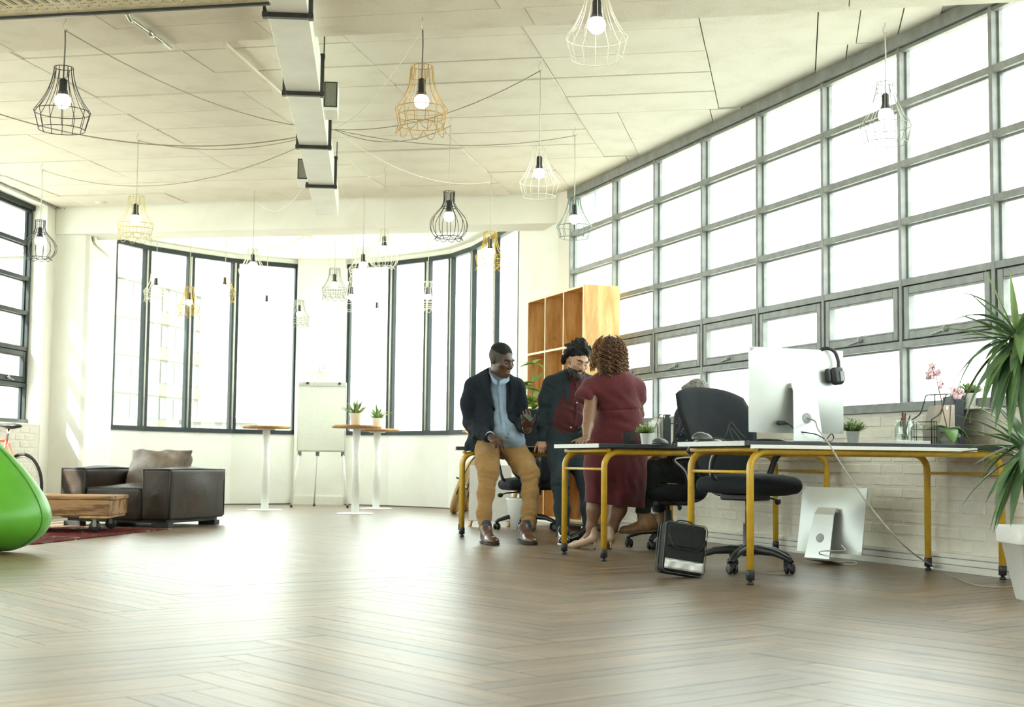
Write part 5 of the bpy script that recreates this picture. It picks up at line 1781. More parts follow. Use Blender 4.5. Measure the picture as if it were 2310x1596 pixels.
# jacket
c = Clay((-0.46, -0.45, 0.55), (0.46, 0.72, 1.62), 0.007, 0.04)
c.cone(P(1118, 856, 12.12), P(1110, 885, 12.11), 0.10, 0.165, 0.05, flat=((0, 1, 0), 0.8))
c.cone(P(1112, 882, 12.09), P(1118, 952, 12.09), 0.186, 0.172, 0.05, flat=((0, 1, 0), 0.80))
c.cone(P(1118, 952, 12.09), P(1114, 1000, 12.08), 0.172, 0.205, 0.05, flat=((0, 1, 0), 0.84))
c.cone(P(1095, 975, 12.12), P(1072, 1010, 12.08), 0.13, 0.09, 0.06)
c.cone(P(1110, 850, 12.10), P(1072, 870, 12.08), 0.062, 0.072, 0.05)
c.cone(P(1130, 852, 12.11), P(1160, 872, 12.1), 0.062, 0.070, 0.05)
c.chain([rs, P(1060, 910, 12.10), re], [0.080, 0.079, 0.072], 0.04)
c.chain([re, P(1082, 972, 11.96), P(1101, 985, 11.82)], [0.070, 0.062, 0.052], 0.03)
c.chain([ls, P(1170, 912, 12.12), le], [0.077, 0.074, 0.068], 0.04)
c.chain([le, P(1184, 966, 11.88)], [0.066, 0.052], 0.03)
# the open front
fr = [P(1124, 846, 12.00), P(1126, 878, 11.965), P(1129, 915, 11.945), P(1131, 945, 11.935), P(1141, 975, 11.925), P(1153, 1014, 11.905)]
c.chain(fr, [0.062, 0.074, 0.074, 0.077, 0.112, 0.150], 0.006, 'cut')
c.ell(P(1123, 836, 12.04), (0.088, 0.095, 0.07), k=0.012, op='cut')
c.field(wrinkles([(*P(1062, 950, 12.02), 0.12, (0.3, 0.2, 1)), (*P(1078, 972, 11.92), 0.10, (1, 0, 0.5)), (*P(1170, 950, 12.06), 0.11, (0.2, 0.2, 1)), (*P(1075, 1000, 12.0), 0.13, (1, 0, -0.15)), (*P(1075, 885, 12.0), 0.10, (0.8, 0, 0.6))], 0.007, 70))
c.half(P(1095, 1016, 12.0), (0.06, 0, -1))
jk = c.build('jacket', navy, m1.t, 0.05)
m1.bvh(jk)
m1.patch('lapel', ([(1104, 834), (1103, 860), (1108, 895), (1116, 925)], [(1094, 842), (1088, 868), (1098, 895), (1114, 928)]), navy, 0.007, 0.006, par=jk)
m1.patch('lapel', ([(1144, 850), (1149, 870), (1149, 900), (1146, 930)], [(1156, 850), (1172, 872), (1167, 900), (1151, 936)]), navy, 0.007, 0.006, par=jk)
# cuff
b = MB().tube([rw + (re - rw) * 0.02 / np.linalg.norm(re - rw), rw + (re - rw) * 0.055 / np.linalg.norm(re - rw)], 0.046, 18)
b.build('cuff', plain('pale_cuff', (0.62, 0.66, 0.70), 0.8), m1.t)
# bracelet
dv = Vector(le - lw).normalized()
b = MB(); pr = dv.orthogonal().normalized(); pq = dv.cross(pr)
b.tube([Vector(lw) + dv * 0.012 + (pr * math.cos(a) + pq * math.sin(a)) * 0.037 for a in [i / 20 * 2 * PI for i in range(20)]], 0.0045, 6, closed=True)
b.build('bracelet', M['chrome'], m1.t)

# the phone he holds: a thing of its own
pm_ = (t2[0] + t2[1] + t2[2]) / 3
pc_ = P(1192, 942, 11.655)
ph = thing('smartphone', 'dark phone held in the raised hand of the man in the navy jacket', 'phone', m1.t.matrix_world @ Vector((0, 0, 0)), -YAW)
ph.location = C(*(np.array(pc_) + m1.o)[:2], (pc_ + m1.o)[2])
Rp = Matrix.Rotation(math.radians(40), 3, 'Y') @ Matrix.Rotation(math.radians(-74), 3, 'X')
MB().box((0, 0, 0), (0.072, 0.009, 0.14), rot=Rp, bev=0.004, seg=2).build('phone_case', plain('olive_case', (0.05, 0.055, 0.03), 0.4), ph)
MB().box(Rp @ Vector((0, 0.0048, 0)), (0.066, 0.001, 0.132), rot=Rp).build('phone_screen', M['screen'], ph)
# ================================================================ the bearded man leaning on the desk
m2 = Body('bearded man in slate suit and maroon shirt leaning on a desk, looking down', 1280, 11.75)
P = m2.P
hc = P(1304, 813, 11.92)
HR = (Matrix.Rotation(math.radians(24), 4, 'Z') @ Matrix.Rotation(math.radians(24), 4, 'X') @ Matrix.Rotation(math.radians(8), 4, 'Y'))
hs = 1.06
c = Clay((-0.46, -0.75, -0.02), (0.46, 0.6, 1.78), 0.0055, 0.02)
add_head(c, hc, HR, hs)
c.cone(P(1302, 825, 12.0), P(1294, 858, 12.07), 0.056, 0.064, 0.03)
c.cone(P(1286, 880, 12.08), P(1276, 960, 12.04), 0.125, 0.115, 0.05, flat=((0, 1, 0), 0.75))
c.cone(P(1276, 960, 12.04), P(1272, 995, 12.02), 0.115, 0.12, 0.05, flat=((0, 1, 0), 0.8))
c.cone(P(1252, 866, 12.06), P(1330, 866, 12.1), 0.055, 0.055, 0.05)
rs, re, rw = P(1243, 868, 12.06), P(1231, 930, 12.10), P(1224, 992, 11.96)
ls, le, lw = P(1334, 868, 12.10), P(1342, 930, 12.12), P(1330, 965, 11.85)
for a, b_, w_ in ((rs, re, rw), (ls, le, lw)):
    c.chain([a, b_, w_], [0.05, 0.04, 0.029])
rh, rk, ra = P(1258, 1000, 11.98), P(1264, 1090, 11.62), P(1271, 1212, 11.38)
lh, lk, la = P(1290, 1000, 11.98), P(1322, 1090, 11.70), P(1332, 1210, 11.45)
for a, b_, w_ in ((rh, rk, ra), (lh, lk, la)):
    c.chain([a, b_, w_], [0.08, 0.052, 0.036])
add_hand(c, rw, P(1224, 1010, 11.90) - rw, (-0.05, -0.97, 0.15), 0.185, 1, (0.75, 0.8, 0.8, 0.75), 0.02, (0.6, 0.3))
add_hand(c, lw, P(1316, 978, 11.72) - lw, (0.2, -0.9, 0.4), 0.18, 1, (0.3, 0.4, 0.5, 0.6), 0.02, (0.6, 0.3))
c.build('body', [skin_olive, skin_lip, brow, brow], m2.t, 0.0, paint=head_paint(hc, HR, hs, beard=3))
R3 = HR.to_3x3()
H = lambda x, y, z: np.array(Vector(hc) + R3 @ Vector((x, y, z)) * hs)
# beard: a close full beard with moustache, hair: thick waves swept back
c = Clay(hc - 0.25, hc + 0.25, 0.0048, 0.015)
for q in (-1, 1):
    c.cone(H(q * 0.063, -0.016, -0.030), H(q * 0.050, -0.046, -0.086), 0.009, 0.018, 0.02)
    c.cone(H(q * 0.050, -0.048, -0.085), H(0, -0.080, -0.112), 0.020, 0.026, 0.02)
    c.cone(H(0, -0.104, -0.0535), H(q * 0.030, -0.090, -0.066), 0.0065, 0.0055, 0.006)
    c.cone(H(q * 0.030, -0.090, -0.064), H(q * 0.026, -0.086, -0.095), 0.008, 0.012, 0.01)
c.ell(H(0, -0.080, -0.105), tuple(x * hs for x in (0.034, 0.028, 0.028)), R=R3)
c.field(lambda x, y, z: 0.0016 * np.sin(260 * x + 3 * np.sin(90 * z)) * np.sin(240 * z) * np.sin(220 * y))
c.build('beard', plain('dark_beard', (0.018, 0.013, 0.011), 0.65, var=0.4, scale=220, bmp=0.6), m2.t)
c = Clay(hc - 0.3, hc + 0.3, 0.0055, 0.02)
c.ell(H(0, 0.030, 0.062), tuple(x * hs for x in (0.090, 0.105, 0.085)), R=R3)
rr = random.Random(3)
for k in range(46):
    a = rr.uniform(-PI, PI); el = rr.uniform(-0.35, 1.4)
    x, y, z = math.cos(el) * math.sin(a), math.cos(el) * math.cos(a), math.sin(el)
    if y < -0.45 and z < 0.45: continue
    if y < 0.0 and z < 0.0: continue
    p0 = H(0.088 * x, 0.028 + 0.105 * y, 0.055 + 0.088 * z)
    p1 = H(0.098 * x + rr.uniform(-0.02, 0.02), 0.040 + 0.118 * y + 0.02, 0.050 + 0.096 * z + rr.uniform(-0.02, 0.01))
    c.cone(p0, p1, rr.uniform(0.018, 0.026), rr.uniform(0.010, 0.018), 0.012)
for (x, y, z) in ((-0.094, 0.03, 0.01), (-0.100, 0.05, -0.02), (-0.090, 0.06, -0.05), (-0.098, 0.02, 0.04), (0.094, 0.03, 0.01), (0.09, 0.06, -0.03), (0, 0.12, -0.03)):
    c.ell(H(x, y, z), (0.026, 0.026, 0.026), k=0.015)
c.ell(H(0, -0.115, 0.015), tuple(x * hs for x in (0.060, 0.06, 0.050)), R=R3, k=0.015, op='cut')
c.field(lambda x, y, z: 0.0045 * np.sin(95 * x + 2.2 * np.sin(60 * z + 30 * y)) * np.sin(80 * z + 40 * y) + 0.0014 * np.sin(300 * x + 120 * z))
c.build('hair', hair_black, m2.t)

c = Clay((-0.46, -0.75, 0.04), (0.46, 0.6, 1.0), 0.0075, 0.03)
c.cone(P(1262, 990, 12.02), P(1290, 990, 12.02), 0.125, 0.125, 0.05)
c.chain([rh, P(1262, 1045, 11.80), rk, P(1268, 1150, 11.50), P(1271, 1210, 11.38)], [0.112, 0.086, 0.070, 0.059, 0.054], 0.05)
c.chain([lh, P(1308, 1045, 11.82), lk, P(1328, 1150, 11.55), P(1332, 1206, 11.45)], [0.112, 0.088, 0.070, 0.060, 0.054], 0.05)
c.field(wrinkles([(*P(1266, 1105, 11.55), 0.12, (0.2, 0.1, 1)), (*P(1271, 1195, 11.4), 0.09, (0.2, 0.1, 1)), (*P(1270, 1010, 11.95), 0.12, (0.4, 0.2, 1))], 0.005, 100))
c.half(P(1271, 1216, 11.38), (0, 0, -1))
c.build('trousers', teal, m2.t, 0.05)
for nm, an, hl, tl, mt in (('r', P(1272, 1214, 11.38), P(1271, 1224, 11.36), P(1273, 1229, 11.10), shoe_black), ('l', P(1332, 1210, 11.45), P(1338, 1222, 11.42), P(1300, 1221, 11.36), shoe_black)):
    hl = hl.copy(); tl = tl.copy(); hl[2] = tl[2] = 0.003
    v_ = tl - hl; tl = hl + v_ / np.linalg.norm(v_) * 0.29
    sc_ = Clay(np.minimum(hl, tl) - 0.1, np.maximum(hl, tl) + np.array([0.1, 0.1, 0.16]), 0.0055, 0.02)
    Pf, Rf = add_shoe(sc_, hl, tl, w=0.05)
    so = sc_.build('shoe', mt, m2.t)
    sole(so, Pf, 0.053, 1, sole_m if nm == 'l' else M['pot_white'], th=0.012)
# shirt, jacket
c = Clay((-0.46, -0.4, 0.6), (0.46, 0.6, 1.62), 0.007, 0.03)
c.cone(P(1298, 845, 12.03), P(1295, 858, 12.06), 0.074, 0.082, 0.03)
c.cone(P(1288, 880, 12.06), P(1282, 950, 12.03), 0.158, 0.145, 0.05, flat=((0, 1, 0), 0.8))
c.cone(P(1282, 950, 12.03), P(1278, 985, 12.02), 0.145, 0.158, 0.05, flat=((0, 1, 0), 0.85))
c.field(wrinkles([(*P(1285, 965, 11.9), 0.14, (0.6, 0, 0.8)), (*P(1292, 920, 11.9), 0.10, (0.5, 0, 0.8))], 0.006, 85))
c.half(P(1280, 990, 11.9), (0.25, 0, -1))
c.half(P(1298, 843, 12.02), (-0.1, -0.3, 1))
sh = c.build('shirt', shirt_maroon, m2.t, 0.05)
m2.bvh(sh)
m2.patch('collar', ([(1288, 840), (1291, 852), (1299, 862)], [(1286, 850), (1293, 862), (1300, 870)]), shirt_maroon, 0.006, 0.004)
m2.patch('placket', ([(1298, 868), (1299, 910), (1296, 950), (1288, 984)], [(1305, 868), (1305, 910), (1301, 950), (1293, 984)]), shirt_maroon, 0.003, 0.003)
for (u, v) in ((1296, 854), (1301, 909), (1299, 931), (1297, 950), (1288, 965)):
    m2.button(u, v, white_btn, 0.0062)
c = Clay((-0.5, -0.45, 0.55), (0.5, 0.7, 1.64), 0.007, 0.04)
c.cone(P(1293, 858, 12.10), P(1286, 885, 12.10), 0.095, 0.155, 0.05, flat=((0, 1, 0), 0.8))
c.cone(P(1286, 882, 12.08), P(1280, 950, 12.06), 0.178, 0.160, 0.05, flat=((0, 1, 0), 0.82))
c.cone(P(1280, 950, 12.06), P(1272, 992, 12.06), 0.160, 0.180, 0.05, flat=((0, 1, 0), 0.86))
c.cone(P(1284, 852, 12.08), P(1248, 866, 12.06), 0.056, 0.064, 0.05)
c.cone(P(1306, 852, 12.09), P(1330, 868, 12.1), 0.056, 0.064, 0.05)
c.chain([rs, P(1234, 900, 12.08), re], [0.073, 0.070, 0.064], 0.04)
c.chain([re, P(1227, 962, 12.03), P(1223, 990, 11.97)], [0.063, 0.058, 0.055], 0.03)
c.chain([ls, P(1340, 900, 12.11), le], [0.072, 0.068, 0.062], 0.04)
c.chain([le, P(1333, 958, 11.90)], [0.060, 0.048], 0.03)
fr = [P(1300, 845, 11.90), P(1303, 880, 11.86), P(1304, 915, 11.84), P(1300, 945, 11.84), P(1290, 970, 11.80), P(1284, 1010, 11.76)]
c.chain(fr, [0.085, 0.105, 0.120, 0.128, 0.155, 0.22], 0.012, 'cut')
c.ell(P(1301, 836, 12.0), (0.085, 0.10, 0.066), k=0.012, op='cut')
c.field(wrinkles([(*P(1232, 925, 12.02), 0.11, (0.3, 0.2, 1)), (*P(1226, 965, 12.0), 0.09, (0.3, 0.2, 1)), (*P(1262, 960, 11.92), 0.10, (0.8, 0, 0.5)), (*P(1240, 880, 12.0), 0.09, (0.8, 0, 0.6))], 0.0055, 80))
c.half(P(1262, 997, 12.0), (0.0, 0, -1))
jk = c.build('jacket', teal, m2.t, 0.05)
m2.bvh(jk)
m2.patch('lapel', ([(1286, 836), (1284, 862), (1287, 900), (1286, 938)], [(1276, 842), (1270, 868), (1275, 890), (1283, 940)]), teal, 0.007, 0.006, par=jk)

# ================================================================ the woman in the burgundy dress, seen from behind
w1 = Body('woman with curly brown hair in burgundy wrap dress and nude heels, seen from behind', 1380, 10.6)
P = w1.P
hc = P(1374, 803, 10.66)
HR = Matrix.Rotation(math.radians(158), 4, 'Z') @ Matrix.Rotation(math.radians(12), 4, 'X')
hs = 1.0
c = Clay((-0.42, -0.8, -0.02), (0.42, 0.5, 1.72), 0.0058, 0.02)
add_head(c, hc, HR, hs)
c.cone(P(1375, 822, 10.64), P(1378, 862, 10.58), 0.054, 0.062, 0.03)
c.cone(P(1384, 880, 10.58), P(1394, 940, 10.58), 0.115, 0.10, 0.05, flat=((0, 1, 0), 0.75))
c.cone(P(1394, 940, 10.58), P(1398, 990, 10.6), 0.12, 0.14, 0.05)
c.cone(P(1342, 872, 10.56), P(1428, 872, 10.6), 0.05, 0.05, 0.05)
ls, le, lw = P(1336, 876, 10.54), P(1330, 932, 10.44), P(1323, 988, 10.16)
rs, re, rw = P(1434, 876, 10.60), P(1440, 935, 10.75), P(1420, 985, 10.95)
c.chain([ls, le, P(1326, 962, 10.30), lw], [0.052, 0.046, 0.040, 0.027])
c.chain([rs, re, rw], [0.052, 0.044, 0.028])
hd = Vector(P(1309, 996, 10.02)) - Vector(lw); hd.z = -0.028
add_hand(c, lw - np.array([0, 0, 0.004]), hd, (0.0, -0.10, 1.0), 0.175, 1, (0.10, 0.14, 0.14, 0.12), 0.05, (0.9, 0.1), r=0.0082)
add_hand(c, rw, P(1400, 990, 11.08) - rw, (0, 0.3, 1.0), 0.17, -1, (0.15, 0.2, 0.2, 0.2), 0.04, (0.8, 0.1), r=0.0082)
lh, lk, la = P(1362, 1000, 10.62), P(1340, 1118, 10.66), P(1333, 1205, 10.66)
rh, rk, ra = P(1424, 1000, 10.66), P(1402, 1118, 10.78), P(1376, 1203, 10.70)
c.chain([lh, lk, P(1340, 1150, 10.645), P(1334, 1190, 10.66), la], [0.10, 0.058, 0.053, 0.036, 0.031], 0.03)
c.chain([rh, rk, P(1394, 1150, 10.75), P(1380, 1190, 10.70), ra], [0.10, 0.064, 0.062, 0.042, 0.034], 0.03)
# feet inside the heels
for an, dx_, dy_ in ((la, -0.77, 0.64), (ra, -0.12, 0.99)):
    dd = np.array([dx_, dy_, 0])
    c.chain([an, an + dd * 0.03 + np.array([0, 0, -0.028]), an + dd * 0.10 + np.array([0, 0, -0.070])], [0.030, 0.029, 0.022], 0.02)
c.build('body', [skin_brown, skin_lip, brow, brow], w1.t, 0.0)
# shoes: court shoes on stiletto heels, toes away from the camera
for nm, an, dirx in (('l', la, -1.2), ('r', ra, -0.12)):
    d = np.array([dirx, 1.0]); d = d / np.linalg.norm(d)
    F = lambda y, x, z: np.array([an[0] + d[0] * y + d[1] * x, an[1] + d[1] * y - d[0] * x, z])
    q = Clay(F(0.05, 0, 0) - np.array([0.2, 0.2, 0.01]), F(0.05, 0, 0.16) + np.array([0.2, 0.25, 0.05]), 0.0045, 0.012)
    q.cone(F(-0.028, 0, 0.085), F(-0.020, 0, 0.155), 0.030, 0.031, 0.01)
    q.cone(F(-0.015, 0, 0.082), F(0.06, 0, 0.055), 0.034, 0.036, 0.02)
    q.cone(F(0.06, 0, 0.055), F(0.14, 0, 0.026), 0.036, 0.037, 0.02, flat=((0, 0, 1), 0.8))
    q.cone(F(0.14, 0, 0.026), F(0.195, 0, 0.018), 0.034, 0.014, 0.02, flat=((0, 0, 1), 0.8))
    q.cone(F(-0.012, 0, 0.14), F(0.03, 0, 0.125), 0.024, 0.028, 0.008, 'cut')
    q.cone(F(0.03, 0, 0.122), F(0.105, 0, 0.082), 0.030, 0.032, 0.008, 'cut')
    so = q.build('shoe', nude, w1.t)
    MB().tube([F(-0.035, 0, 0.085), F(-0.040, 0, 0.055), F(-0.036, 0, 0.025), F(-0.034, 0, 0.006)], [0.020, 0.011, 0.007, 0.006], 12).build('heel', nude, so)
    MB().tube([F(-0.034, 0, 0.0), F(-0.034, 0, 0.007)], 0.007, 12).build('heel_tip', sole_m, so)
# dress
c = Clay((-0.46, -0.45, 0.2), (0.46, 0.5, 1.55), 0.007, 0.04)
c.cone(P(1380, 858, 10.58), P(1384, 884, 10.57), 0.085, 0.160, 0.05, flat=((0, 1, 0), 0.75))
c.cone(P(1386, 884, 10.57), P(1396, 926, 10.57), 0.182, 0.152, 0.05, flat=((0, 1, 0), 0.80))
c.cone(P(1397, 932, 10.57), P(1399, 985, 10.60), 0.156, 0.200, 0.05, flat=((0, 1, 0), 0.88))
c.cone(P(1366, 990, 10.58), P(1356, 1060, 10.60), 0.150, 0.118, 0.06)
c.cone(P(1424, 990, 10.62), P(1424, 1085, 10.68), 0.136, 0.108, 0.06)
c.cone(P(1356, 1050, 10.60), P(1346, 1132, 10.64), 0.120, 0.090, 0.06)
c.cone(P(1398, 1050, 10.60), P(1398, 1115, 10.62), 0.135, 0.115, 0.06)
c.cone(P(1420, 1080, 10.66), P(1424, 1140, 10.70), 0.112, 0.105, 0.06)
c.cone(P(1352, 864, 10.57), P(1334, 876, 10.55), 0.060, 0.072, 0.05)
c.cone(P(1334, 874, 10.55), P(1322, 894, 10.50), 0.070, 0.072, 0.04)
c.cone(P(1322, 892, 10.50), P(1308, 892, 10.50), 0.055, 0.035, 0.04)
c.cone(P(1418, 864, 10.59), P(1434, 878, 10.60), 0.060, 0.070, 0.05)
c.cone(P(1434, 876, 10.60), P(1442, 900, 10.62), 0.070, 0.058, 0.04)
c.cone(P(1288, 918, 10.45), P(1342, 936, 10.42), 0.088, 0.088, 0.004, 'cut')
c.cone(P(1331, 932, 10.44), P(1330, 960, 10.42), 0.058, 0.062, 0.004, 'cut')
# belt groove
c.field(lambda x, y, z: 0.010 * np.exp(-((z - float(P(1396, 927, 10.57)[2]) - 0.06 * (x - float(P(1396, 927, 10.57)[0]))) / 0.008) ** 2))
c.field(wrinkles([(*P(1380, 900, 10.44), 0.16, (0.75, 0, 0.65)), (*P(1420, 915, 10.46), 0.12, (-0.6, 0, 0.8)), (*P(1400, 955, 10.43), 0.12, (0.35, 0, 1)), (*P(1350, 1100, 10.5), 0.16, (1, 0.3, 0.06)), (*P(1410, 1090, 10.52), 0.2, (1, 0.3, 0.05)), (*P(1330, 890, 10.48), 0.08, (0.9, 0, 0.3))], 0.006, 62))
c.half(P(1398, 1142, 10.6), (-0.10, 0, -1))
c.ell(P(1376, 846, 10.60), (0.075, 0.09, 0.06), k=0.01, op='cut')
dr_ = c.build('dress', dress_m, w1.t, 0.05)
# waist tie
# curls
c = Clay(hc - 0.32, hc + 0.32, 0.007, 0.03)
c.ell(P(1375, 797, 10.60), (0.108, 0.102, 0.128))
c.ell(P(1378, 826, 10.565), (0.104, 0.090, 0.095))
c.build('hair_mass', plain('deep_brown_hair', (0.040, 0.017, 0.008), 0.6, var=0.4, scale=90, bmp=0.5), w1.t)
rr = random.Random(11)
hairs = [plain('curl_dark', (0.060, 0.024, 0.010), 0.42, var=0.3, scale=60), plain('curl_brown', (0.145, 0.062, 0.024), 0.40, var=0.3, scale=60), plain('curl_copper', (0.30, 0.15, 0.062), 0.40, var=0.25, scale=60)]
b = MB()
top = Vector(P(1375, 797, 10.585))
for k in range(600):
    a = rr.uniform(-PI, PI)
    if math.cos(a) < -0.45 and rr.random() < 0.85: continue
    el0 = math.asin(rr.uniform(0.05, 1) ** 1.0)
    hx, hy = math.sin(a), -math.cos(a)
    layer = rr.uniform(0.86, 1.08)
    zend = -rr.uniform(0.07, 0.19) + 0.02 * abs(hx) + (0.03 if hx < -0.6 else 0.0)
    arc = el0 * 0.125; tot = arc - zend
    start = rr.uniform(0.0, 0.35) * arc
    m = 40
    cr = rr.uniform(0.0065, 0.0115); ph = rr.uniform(0, 6.28); pitch = rr.uniform(0.030, 0.050)
    pts = []
    for i in range(m + 1):
        L = start + (tot - start) * i / m
        if L < arc:
            el = el0 - L / 0.125
            base = Vector((hx * math.cos(el) * 0.124, hy * math.cos(el) * 0.116, math.sin(el) * 0.136)) * layer
        else:
            q = (L - arc)
            base = Vector((hx * 0.124 * layer * (1 + 0.9 * q - 3.2 * q * q), hy * 0.116 * layer * (1 + 1.2 * q - 1.5 * q * q), -q))
        w_ = 2 * PI * L / pitch + ph
        g = min(1, i / 6) * cr
        pts.append(top + base + Vector((math.cos(w_) * g, math.sin(w_) * g, 0.4 * g * math.sin(w_ + 1))))
    u_ = rr.random()
    b.mi = (2 if u_ < 0.28 else 1) if abs(hx) > 0.55 else (0 if u_ < 0.55 else (1 if u_ < 0.9 else 2))
    b.tube(pts, [rr.uniform(0.0023, 0.0034)] * m + [0.0012], 4)
b.build('curls', hairs, w1.t)

# ================================================================ the grey-haired man on the chair behind
m3 = Body('grey-haired man in dark shirt and tan boots, mostly hidden behind the nearest office chair', 1520, 10.9)
P = m3.P
hc = P(1571, 899, 10.95)
HR = Matrix.Rotation(math.radians(-70), 4, 'Z') @ Matrix.Rotation(math.radians(26), 4, 'X')
hs = 1.0
c = Clay((-0.75, -0.5, -0.02), (0.55, 0.5, 1.5), 0.006, 0.02)
add_head(c, hc, HR, hs)
c.cone(P(1572, 908, 10.95), P(1572, 938, 10.95), 0.054, 0.062, 0.03)
c.cone(P(1566, 955, 10.95), P(1562, 1030, 10.95), 0.12, 0.12, 0.05)
s1, e1, wr1 = P(1556, 955, 10.78), P(1532, 1016, 10.70), P(1492, 1027, 10.70)
c.chain([s1, e1, wr1], [0.05, 0.042, 0.03])
add_hand(c, wr1, P(1464, 1029, 10.68) - wr1, (0.0, 0.1, 1), 0.175, 1, (0.2, 0.25, 0.3, 0.3), 0.03, (0.7, 0.2))
s2, e2, wr2 = P(1566, 955, 11.12), P(1534, 1018, 11.2), P(1494, 1024, 11.15)
c.chain([s2, e2, wr2], [0.05, 0.042, 0.03])
add_hand(c, wr2, P(1468, 1026, 11.1) - wr2, (0.0, -0.1, 1), 0.175, -1, (0.2, 0.25, 0.3, 0.3), 0.03, (0.7, 0.2))
h1, k1, a1 = P(1560, 1062, 10.85), P(1468, 1062, 10.78), P(1450, 1158, 10.74)
h2, k2, a2 = P(1560, 1062, 11.06), P(1475, 1062, 11.12), P(1490, 1160, 11.14)
c.chain([h1, k1, a1], [0.08, 0.055, 0.036]); c.chain([h2, k2, a2], [0.08, 0.055, 0.036])
c.build('body', [skin_pale, skin_lip, brow, brow], m3.t, 0.0, paint=head_paint(hc, HR, hs))
R3 = HR.to_3x3()
H = lambda x, y, z: np.array(Vector(hc) + R3 @ Vector((x, y, z)) * hs)
c = Clay(hc - 0.2, hc + 0.2, 0.005, 0.015)
c.ell(H(0, 0.030, 0.055), (0.084, 0.100, 0.088), R=R3)
c.ell(H(0, -0.04, 0.112), (0.05, 0.04, 0.022), R=R3, k=0.02)
c.ell(H(0, -0.125, 0.01), (0.07, 0.07, 0.075), R=R3, k=0.012, op='cut')
c.field(lambda x, y, z: 0.004 * np.sin(150 * x + 60 * z) * np.sin(140 * y) + 0.002 * np.sin(320 * x) * np.sin(300 * z))
c.build('hair', plain('grey_hair', (0.16, 0.15, 0.14), 0.6, var=0.55, scale=120, bmp=0.6), m3.t)
c = Clay((-0.6, -0.5, 0.3), (0.55, 0.5, 1.5), 0.008, 0.04)
c.cone(P(1566, 948, 10.95), P(1562, 1035, 10.95), 0.160, 0.155, 0.05)
c.chain([s1, P(1545, 988, 10.73), e1, P(1512, 1022, 10.70)], [0.078, 0.068, 0.058, 0.046], 0.04)
c.chain([s2, e2, P(1512, 1022, 11.18)], [0.078, 0.058, 0.046], 0.04)
c.field(wrinkles([(*P(1540, 1000, 10.7), 0.12, (0.5, 0, 1))], 0.006, 80))
c.build('shirt', cloth('dark_polka_shirt', (0.014, 0.018, 0.028), fold=9), m3.t, 0.1)
m3.bvh(m3.t.children[-1])
for k in range(26):
    u = 1515 + (k * 37 % 45); v = 935 + (k * 53 % 78)
    m3.button(u, v, white_btn, 0.0028)
c = Clay((-0.7, -0.5, 0.1), (0.55, 0.5, 1.0), 0.008, 0.04)
c.chain([h1, P(1510, 1058, 10.80), k1], [0.120, 0.098, 0.080], 0.05)
c.chain([k1, P(1456, 1120, 10.76), a1], [0.078, 0.064, 0.056], 0.04)
c.chain([h2, k2, a2], [0.120, 0.080, 0.056], 0.05)
c.cone(P(1560, 1050, 10.88), P(1560, 1050, 11.02), 0.14, 0.14, 0.05)
c.field(wrinkles([(*P(1500, 1055, 10.7), 0.14, (1, 0, 0.4)), (*P(1452, 1150, 10.74), 0.08, (0.2, 0, 1))], 0.005, 90))
c.half(a1 + np.array([0, 0, -0.005]), (0, 0, -1))
c.build('trousers', denim_grey, m3.t, 0.1)
for nm, an, q0, q1 in (('near', a1, P(1483, 1199, 10.74), P(1402, 1205, 10.74)), ('far', a2, P(1520, 1199, 11.14), P(1445, 1205, 11.14))):
    L_ = 0.285
    v_ = q1 - q0; v_[1] = 0; v_ = v_ / np.linalg.norm(v_); q1 = q0 + v_ * L_
    sc_ = Clay(np.minimum(q0, q1) - 0.1, np.maximum(q0, q1) + np.array([0.1, 0.1, 0.2]), 0.0055, 0.02)
    Pf, Rf = add_shoe(sc_, q0, q1, w=0.05)
    sc_.cone(Pf(0, 0.24, 0.07), an + np.array([0, 0, 0.0]), 0.052, 0.048, 0.03)
    sc_.half(an + np.array([0, 0, 0.012]), (0.2, 0, 1))
    so = sc_.build('boot', boot_tan, m3.t)
    sole(so, Pf, 0.053, 1, plain('tan_sole_' + nm, (0.10, 0.06, 0.03), 0.7), th=0.012)
    lb = MB()
    for k in range(3):
        y = 0.30 + 0.09 * k; z = 0.125 - 0.03 * k
        lb.tube([Pf(-0.03, y, z - 0.012), Pf(0, y + 0.03, z + 0.004), Pf(0.03, y, z - 0.012)], 0.003, 6)
    lb.tube(bez([Pf(0, 0.33, 0.13), Pf(0.02, 0.40, 0.165), Pf(0.03, 0.47, 0.14), Pf(0, 0.36, 0.13), Pf(-0.03, 0.44, 0.15), Pf(-0.02, 0.52, 0.10)], 4), 0.0025, 6)
    lb.build('laces', shoe_black, so)
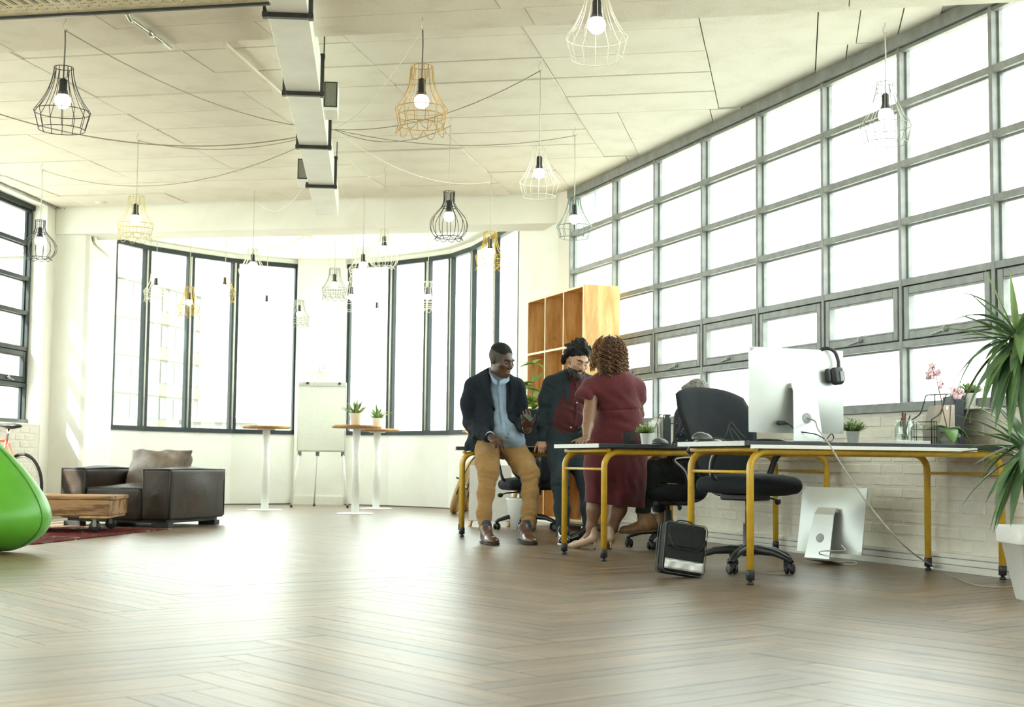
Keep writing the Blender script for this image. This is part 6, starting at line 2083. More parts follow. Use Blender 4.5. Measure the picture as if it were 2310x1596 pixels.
# ---------------------------------------------------------------- computers
def all_in_one(label, loc, rot, w=0.65, h=0.44, chin=0.055):
    """thin aluminium all-in-one seen from behind; local: x across, -y the back (towards the viewer), z up, origin under the stand"""
    t = thing('desktop_computer', label, 'computer', loc)
    t.rotation_euler = rot
    zb = 0.06
    H_ = h + chin
    n = 14
    rows = []
    for j in range(n + 1):
        r = []
        for i in range(n + 1):
            u = i / n * 2 - 1; v = j / n * 2 - 1
            bulge = 0.028 * (1 - abs(u) ** 2.4) * (1 - abs(v) ** 2.4)
            r.append((u * w / 2, -0.006 - bulge, zb + (v + 1) / 2 * H_))
        rows.append(r)
    b = MB()
    b.grid(rows)
    b.box((0, 0, zb + H_ / 2), (w, 0.012, H_), bev=0.0045, seg=2)
    b.build('housing', M['alu'], t)
    MB().span((-w / 2 + 0.006, 0.0055, zb + chin), (w / 2 - 0.006, 0.0068, zb + H_ - 0.006)).build('screen', M['screen'], t)
    # bent stand
    pr = [(-0.012 - 0.045, 0.33 + 0.02), (-0.075, 0.325), (-0.088, 0.30), (-0.118, 0.04), (-0.120, 0.012), (-0.112, 0.002), (-0.09, 0.0), (0.075, 0.0)]
    wt = [0.075, 0.078, 0.080, 0.098, 0.100, 0.100, 0.100, 0.100]
    b = MB()
    rows = [[(s * wt[i], y, z) for s in (-1, 1)] for i, (y, z) in enumerate(pr)]
    rows2 = [[(s * wt[i], y + (0.006 if i < 5 else 0), z + (0 if i < 5 else 0.006)) for s in (-1, 1)] for i, (y, z) in enumerate(pr)]
    b.grid(rows, False); b.grid([r[::-1] for r in rows2], False)
    for i in range(len(pr) - 1):
        b.grid([[rows[i][0], rows[i + 1][0]], [rows2[i][0], rows2[i + 1][0]]], False)
        b.grid([[rows[i][1], rows2[i][1]], [rows[i + 1][1], rows2[i + 1][1]]], False)
    b.grid([rows[-1], rows2[-1]], False); b.grid([rows2[0], rows[0]], False)
    bmesh.ops.remove_doubles(b.bm, verts=b.bm.verts[:], dist=1e-6)
    st = b.build('stand', M['alu'], t)
    MB().span((-0.075, -0.06, 0.318), (0.075, -0.006, 0.345), bev=0.004).build('hinge', M['alu'], st)
    Mx = Matrix.Rotation(math.radians(83), 3, 'X')
    MB().lathe([(0.030, 0.0), (0.030, 0.0015)], 28, (0, -0.1075, 0.145), M=Mx).build('cable_hole', plain('grey_hole', (0.36, 0.37, 0.36), 0.5) if 'grey_hole' not in bpy.data.materials else bpy.data.materials['grey_hole'], st)
    return t
ic = Vector(PD(1797, 1000, 8.33)); ic.z = ZD
IM1 = all_in_one('large silver all-in-one computer on the nearest desk, seen from behind, headset hung on it', ic, (0, 0, math.radians(3)))
# the one on the floor leans back on the wall
fl_p = PD(1868, 1262, 9.32); fl_p.z = 0.0
IM2 = all_in_one('silver all-in-one computer standing on the floor against the brick wall under the desk', fl_p, (math.radians(-9), 0, math.radians(-70)), w=0.52, h=0.39, chin=0.04)
# drop it so that the panel stands on the floor
IM2.location.z = 0.012

# ---------------------------------------------------------------- cables
def cable(label, pts, r=0.0042, mat=None, n=8, name='cable', group=None):
    o = Vector(pts[0])
    t = thing(name, label, 'cable', o, 0, group)
    MB().tube([p - o for p in bez(pts, n)], r, 8).build('lead', mat or plain('grey_lead', (0.34, 0.33, 0.30), 0.5) if 'grey_lead' not in bpy.data.materials else (mat or bpy.data.materials['grey_lead']), t)
    return t
st_front = IM1.matrix_world if False else None
def im1(x, y, z):
    return Vector(ic) + Matrix.Rotation(math.radians(3), 3, 'Z') @ Vector((x, y, z))
fA = PZ(2108, 1280, 0.016); fB = PZ(2180, 1314, 0.008); fC = PZ(2240, 1325, 0.006); fD = PZ(2330, 1324, 0.006)
edge_pt = PD(1868, 1000, 7.50)
cable('long grey power lead from the computer stand over the desk edge to the floor', [im1(0.0, -0.112, 0.145), im1(0.02, -0.16, 0.125), PD(1846, 970, 7.95), PD(1868, 999, 7.62), PD(1905, 1060, 7.50), PD(1960, 1140, 7.45), PD(2040, 1232, 7.5), fA, fB, fC, fD])
bl_lead = plain('black_lead', (0.02, 0.02, 0.02), 0.5)
def on_a(u, v, d, z=None):
    p = PD(u, v, d)
    if z is not None: p.z = z
    return p
cable('thin black lead plugged into the back of the large computer', [im1(-0.13, -0.045, 0.115), im1(-0.10, -0.075, 0.108), im1(-0.06, -0.10, 0.07), im1(0.02, -0.17, 0.05), im1(0.10, -0.18, 0.012), im1(0.16, -0.14, 0.03), im1(0.13, -0.16, 0.055), im1(0.08, -0.17, 0.012)], 0.0032, bl_lead)
plug = thing('cable_plug', 'black plug in the back of the large silver computer', 'plug', im1(-0.135, -0.046, 0.116))
MB().box((0, 0, 0), (0.055, 0.03, 0.026), rot=math.radians(9), bev=0.008, seg=2).build('plug_body', M['black'], plug)
MB().tube([(0.025, -0.003, -0.002), (0.045, -0.01, -0.008)], [0.007, 0.004], 8).build('strain_relief', M['black'], plug)
cable('white lead lying on the floor beside the computer under the desk', [fl_p + Vector((0.02, -0.13, 0.13)), fl_p + Vector((0.0, -0.19, 0.10)), PD(1850, 1245, 8.95), PZ(1862, 1262, 0.005), PZ(1890, 1272, 0.005), PZ(1930, 1274, 0.005), PZ(1925, 1268, 0.005), PZ(1880, 1268, 0.005)], 0.004, M['white'])
cable('thin dark tangle of leads on the left part of the nearest desk', [on_a(1600, 996, 7.9, ZD + 0.005), on_a(1622, 990, 7.9, ZD + 0.02), on_a(1637, 990, 7.9, ZD + 0.03), on_a(1645, 962, 7.9, ZD + 0.09), on_a(1650, 958, 7.9, ZD + 0.105), on_a(1664, 975, 7.9, ZD + 0.06), on_a(1680, 988, 7.9, ZD + 0.02), on_a(1672, 990, 7.95, ZD + 0.006), on_a(1648, 966, 7.95, ZD + 0.075), on_a(1656, 992, 7.95, ZD + 0.006), on_a(1690, 994, 7.95, ZD + 0.006)], 0.0032, bl_lead)
# ---------------------------------------------------------------- headset on the corner of the computer
hp = thing('headset', 'black headphones hung over the corner of the large silver computer', 'headphones', im1(0.205, -0.02, 0.565), math.radians(9))
pts = [(-0.05, 0.05, -0.045), (-0.03, 0.02, -0.01), (0.0, 0.0, 0.0), (0.035, -0.022, -0.02), (0.055, -0.030, -0.07), (0.056, -0.034, -0.115)]
MB().tube(bez(pts, 6), [(0.006, 0.011)] * 31, 10).build('headband', M['black'], hp)
b = MB()
b.box((0.035, -0.044, -0.165), (0.088, 0.045, 0.105), rot=Matrix.Rotation(math.radians(-8), 3, 'Y'), bev=0.022, seg=3)
b.build('ear_cup', M['black'], hp)
MB().box((0.055, -0.069, -0.165), (0.036, 0.004, 0.058), rot=Matrix.Rotation(math.radians(-8), 3, 'Y'), bev=0.0015).build('cup_plate', plain('grey_plate', (0.30, 0.30, 0.29), 0.35), hp)
MB().box((-0.02, -0.030, -0.165), (0.04, 0.03, 0.085), rot=Matrix.Rotation(math.radians(-8), 3, 'Y'), bev=0.014, seg=3).build('ear_cushion', M['black'], hp)

# ---------------------------------------------------------------- mice, paper
def mouse(label, loc, rz):
    t = thing('computer_mouse', label, 'mouse', loc, rz, 'computer mice')
    c = Clay((-0.06, -0.045, -0.005), (0.06, 0.045, 0.05), 0.003, 0.01)
    c.ell((0, 0, 0.006), (0.056, 0.034, 0.032)); c.ell((-0.012, 0, 0.012), (0.038, 0.031, 0.030))
    c.half((0, 0, 0.001), (0, 0, -1))
    c.build('shell', plain('mouse_grey', (0.06, 0.065, 0.065), 0.3), t)
    MB().lathe([(0.006, -0.004), (0.008, 0), (0.006, 0.004)], 14, (0.026, 0, 0.030), M=Matrix.Rotation(PI / 2, 3, 'X')).build('wheel', M['black'], t)
    MB().tube(bez([(0.05, 0, 0.008), (0.09, 0.01, 0.006), (0.14, 0.05, 0.004), (0.2, 0.04, 0.004)], 5), 0.002, 6).build('lead', M['black'], t)
    return t
mouse('dark mouse near the left end of the nearest desk', on_a(1584, 990, 7.55, ZD), -0.3)
mouse('dark mouse on the second desk between the small plant and the grey-haired man', on_a(1489, 1000, 9.45, ZD + 0.001), -0.2)
t = thing('paper_sheets', 'white papers on the desk beside the hand of the bearded man', 'papers', on_a(1203, 1008, 12.15, ZD + 0.001), -0.1)
for k in range(3):
    MB().box((k * 0.01, k * 0.008, 0.001 + 0.0022 * k), (0.21, 0.297, 0.0018), rot=0.15 * k).build('sheet', M['white'], t)

# ---------------------------------------------------------------- small grass plants in white pots
grass_a = plain('grass_green', (0.16, 0.27, 0.075), 0.55, var=0.35, scale=25)
grass_b = plain('grass_light', (0.36, 0.46, 0.20), 0.55, var=0.3, scale=25)
def grass_pot(label, loc, s=1.0, seed=0, dens=210):
    t = thing('potted_plant', label, 'plant', loc, seed * 1.3, 'little grass plants in white pots')
    MB().lathe([(0.030 * s, 0.0), (0.031 * s, 0.001), (0.043 * s, 0.080 * s), (0.045 * s, 0.082 * s), (0.045 * s, 0.088 * s), (0.041 * s, 0.088 * s), (0.038 * s, 0.070 * s)], 28).build('pot', M['pot_white'], t)
    MB().lathe([(0.0005, 0.074 * s), (0.039 * s, 0.074 * s)], 20, caps=False).build('soil', M['soil'], t)
    r = random.Random(seed)
    b = MB()
    for k in range(dens):
        a = r.uniform(0, 2 * PI); el = math.acos(r.uniform(0.12, 1))
        d = Vector((math.sin(el) * math.cos(a), math.sin(el) * math.sin(a), math.cos(el)))
        L = r.uniform(0.050, 0.078) * s * (0.75 + 0.4 * d.z)
        p0 = Vector((0, 0, 0.078 * s)) + Vector((d.x, d.y, 0)) * 0.022 * s
        p1 = p0 + d * L * 0.6 + Vector((0, 0, 0.018 * s)); p2 = p0 + d * L + Vector((r.uniform(-.01, .01), r.uniform(-.01, .01), 0.012 * s))
        b.mi = r.randrange(2)
        b.tube([p0, p1, p2], [0.0012 * s, 0.0016 * s, 0.0004 * s], 4)
        for q in range(4):
            e = p0.lerp(p2, 0.55 + 0.15 * q); w = Vector((r.uniform(-1, 1), r.uniform(-1, 1), r.uniform(-0.2, 1))).normalized()
            side = w.cross(Vector((0, 0, 1))).normalized() * 0.0032 * s
            tip = e + w * r.uniform(0.012, 0.024) * s
            m_ = e.lerp(tip, 0.5)
            V = [b.bm.verts.new(x) for x in (e, m_ + side, tip, m_ - side)]
            f = b.bm.faces.new(V); f.material_index = r.randrange(2)
    o = b.build('foliage', [grass_a, grass_b], t)
    o['kind'] = 'stuff'
    return t
grass_pot('small green plant in a white pot on the second desk beside the woman', on_a(1456, 1003, 9.55, ZD), 0.84, 1)
grass_pot('small green plant in a white pot right of the large computer on the nearest desk', on_a(1924, 1003, 8.75, ZD), 0.95, 2)
sp = Vector(PD(2178, 918, 8.42)); sp = Vector((WX - 0.06, sp.y, 1.008))
grass_pot('small green plant in a white pot up on the window sill by the orchid', Vector((5.445, 7.13, 0.996)), 0.98, 3)
MB().span((WX - 0.10, 7.0, 0.985), (WX + 0.01, 7.26, 0.9955), bev=0.002).build('sill_ledge', M['white_wall'], wr)

# ---------------------------------------------------------------- agaves on the bar tables
agave_m = plain('agave_green', (0.13, 0.24, 0.075), 0.5, var=0.3, scale=12)
agave_l = plain('agave_edge', (0.34, 0.42, 0.18), 0.5, var=0.2, scale=12)
def blade_rows(p0, d, L, w, droop, thick=0.2, n=7, twist=0.0, curl=0.0):
    d = d.normalized()
    side = d.cross(Vector((0, 0, 1)))
    if side.length < 1e-3: side = Vector((1, 0, 0))
    side.normalize()
    rows = []
    p = Vector(p0); dirv = d.copy()
    for i in range(n + 1):
        f = i / n
        ww = w * (0.55 + 1.3 * f) if f < 0.35 else w * (1.0 - ((f - 0.35) / 0.65) ** 1.7)
        up_ = side.cross(dirv).normalized()
        rows.append([p - side * ww + up_ * ww * thick, p - up_ * ww * thick * 0.3, p + side * ww + up_ * ww * thick])
        dirv = (dirv + Vector((0, 0, -droop / n)) + side * (curl / n)).normalized()
        p = p + dirv * (L / n)
    return rows
def agave(label, loc, s=1.0, seed=0):
    t = thing('potted_agave', label, 'plant', loc, seed * 0.9, 'agaves on the bar tables')
    MB().lathe([(0.045 * s, 0), (0.046 * s, 0.001), (0.064 * s, 0.115 * s), (0.066 * s, 0.12 * s), (0.060 * s, 0.12 * s), (0.056 * s, 0.10 * s)], 28).build('pot', plain('cream_pot', (0.78, 0.74, 0.66), 0.4, var=0.03) if 'cream_pot' not in bpy.data.materials else bpy.data.materials['cream_pot'], t)
    MB().lathe([(0.0005, 0.105 * s), (0.058 * s, 0.105 * s)], 20, caps=False).build('soil', M['soil'], t)
    r = random.Random(seed)
    for k in range(22):
        a = k * 2.4 + r.uniform(-0.2, 0.2); el = 0.15 + 1.15 * (k / 22) ** 0.8
        d = Vector((math.cos(a) * math.sin(el), math.sin(a) * math.sin(el), math.cos(el)))
        b = MB().grid(blade_rows(Vector((0, 0, 0.105 * s)) + Vector((d.x, d.y, 0)) * 0.012, d, r.uniform(0.13, 0.19) * s, 0.017 * s, r.uniform(-0.25, 0.3), 0.3, 6))
        b.build('leaf', agave_m if k % 3 else agave_l, t, thick=0.002)
    return t
p = PZ(801, 1160); agave('agave in a cream pot on the nearer bar table', Vector((p.x, p.y, 1.06)) + camdir(-0.015, 0.0, 0), 1.2, 1)
p = PZ(848, 1149); agave('agave in a cream pot on the bar table half hidden behind', Vector((p.x, p.y, 1.06)), 1.2, 2)

# plant on the shelf and the leafy plant beside it
grass_pot('bushy little plant in a white pot standing in the upper left cube of the bookshelf', Vector((5.17, 13.43, 1.766)), 1.1, 5, 150)
leafm = plain('broad_leaf', (0.13, 0.30, 0.045), 0.4, var=0.25, scale=14)
leafm2 = plain('broad_leaf_light', (0.28, 0.46, 0.09), 0.4, var=0.2, scale=14)
lp = PD(1180, 1190, 13.6); lp.z = 0
t = thing('leafy_plant', 'tall plant with broad bright green leaves behind the man in navy', 'plant', lp)
MB().lathe([(0.12, 0), (0.16, 0.28), (0.17, 0.3), (0.15, 0.3), (0.14, 0.26)], 28).build('pot', M['pot_white'], t)
r = random.Random(4)
b = MB()
stems = []
for k in range(7):
    a = k * 0.9
    top = Vector((0.10 * math.cos(a), 0.10 * math.sin(a), r.uniform(1.15, 1.62)))
    pts = bez([(0.03 * math.cos(a), 0.03 * math.sin(a), 0.25), (0.06 * math.cos(a), 0.06 * math.sin(a), 0.7), top], 5)
    b.tube(pts, 0.005, 6); stems.append(pts)
b.build('stems', leafm, t)
for k in range(120):
    st_ = stems[k % 7]
    p0 = st_[r.randrange(6, len(st_))]
    a = r.uniform(0, 2 * PI)
    d = Vector((math.cos(a), math.sin(a), r.uniform(0.0, 0.9)))
    MB().grid(blade_rows(p0, d, r.uniform(0.12, 0.20), r.uniform(0.028, 0.044), r.uniform(0.3, 1.0), 0.25, 6)).build('leaf', leafm if k % 2 else leafm2, t, thick=0.0015)

# ---------------------------------------------------------------- pen jar on a pale book, wire rack, files, orchid
def gl(name, tint=(0.93, 0.97, 0.95)):
    m = glass_pane(name, tint, 0.22)
    return m
jar_glass = gl('jar_glass')
jp = Vector((5.13, 7.42, ZD)) 
jp = on_a(2041, 1000, 8.22, ZD)
bk = thing('pale_book', 'flat pale book under the pen jar on the nearest desk', 'book', jp, 0.05)
MB().box((0, 0, 0.010), (0.235, 0.17, 0.019), bev=0.002).build('cover', M['white'], bk)
MB().box((0, 0.0, 0.010), (0.230, 0.1715, 0.014)).build('page_block', M['edge_band'], bk)
jr = thing('pen_jar', 'clip-top glass jar of pens on a pale book beside the orchid', 'jar', jp + Vector((0, 0, 0.020)))
MB().lathe([(0.048, 0.0), (0.054, 0.006), (0.056, 0.02), (0.056, 0.085), (0.050, 0.100), (0.045, 0.106), (0.047, 0.116), (0.045, 0.118), (0.042, 0.106), (0.047, 0.098), (0.052, 0.083), (0.052, 0.012), (0.03, 0.006)], 28).build('glass_body', jar_glass, jr)
Ml = Matrix.Rotation(math.radians(64), 3, 'Y') @ Matrix.Rotation(0.3, 3, 'Z')
MB().lathe([(0.02, 0.0), (0.044, 0.002), (0.047, 0.008), (0.044, 0.016), (0.02, 0.022)], 24, (0.066, -0.01, 0.066), M=Ml).build('lid', jar_glass, jr)
MB().tube(bez([(0.045, -0.03, 0.105), (0.058, -0.03, 0.09), (0.062, 0, 0.085), (0.058, 0.03, 0.09), (0.045, 0.03, 0.105)], 5), 0.0016, 6).build('wire_clip', M['chrome'], jr)
for i, (lab, col, x, y, lean, L, rr_) in enumerate([('dark red pencil in the glass jar', (0.16, 0.03, 0.025), 0.000, 0.0, (0.02, 0.14), 0.15, 0.0075), ('brown pencil in the glass jar', (0.12, 0.06, 0.035), 0.008, 0.012, (-0.06, -0.14), 0.145, 0.006),
                                               ('black pen leaning right in the glass jar', (0.015, 0.02, 0.03), -0.012, 0.0, (0.36, 0.0), 0.14, 0.0048), ('dark green pen in the glass jar', (0.02, 0.07, 0.05), -0.018, -0.01, (-0.1, 0.1), 0.10, 0.006),
                                               ('black pen leaning left in the glass jar', (0.02, 0.02, 0.02), 0.012, -0.015, (-0.30, 0.1), 0.12, 0.0048), ('steel scissors blade in the glass jar', (0.5, 0.5, 0.5), 0.02, 0.0, (0.12, -0.1), 0.11, 0.005)]):
    pn = thing('pencil' if 'pencil' in lab else ('pen' if 'pen' in lab else 'scissors'), lab, 'pen' if 'pen' in lab else 'scissors', jp + Vector((x, y, 0.0275)))
    d = Vector((lean[0], lean[1], 1)).normalized()
    MB().tube([(0, 0, 0), d * L], rr_, 8).build('barrel', plain('pen_col_%d' % i, col, 0.4), pn)
    MB().tube([d * L, d * (L + 0.012)], [rr_ * 0.9, rr_ * 0.3], 8).build('tip', M['black'] if i != 5 else M['chrome'], pn)
# wire letter rack with files
wp = on_a(2106, 1003, 8.42, ZD)
wt_ = thing('wire_rack', 'black wire letter rack with a sloping side holding card files beside the orchid', 'letter rack', wp, math.radians(14))
wm = M['blackmetal']
b = MB()
for y in (-0.075, 0.075):
    pr = [(-0.105, y, 0.0), (-0.105, y, 0.135), (-0.10, y, 0.148), (-0.03, y, 0.185), (0.005, y, 0.245), (0.02, y, 0.285), (0.04, y, 0.30), (0.105, y, 0.305), (0.105, y, 0.0)]
    b.tube(bez(pr[1:8], 5), 0.004, 6); b.tube([pr[0], pr[1]], 0.004, 6); b.tube([pr[7], pr[8]], 0.004, 6); b.tube([pr[0], pr[8]], 0.004, 6)
    for z in (0.045, 0.09, 0.135): b.tube([(-0.105, y, z), (-0.06, y, z)], 0.0025, 6)
    for x in (-0.082, -0.06): b.tube([(x, y, 0.0), (x, y, 0.14)], 0.0025, 6)
for z in (0.0, 0.045, 0.09, 0.135): b.tube([(-0.105, -0.075, z), (-0.105, 0.075, z)], 0.0028, 6)
b.tube([(0.105, -0.075, 0.305), (0.105, 0.075, 0.305)], 0.004, 6)
b.build('wire_frame', wm, wt_)
card = plain('card_beige', (0.50, 0.44, 0.36), 0.7, var=0.1)
card2 = plain('card_grey', (0.40, 0.38, 0.34), 0.7, var=0.1)
for i, (y, mm, lab) in enumerate([(-0.05, card, 'beige card magazine file with a sloping front in the wire rack, frontmost'), (0.03, card2, 'grey card magazine file in the wire rack, behind the beige one')]):
    f = thing('magazine_file', lab, 'file', wp + Matrix.Rotation(math.radians(14), 3, 'Z') @ Vector((0.02 + 0.03 * i, y, 0.0)), math.radians(14))
    MB().slab([(-0.075, -0.03, 0.004), (0.075, -0.03, 0.004), (0.075, -0.03, 0.24 + 0.0 * i), (-0.02, -0.03, 0.235), (-0.06, -0.03, 0.13), (-0.075, -0.03, 0.12)], (0, 0.058, 0)).build('file_box', mm, f)
    MB().span((-0.005, -0.033, 0.21), (0.012, -0.0302, 0.228)).build('label_tab', M['white'], f)
    MB().span((0.028, -0.0325, 0.01), (0.031, -0.0302, 0.235)).build('fold_line', card2, f)
bd = thing('lever_binder', 'tall dark blue-grey binder standing at the right of the card files', 'binder', on_a(2163, 1003, 8.50, ZD), -YAW - 0.05)
MB().box((0, 0.12, 0.15), (0.066, 0.24, 0.30), bev=0.003).build('cover', plain('binder_blue', (0.055, 0.065, 0.085), 0.5), bd)
MB().lathe([(0.010, 0), (0.012, 0.002)], 16, (0, -0.0015, 0.06), M=Matrix.Rotation(PI / 2, 3, 'X')).build('finger_hole', M['steel_dark'], bd)
# orchid in a glass tumbler
op = on_a(2139, 1004, 8.30, ZD)
orc = thing('orchid', 'pink orchid in a square glass jar in front of the wire rack', 'orchid', op, 0.2)
b = MB()
s_ = 0.048
b.box((0, 0, 0.006), (0.09, 0.09, 0.012), bev=0.003)
for (c_, z_) in (((s_, 0, 0.056), (0.005, 0.096, 0.10)), ((-s_, 0, 0.056), (0.005, 0.096, 0.10)), ((0, s_, 0.056), (0.091, 0.005, 0.10)), ((0, -s_, 0.056), (0.091, 0.005, 0.10))):
    b.box(c_, z_, bev=0.001)
b.build('glass_jar', jar_glass, orc)
MB().box((0, 0, 0.045), (0.084, 0.084, 0.064), bev=0.012).build('bark_mix', plain('bark_mix', (0.20, 0.19, 0.14), 0.9, var=0.5, scale=60, bmp=0.8), orc)
olf = plain('orchid_leaf', (0.13, 0.26, 0.06), 0.35, var=0.15, scale=12)
for (a, L, w, dr_, el) in ((2.9, 0.15, 0.032, 1.2, 0.7), (-1.9, 0.15, 0.040, 2.6, 0.5), (0.2, 0.13, 0.034, 1.5, 0.6), (-0.6, 0.18, 0.034, 2.8, 0.8)):
    MB().grid(blade_rows(Vector((0, 0, 0.09)), Vector((math.cos(a - 0.2), math.sin(a - 0.2), el)), L, w, dr_, 0.18, 8)).build('leaf', olf, orc, thick=0.003)
def rel(u, v, d=8.30):
    return Matrix.Rotation(-0.2, 3, 'Z') @ (PD(u, v, d) - op)
stem = [Vector((0, 0, 0.08)), rel(2128, 930), rel(2123, 900), rel(2116, 872), rel(2112, 848), rel(2108, 842)]
MB().tube(bez(stem, 5), [0.0035] * 15 + [0.0025] * 11, 6).build('flower_stem', plain('orchid_stem', (0.20, 0.07, 0.05), 0.5), orc)
MB().tube(bez([rel(2108, 842), rel(2104, 835), rel(2104, 825), rel(2112, 838), rel(2118, 842)], 4), 0.0018, 5).build('twig', bpy.data.materials['orchid_stem'], orc)
MB().tube(bez([Vector((0.01, 0, 0.08)), rel(2146, 905), rel(2150, 888), rel(2156, 884), rel(2166, 888)], 5), 0.0028, 6).build('flower_stem', bpy.data.materials['orchid_stem'], orc)
pet = plain('pink_petal', (0.78, 0.54, 0.58), 0.55, var=0.14, scale=40)
lip_ = plain('crimson_lip', (0.42, 0.05, 0.10), 0.5)
for (u, v, s) in ((2104, 828, 1.0), (2098, 846, 1.0), (2105, 847, 0.85), (2117, 841, 0.7), (2124, 866, 1.05), (2150, 882, 1.1), (2160, 889, 1.1), (2168, 886, 0.8)):
    ctr = rel(u, v)
    tow = Vector((rnd.uniform(-0.5, 0.5), -1, rnd.uniform(-0.5, 0.1))).normalized()
    q = tow.to_track_quat('Z', 'Y').to_matrix()
    b = MB()
    for k in range(5):
        a = k * 2 * PI / 5 + 0.3
        w = 0.020 if k % 2 else 0.014
        rows = []
        for i in range(5):
            f = i / 4
            ww = w * math.sin(PI * (0.12 + 0.83 * f)) * s
            c_ = Vector((math.cos(a), math.sin(a), 0)) * (0.004 + 0.031 * f) * s + Vector((0, 0, 0.006 * math.sin(f * PI) - 0.006 * f)) * s
            sd_ = Vector((-math.sin(a), math.cos(a), 0)) * ww
            rows.append([ctr + q @ (c_ - sd_), ctr + q @ (c_ + Vector((0, 0, -0.002))), ctr + q @ (c_ + sd_)])
        b.grid(rows)
    fo = b.build('blossom', pet, orc, thick=0.0012)
    MB().ball(ctr + q @ Vector((0, 0, 0.007 * s)), (0.0045 * s, 0.0045 * s, 0.007 * s), 2, M=q).build('flower_lip', lip_, fo)

# ---------------------------------------------------------------- rack and wire tray on the second desk
rk_ = thing('file_rack', 'dark metal file rack with keyhole slots and pale files on the second desk', 'file rack', on_a(1497, 1004, 9.75, ZD), -YAW + 0.12)
rm = plain('slate_metal', (0.045, 0.052, 0.058), 0.45)
MB().box((0.018, -0.02, 0.105), (0.056, 0.006, 0.21), bev=0.002).build('end_plate', rm, rk_)
b = MB()
b.box((0.018, 0.13, 0.005), (0.056, 0.3, 0.004)); b.box((0.018, 0.28, 0.09), (0.056, 0.005, 0.18))
b.build('rack_base', rm, rk_)
for dx in (-0.001, 0.040):
    MB().lathe([(0.0008, 0), (0.0052, 0.0), (0.0052, 0.001), (0.0008, 0.001)], 12, (dx, -0.0232, 0.197), M=Matrix.Rotation(PI / 2, 3, 'X')).box((dx, -0.0237, 0.188), (0.004, 0.001, 0.012)).build('keyhole_slot', M['white'], rk_)
for k, x in enumerate((-0.058, -0.036, -0.020)):
    f = thing('card_file', ['pale card file leaning left of the dark file rack, outermost', 'pale card file left of the dark file rack, between two others', 'pale card file against the dark file rack'][k], 'file', rk_.matrix_world @ Vector((0, 0, 0)), 0)
    f.location = Vector(on_a(1497, 1004, 9.75, ZD)) + Matrix.Rotation(-YAW + 0.12, 3, 'Z') @ Vector((x, 0.11, 0.0)); f.rotation_euler = (0, 0, -YAW + 0.12)
    MB().slab([(0, -0.12, 0.001), (0, 0.12, 0.001), (0, 0.12, 0.19 - 0.012 * (2 - k)), (0, -0.10, 0.17 - 0.012 * (2 - k))], (0.014, 0, 0)).build('card_cover', [M['edge_band'], card, plain('dark_card', (0.22, 0.22, 0.21), 0.6)][0 if k == 1 else (1 if k == 2 else 0)], f)
MB().tube(bez([(-0.075, -0.015, 0.09), (-0.055, -0.018, 0.14), (-0.035, -0.018, 0.20), (-0.026, -0.018, 0.208), (0.0, -0.018, 0.208)], 5), 0.0025, 6).build('wire_arm', rm, rk_)
wt2 = thing('mesh_tray', 'black wire mesh tray on the second desk behind the small plant', 'tray', on_a(1434, 1004, 9.80, ZD), -YAW + 0.1)
b = MB()
for i in range(13):
    x = -0.04 + 0.08 * i / 12
    b.tube([(x, -0.01, 0.0), (x + 0.01, 0.0, 0.095)], 0.0013, 4)
for z in (0.0, 0.03, 0.06, 0.095): b.tube([(-0.043, -0.01 + z * 0.1, z), (0.05, -0.01 + z * 0.1, z)], 0.002, 5)
b.build('mesh_front', M['black'], wt2)
MB().box((0, 0.12, 0.004), (0.09, 0.25, 0.006)).box((0, 0.245, 0.05), (0.09, 0.005, 0.09)).build('tray_body', M['black'], wt2)

# ---------------------------------------------------------------- laptop bag leaning at the desk leg
bgp = PZ(1532, 1304); bgp.z = 0
bag = thing('laptop_bag', 'black laptop bag with a silver reflective strip leaning against a yellow desk leg', 'bag', bgp, -YAW + 0.34)
Rb = Matrix.Rotation(math.radians(9), 3, 'Y') @ Matrix.Rotation(math.radians(-7), 3, 'X')
nyl = cloth('black_nylon', (0.020, 0.023, 0.023), fold=10, fb=0.25, sheen=0.05, rough=0.6)
BW, BD, BH = 0.262, 0.105, 0.285
def bp3(x, y, z): return Rb @ Vector((x, y, z)) + Vector((0, 0, 0.018))
q = Clay((-0.25, -0.2, -0.02), (0.28, 0.25, 0.38), 0.006, 0.02)
q.rbox(np.array(bp3(0, 0, BH / 2)), (BW / 2, BD / 2, BH / 2), 0.028, R=Rb)
q.build('body', nyl, bag)
b = MB()
def loop(y, off=0.0):
    r = 0.03; pts = []
    for (cx_, cz_, a0) in ((BW / 2 - r, BH - r, 0), (-BW / 2 + r, BH - r, PI / 2), (-BW / 2 + r, r, PI), (BW / 2 - r, r, 1.5 * PI)):
        for i in range(6):
            a = a0 + PI / 2 * i / 5
            pts.append(bp3(cx_ + (r + off) * math.cos(a), y, cz_ + (r + off) * math.sin(a)))
    return pts
MB().tube(loop(-BD / 2 + 0.006, 0.001), 0.0026, 6, closed=True).build('piping', plain('grey_piping', (0.07, 0.075, 0.075), 0.5), bag)
MB().tube(loop(BD / 2 - 0.006, 0.001), 0.0026, 6, closed=True).build('piping', bpy.data.materials['grey_piping'], bag)
MB().tube(loop(0.012, 0.002), 0.003, 6, closed=True).build('zip', M['black'], bag)
rows = []
for j in range(5):
    z = 0.018 + 0.058 * j / 4
    rows.append([bp3(-BW / 2 + 0.008 + (BW - 0.016) * i / 16, -BD / 2 - 0.002 - 0.003 * math.sin(i * 1.1) * math.sin(j), z) for i in range(17)])
MB().grid(rows).build('reflective_strip', plain('silver_strip', (0.66, 0.68, 0.67), 0.38, 0.5, var=0.35, scale=16), bag, thick=0.002)
q = Clay((-0.25, -0.2, 0.1), (0.28, 0.1, 0.38), 0.005, 0.015)
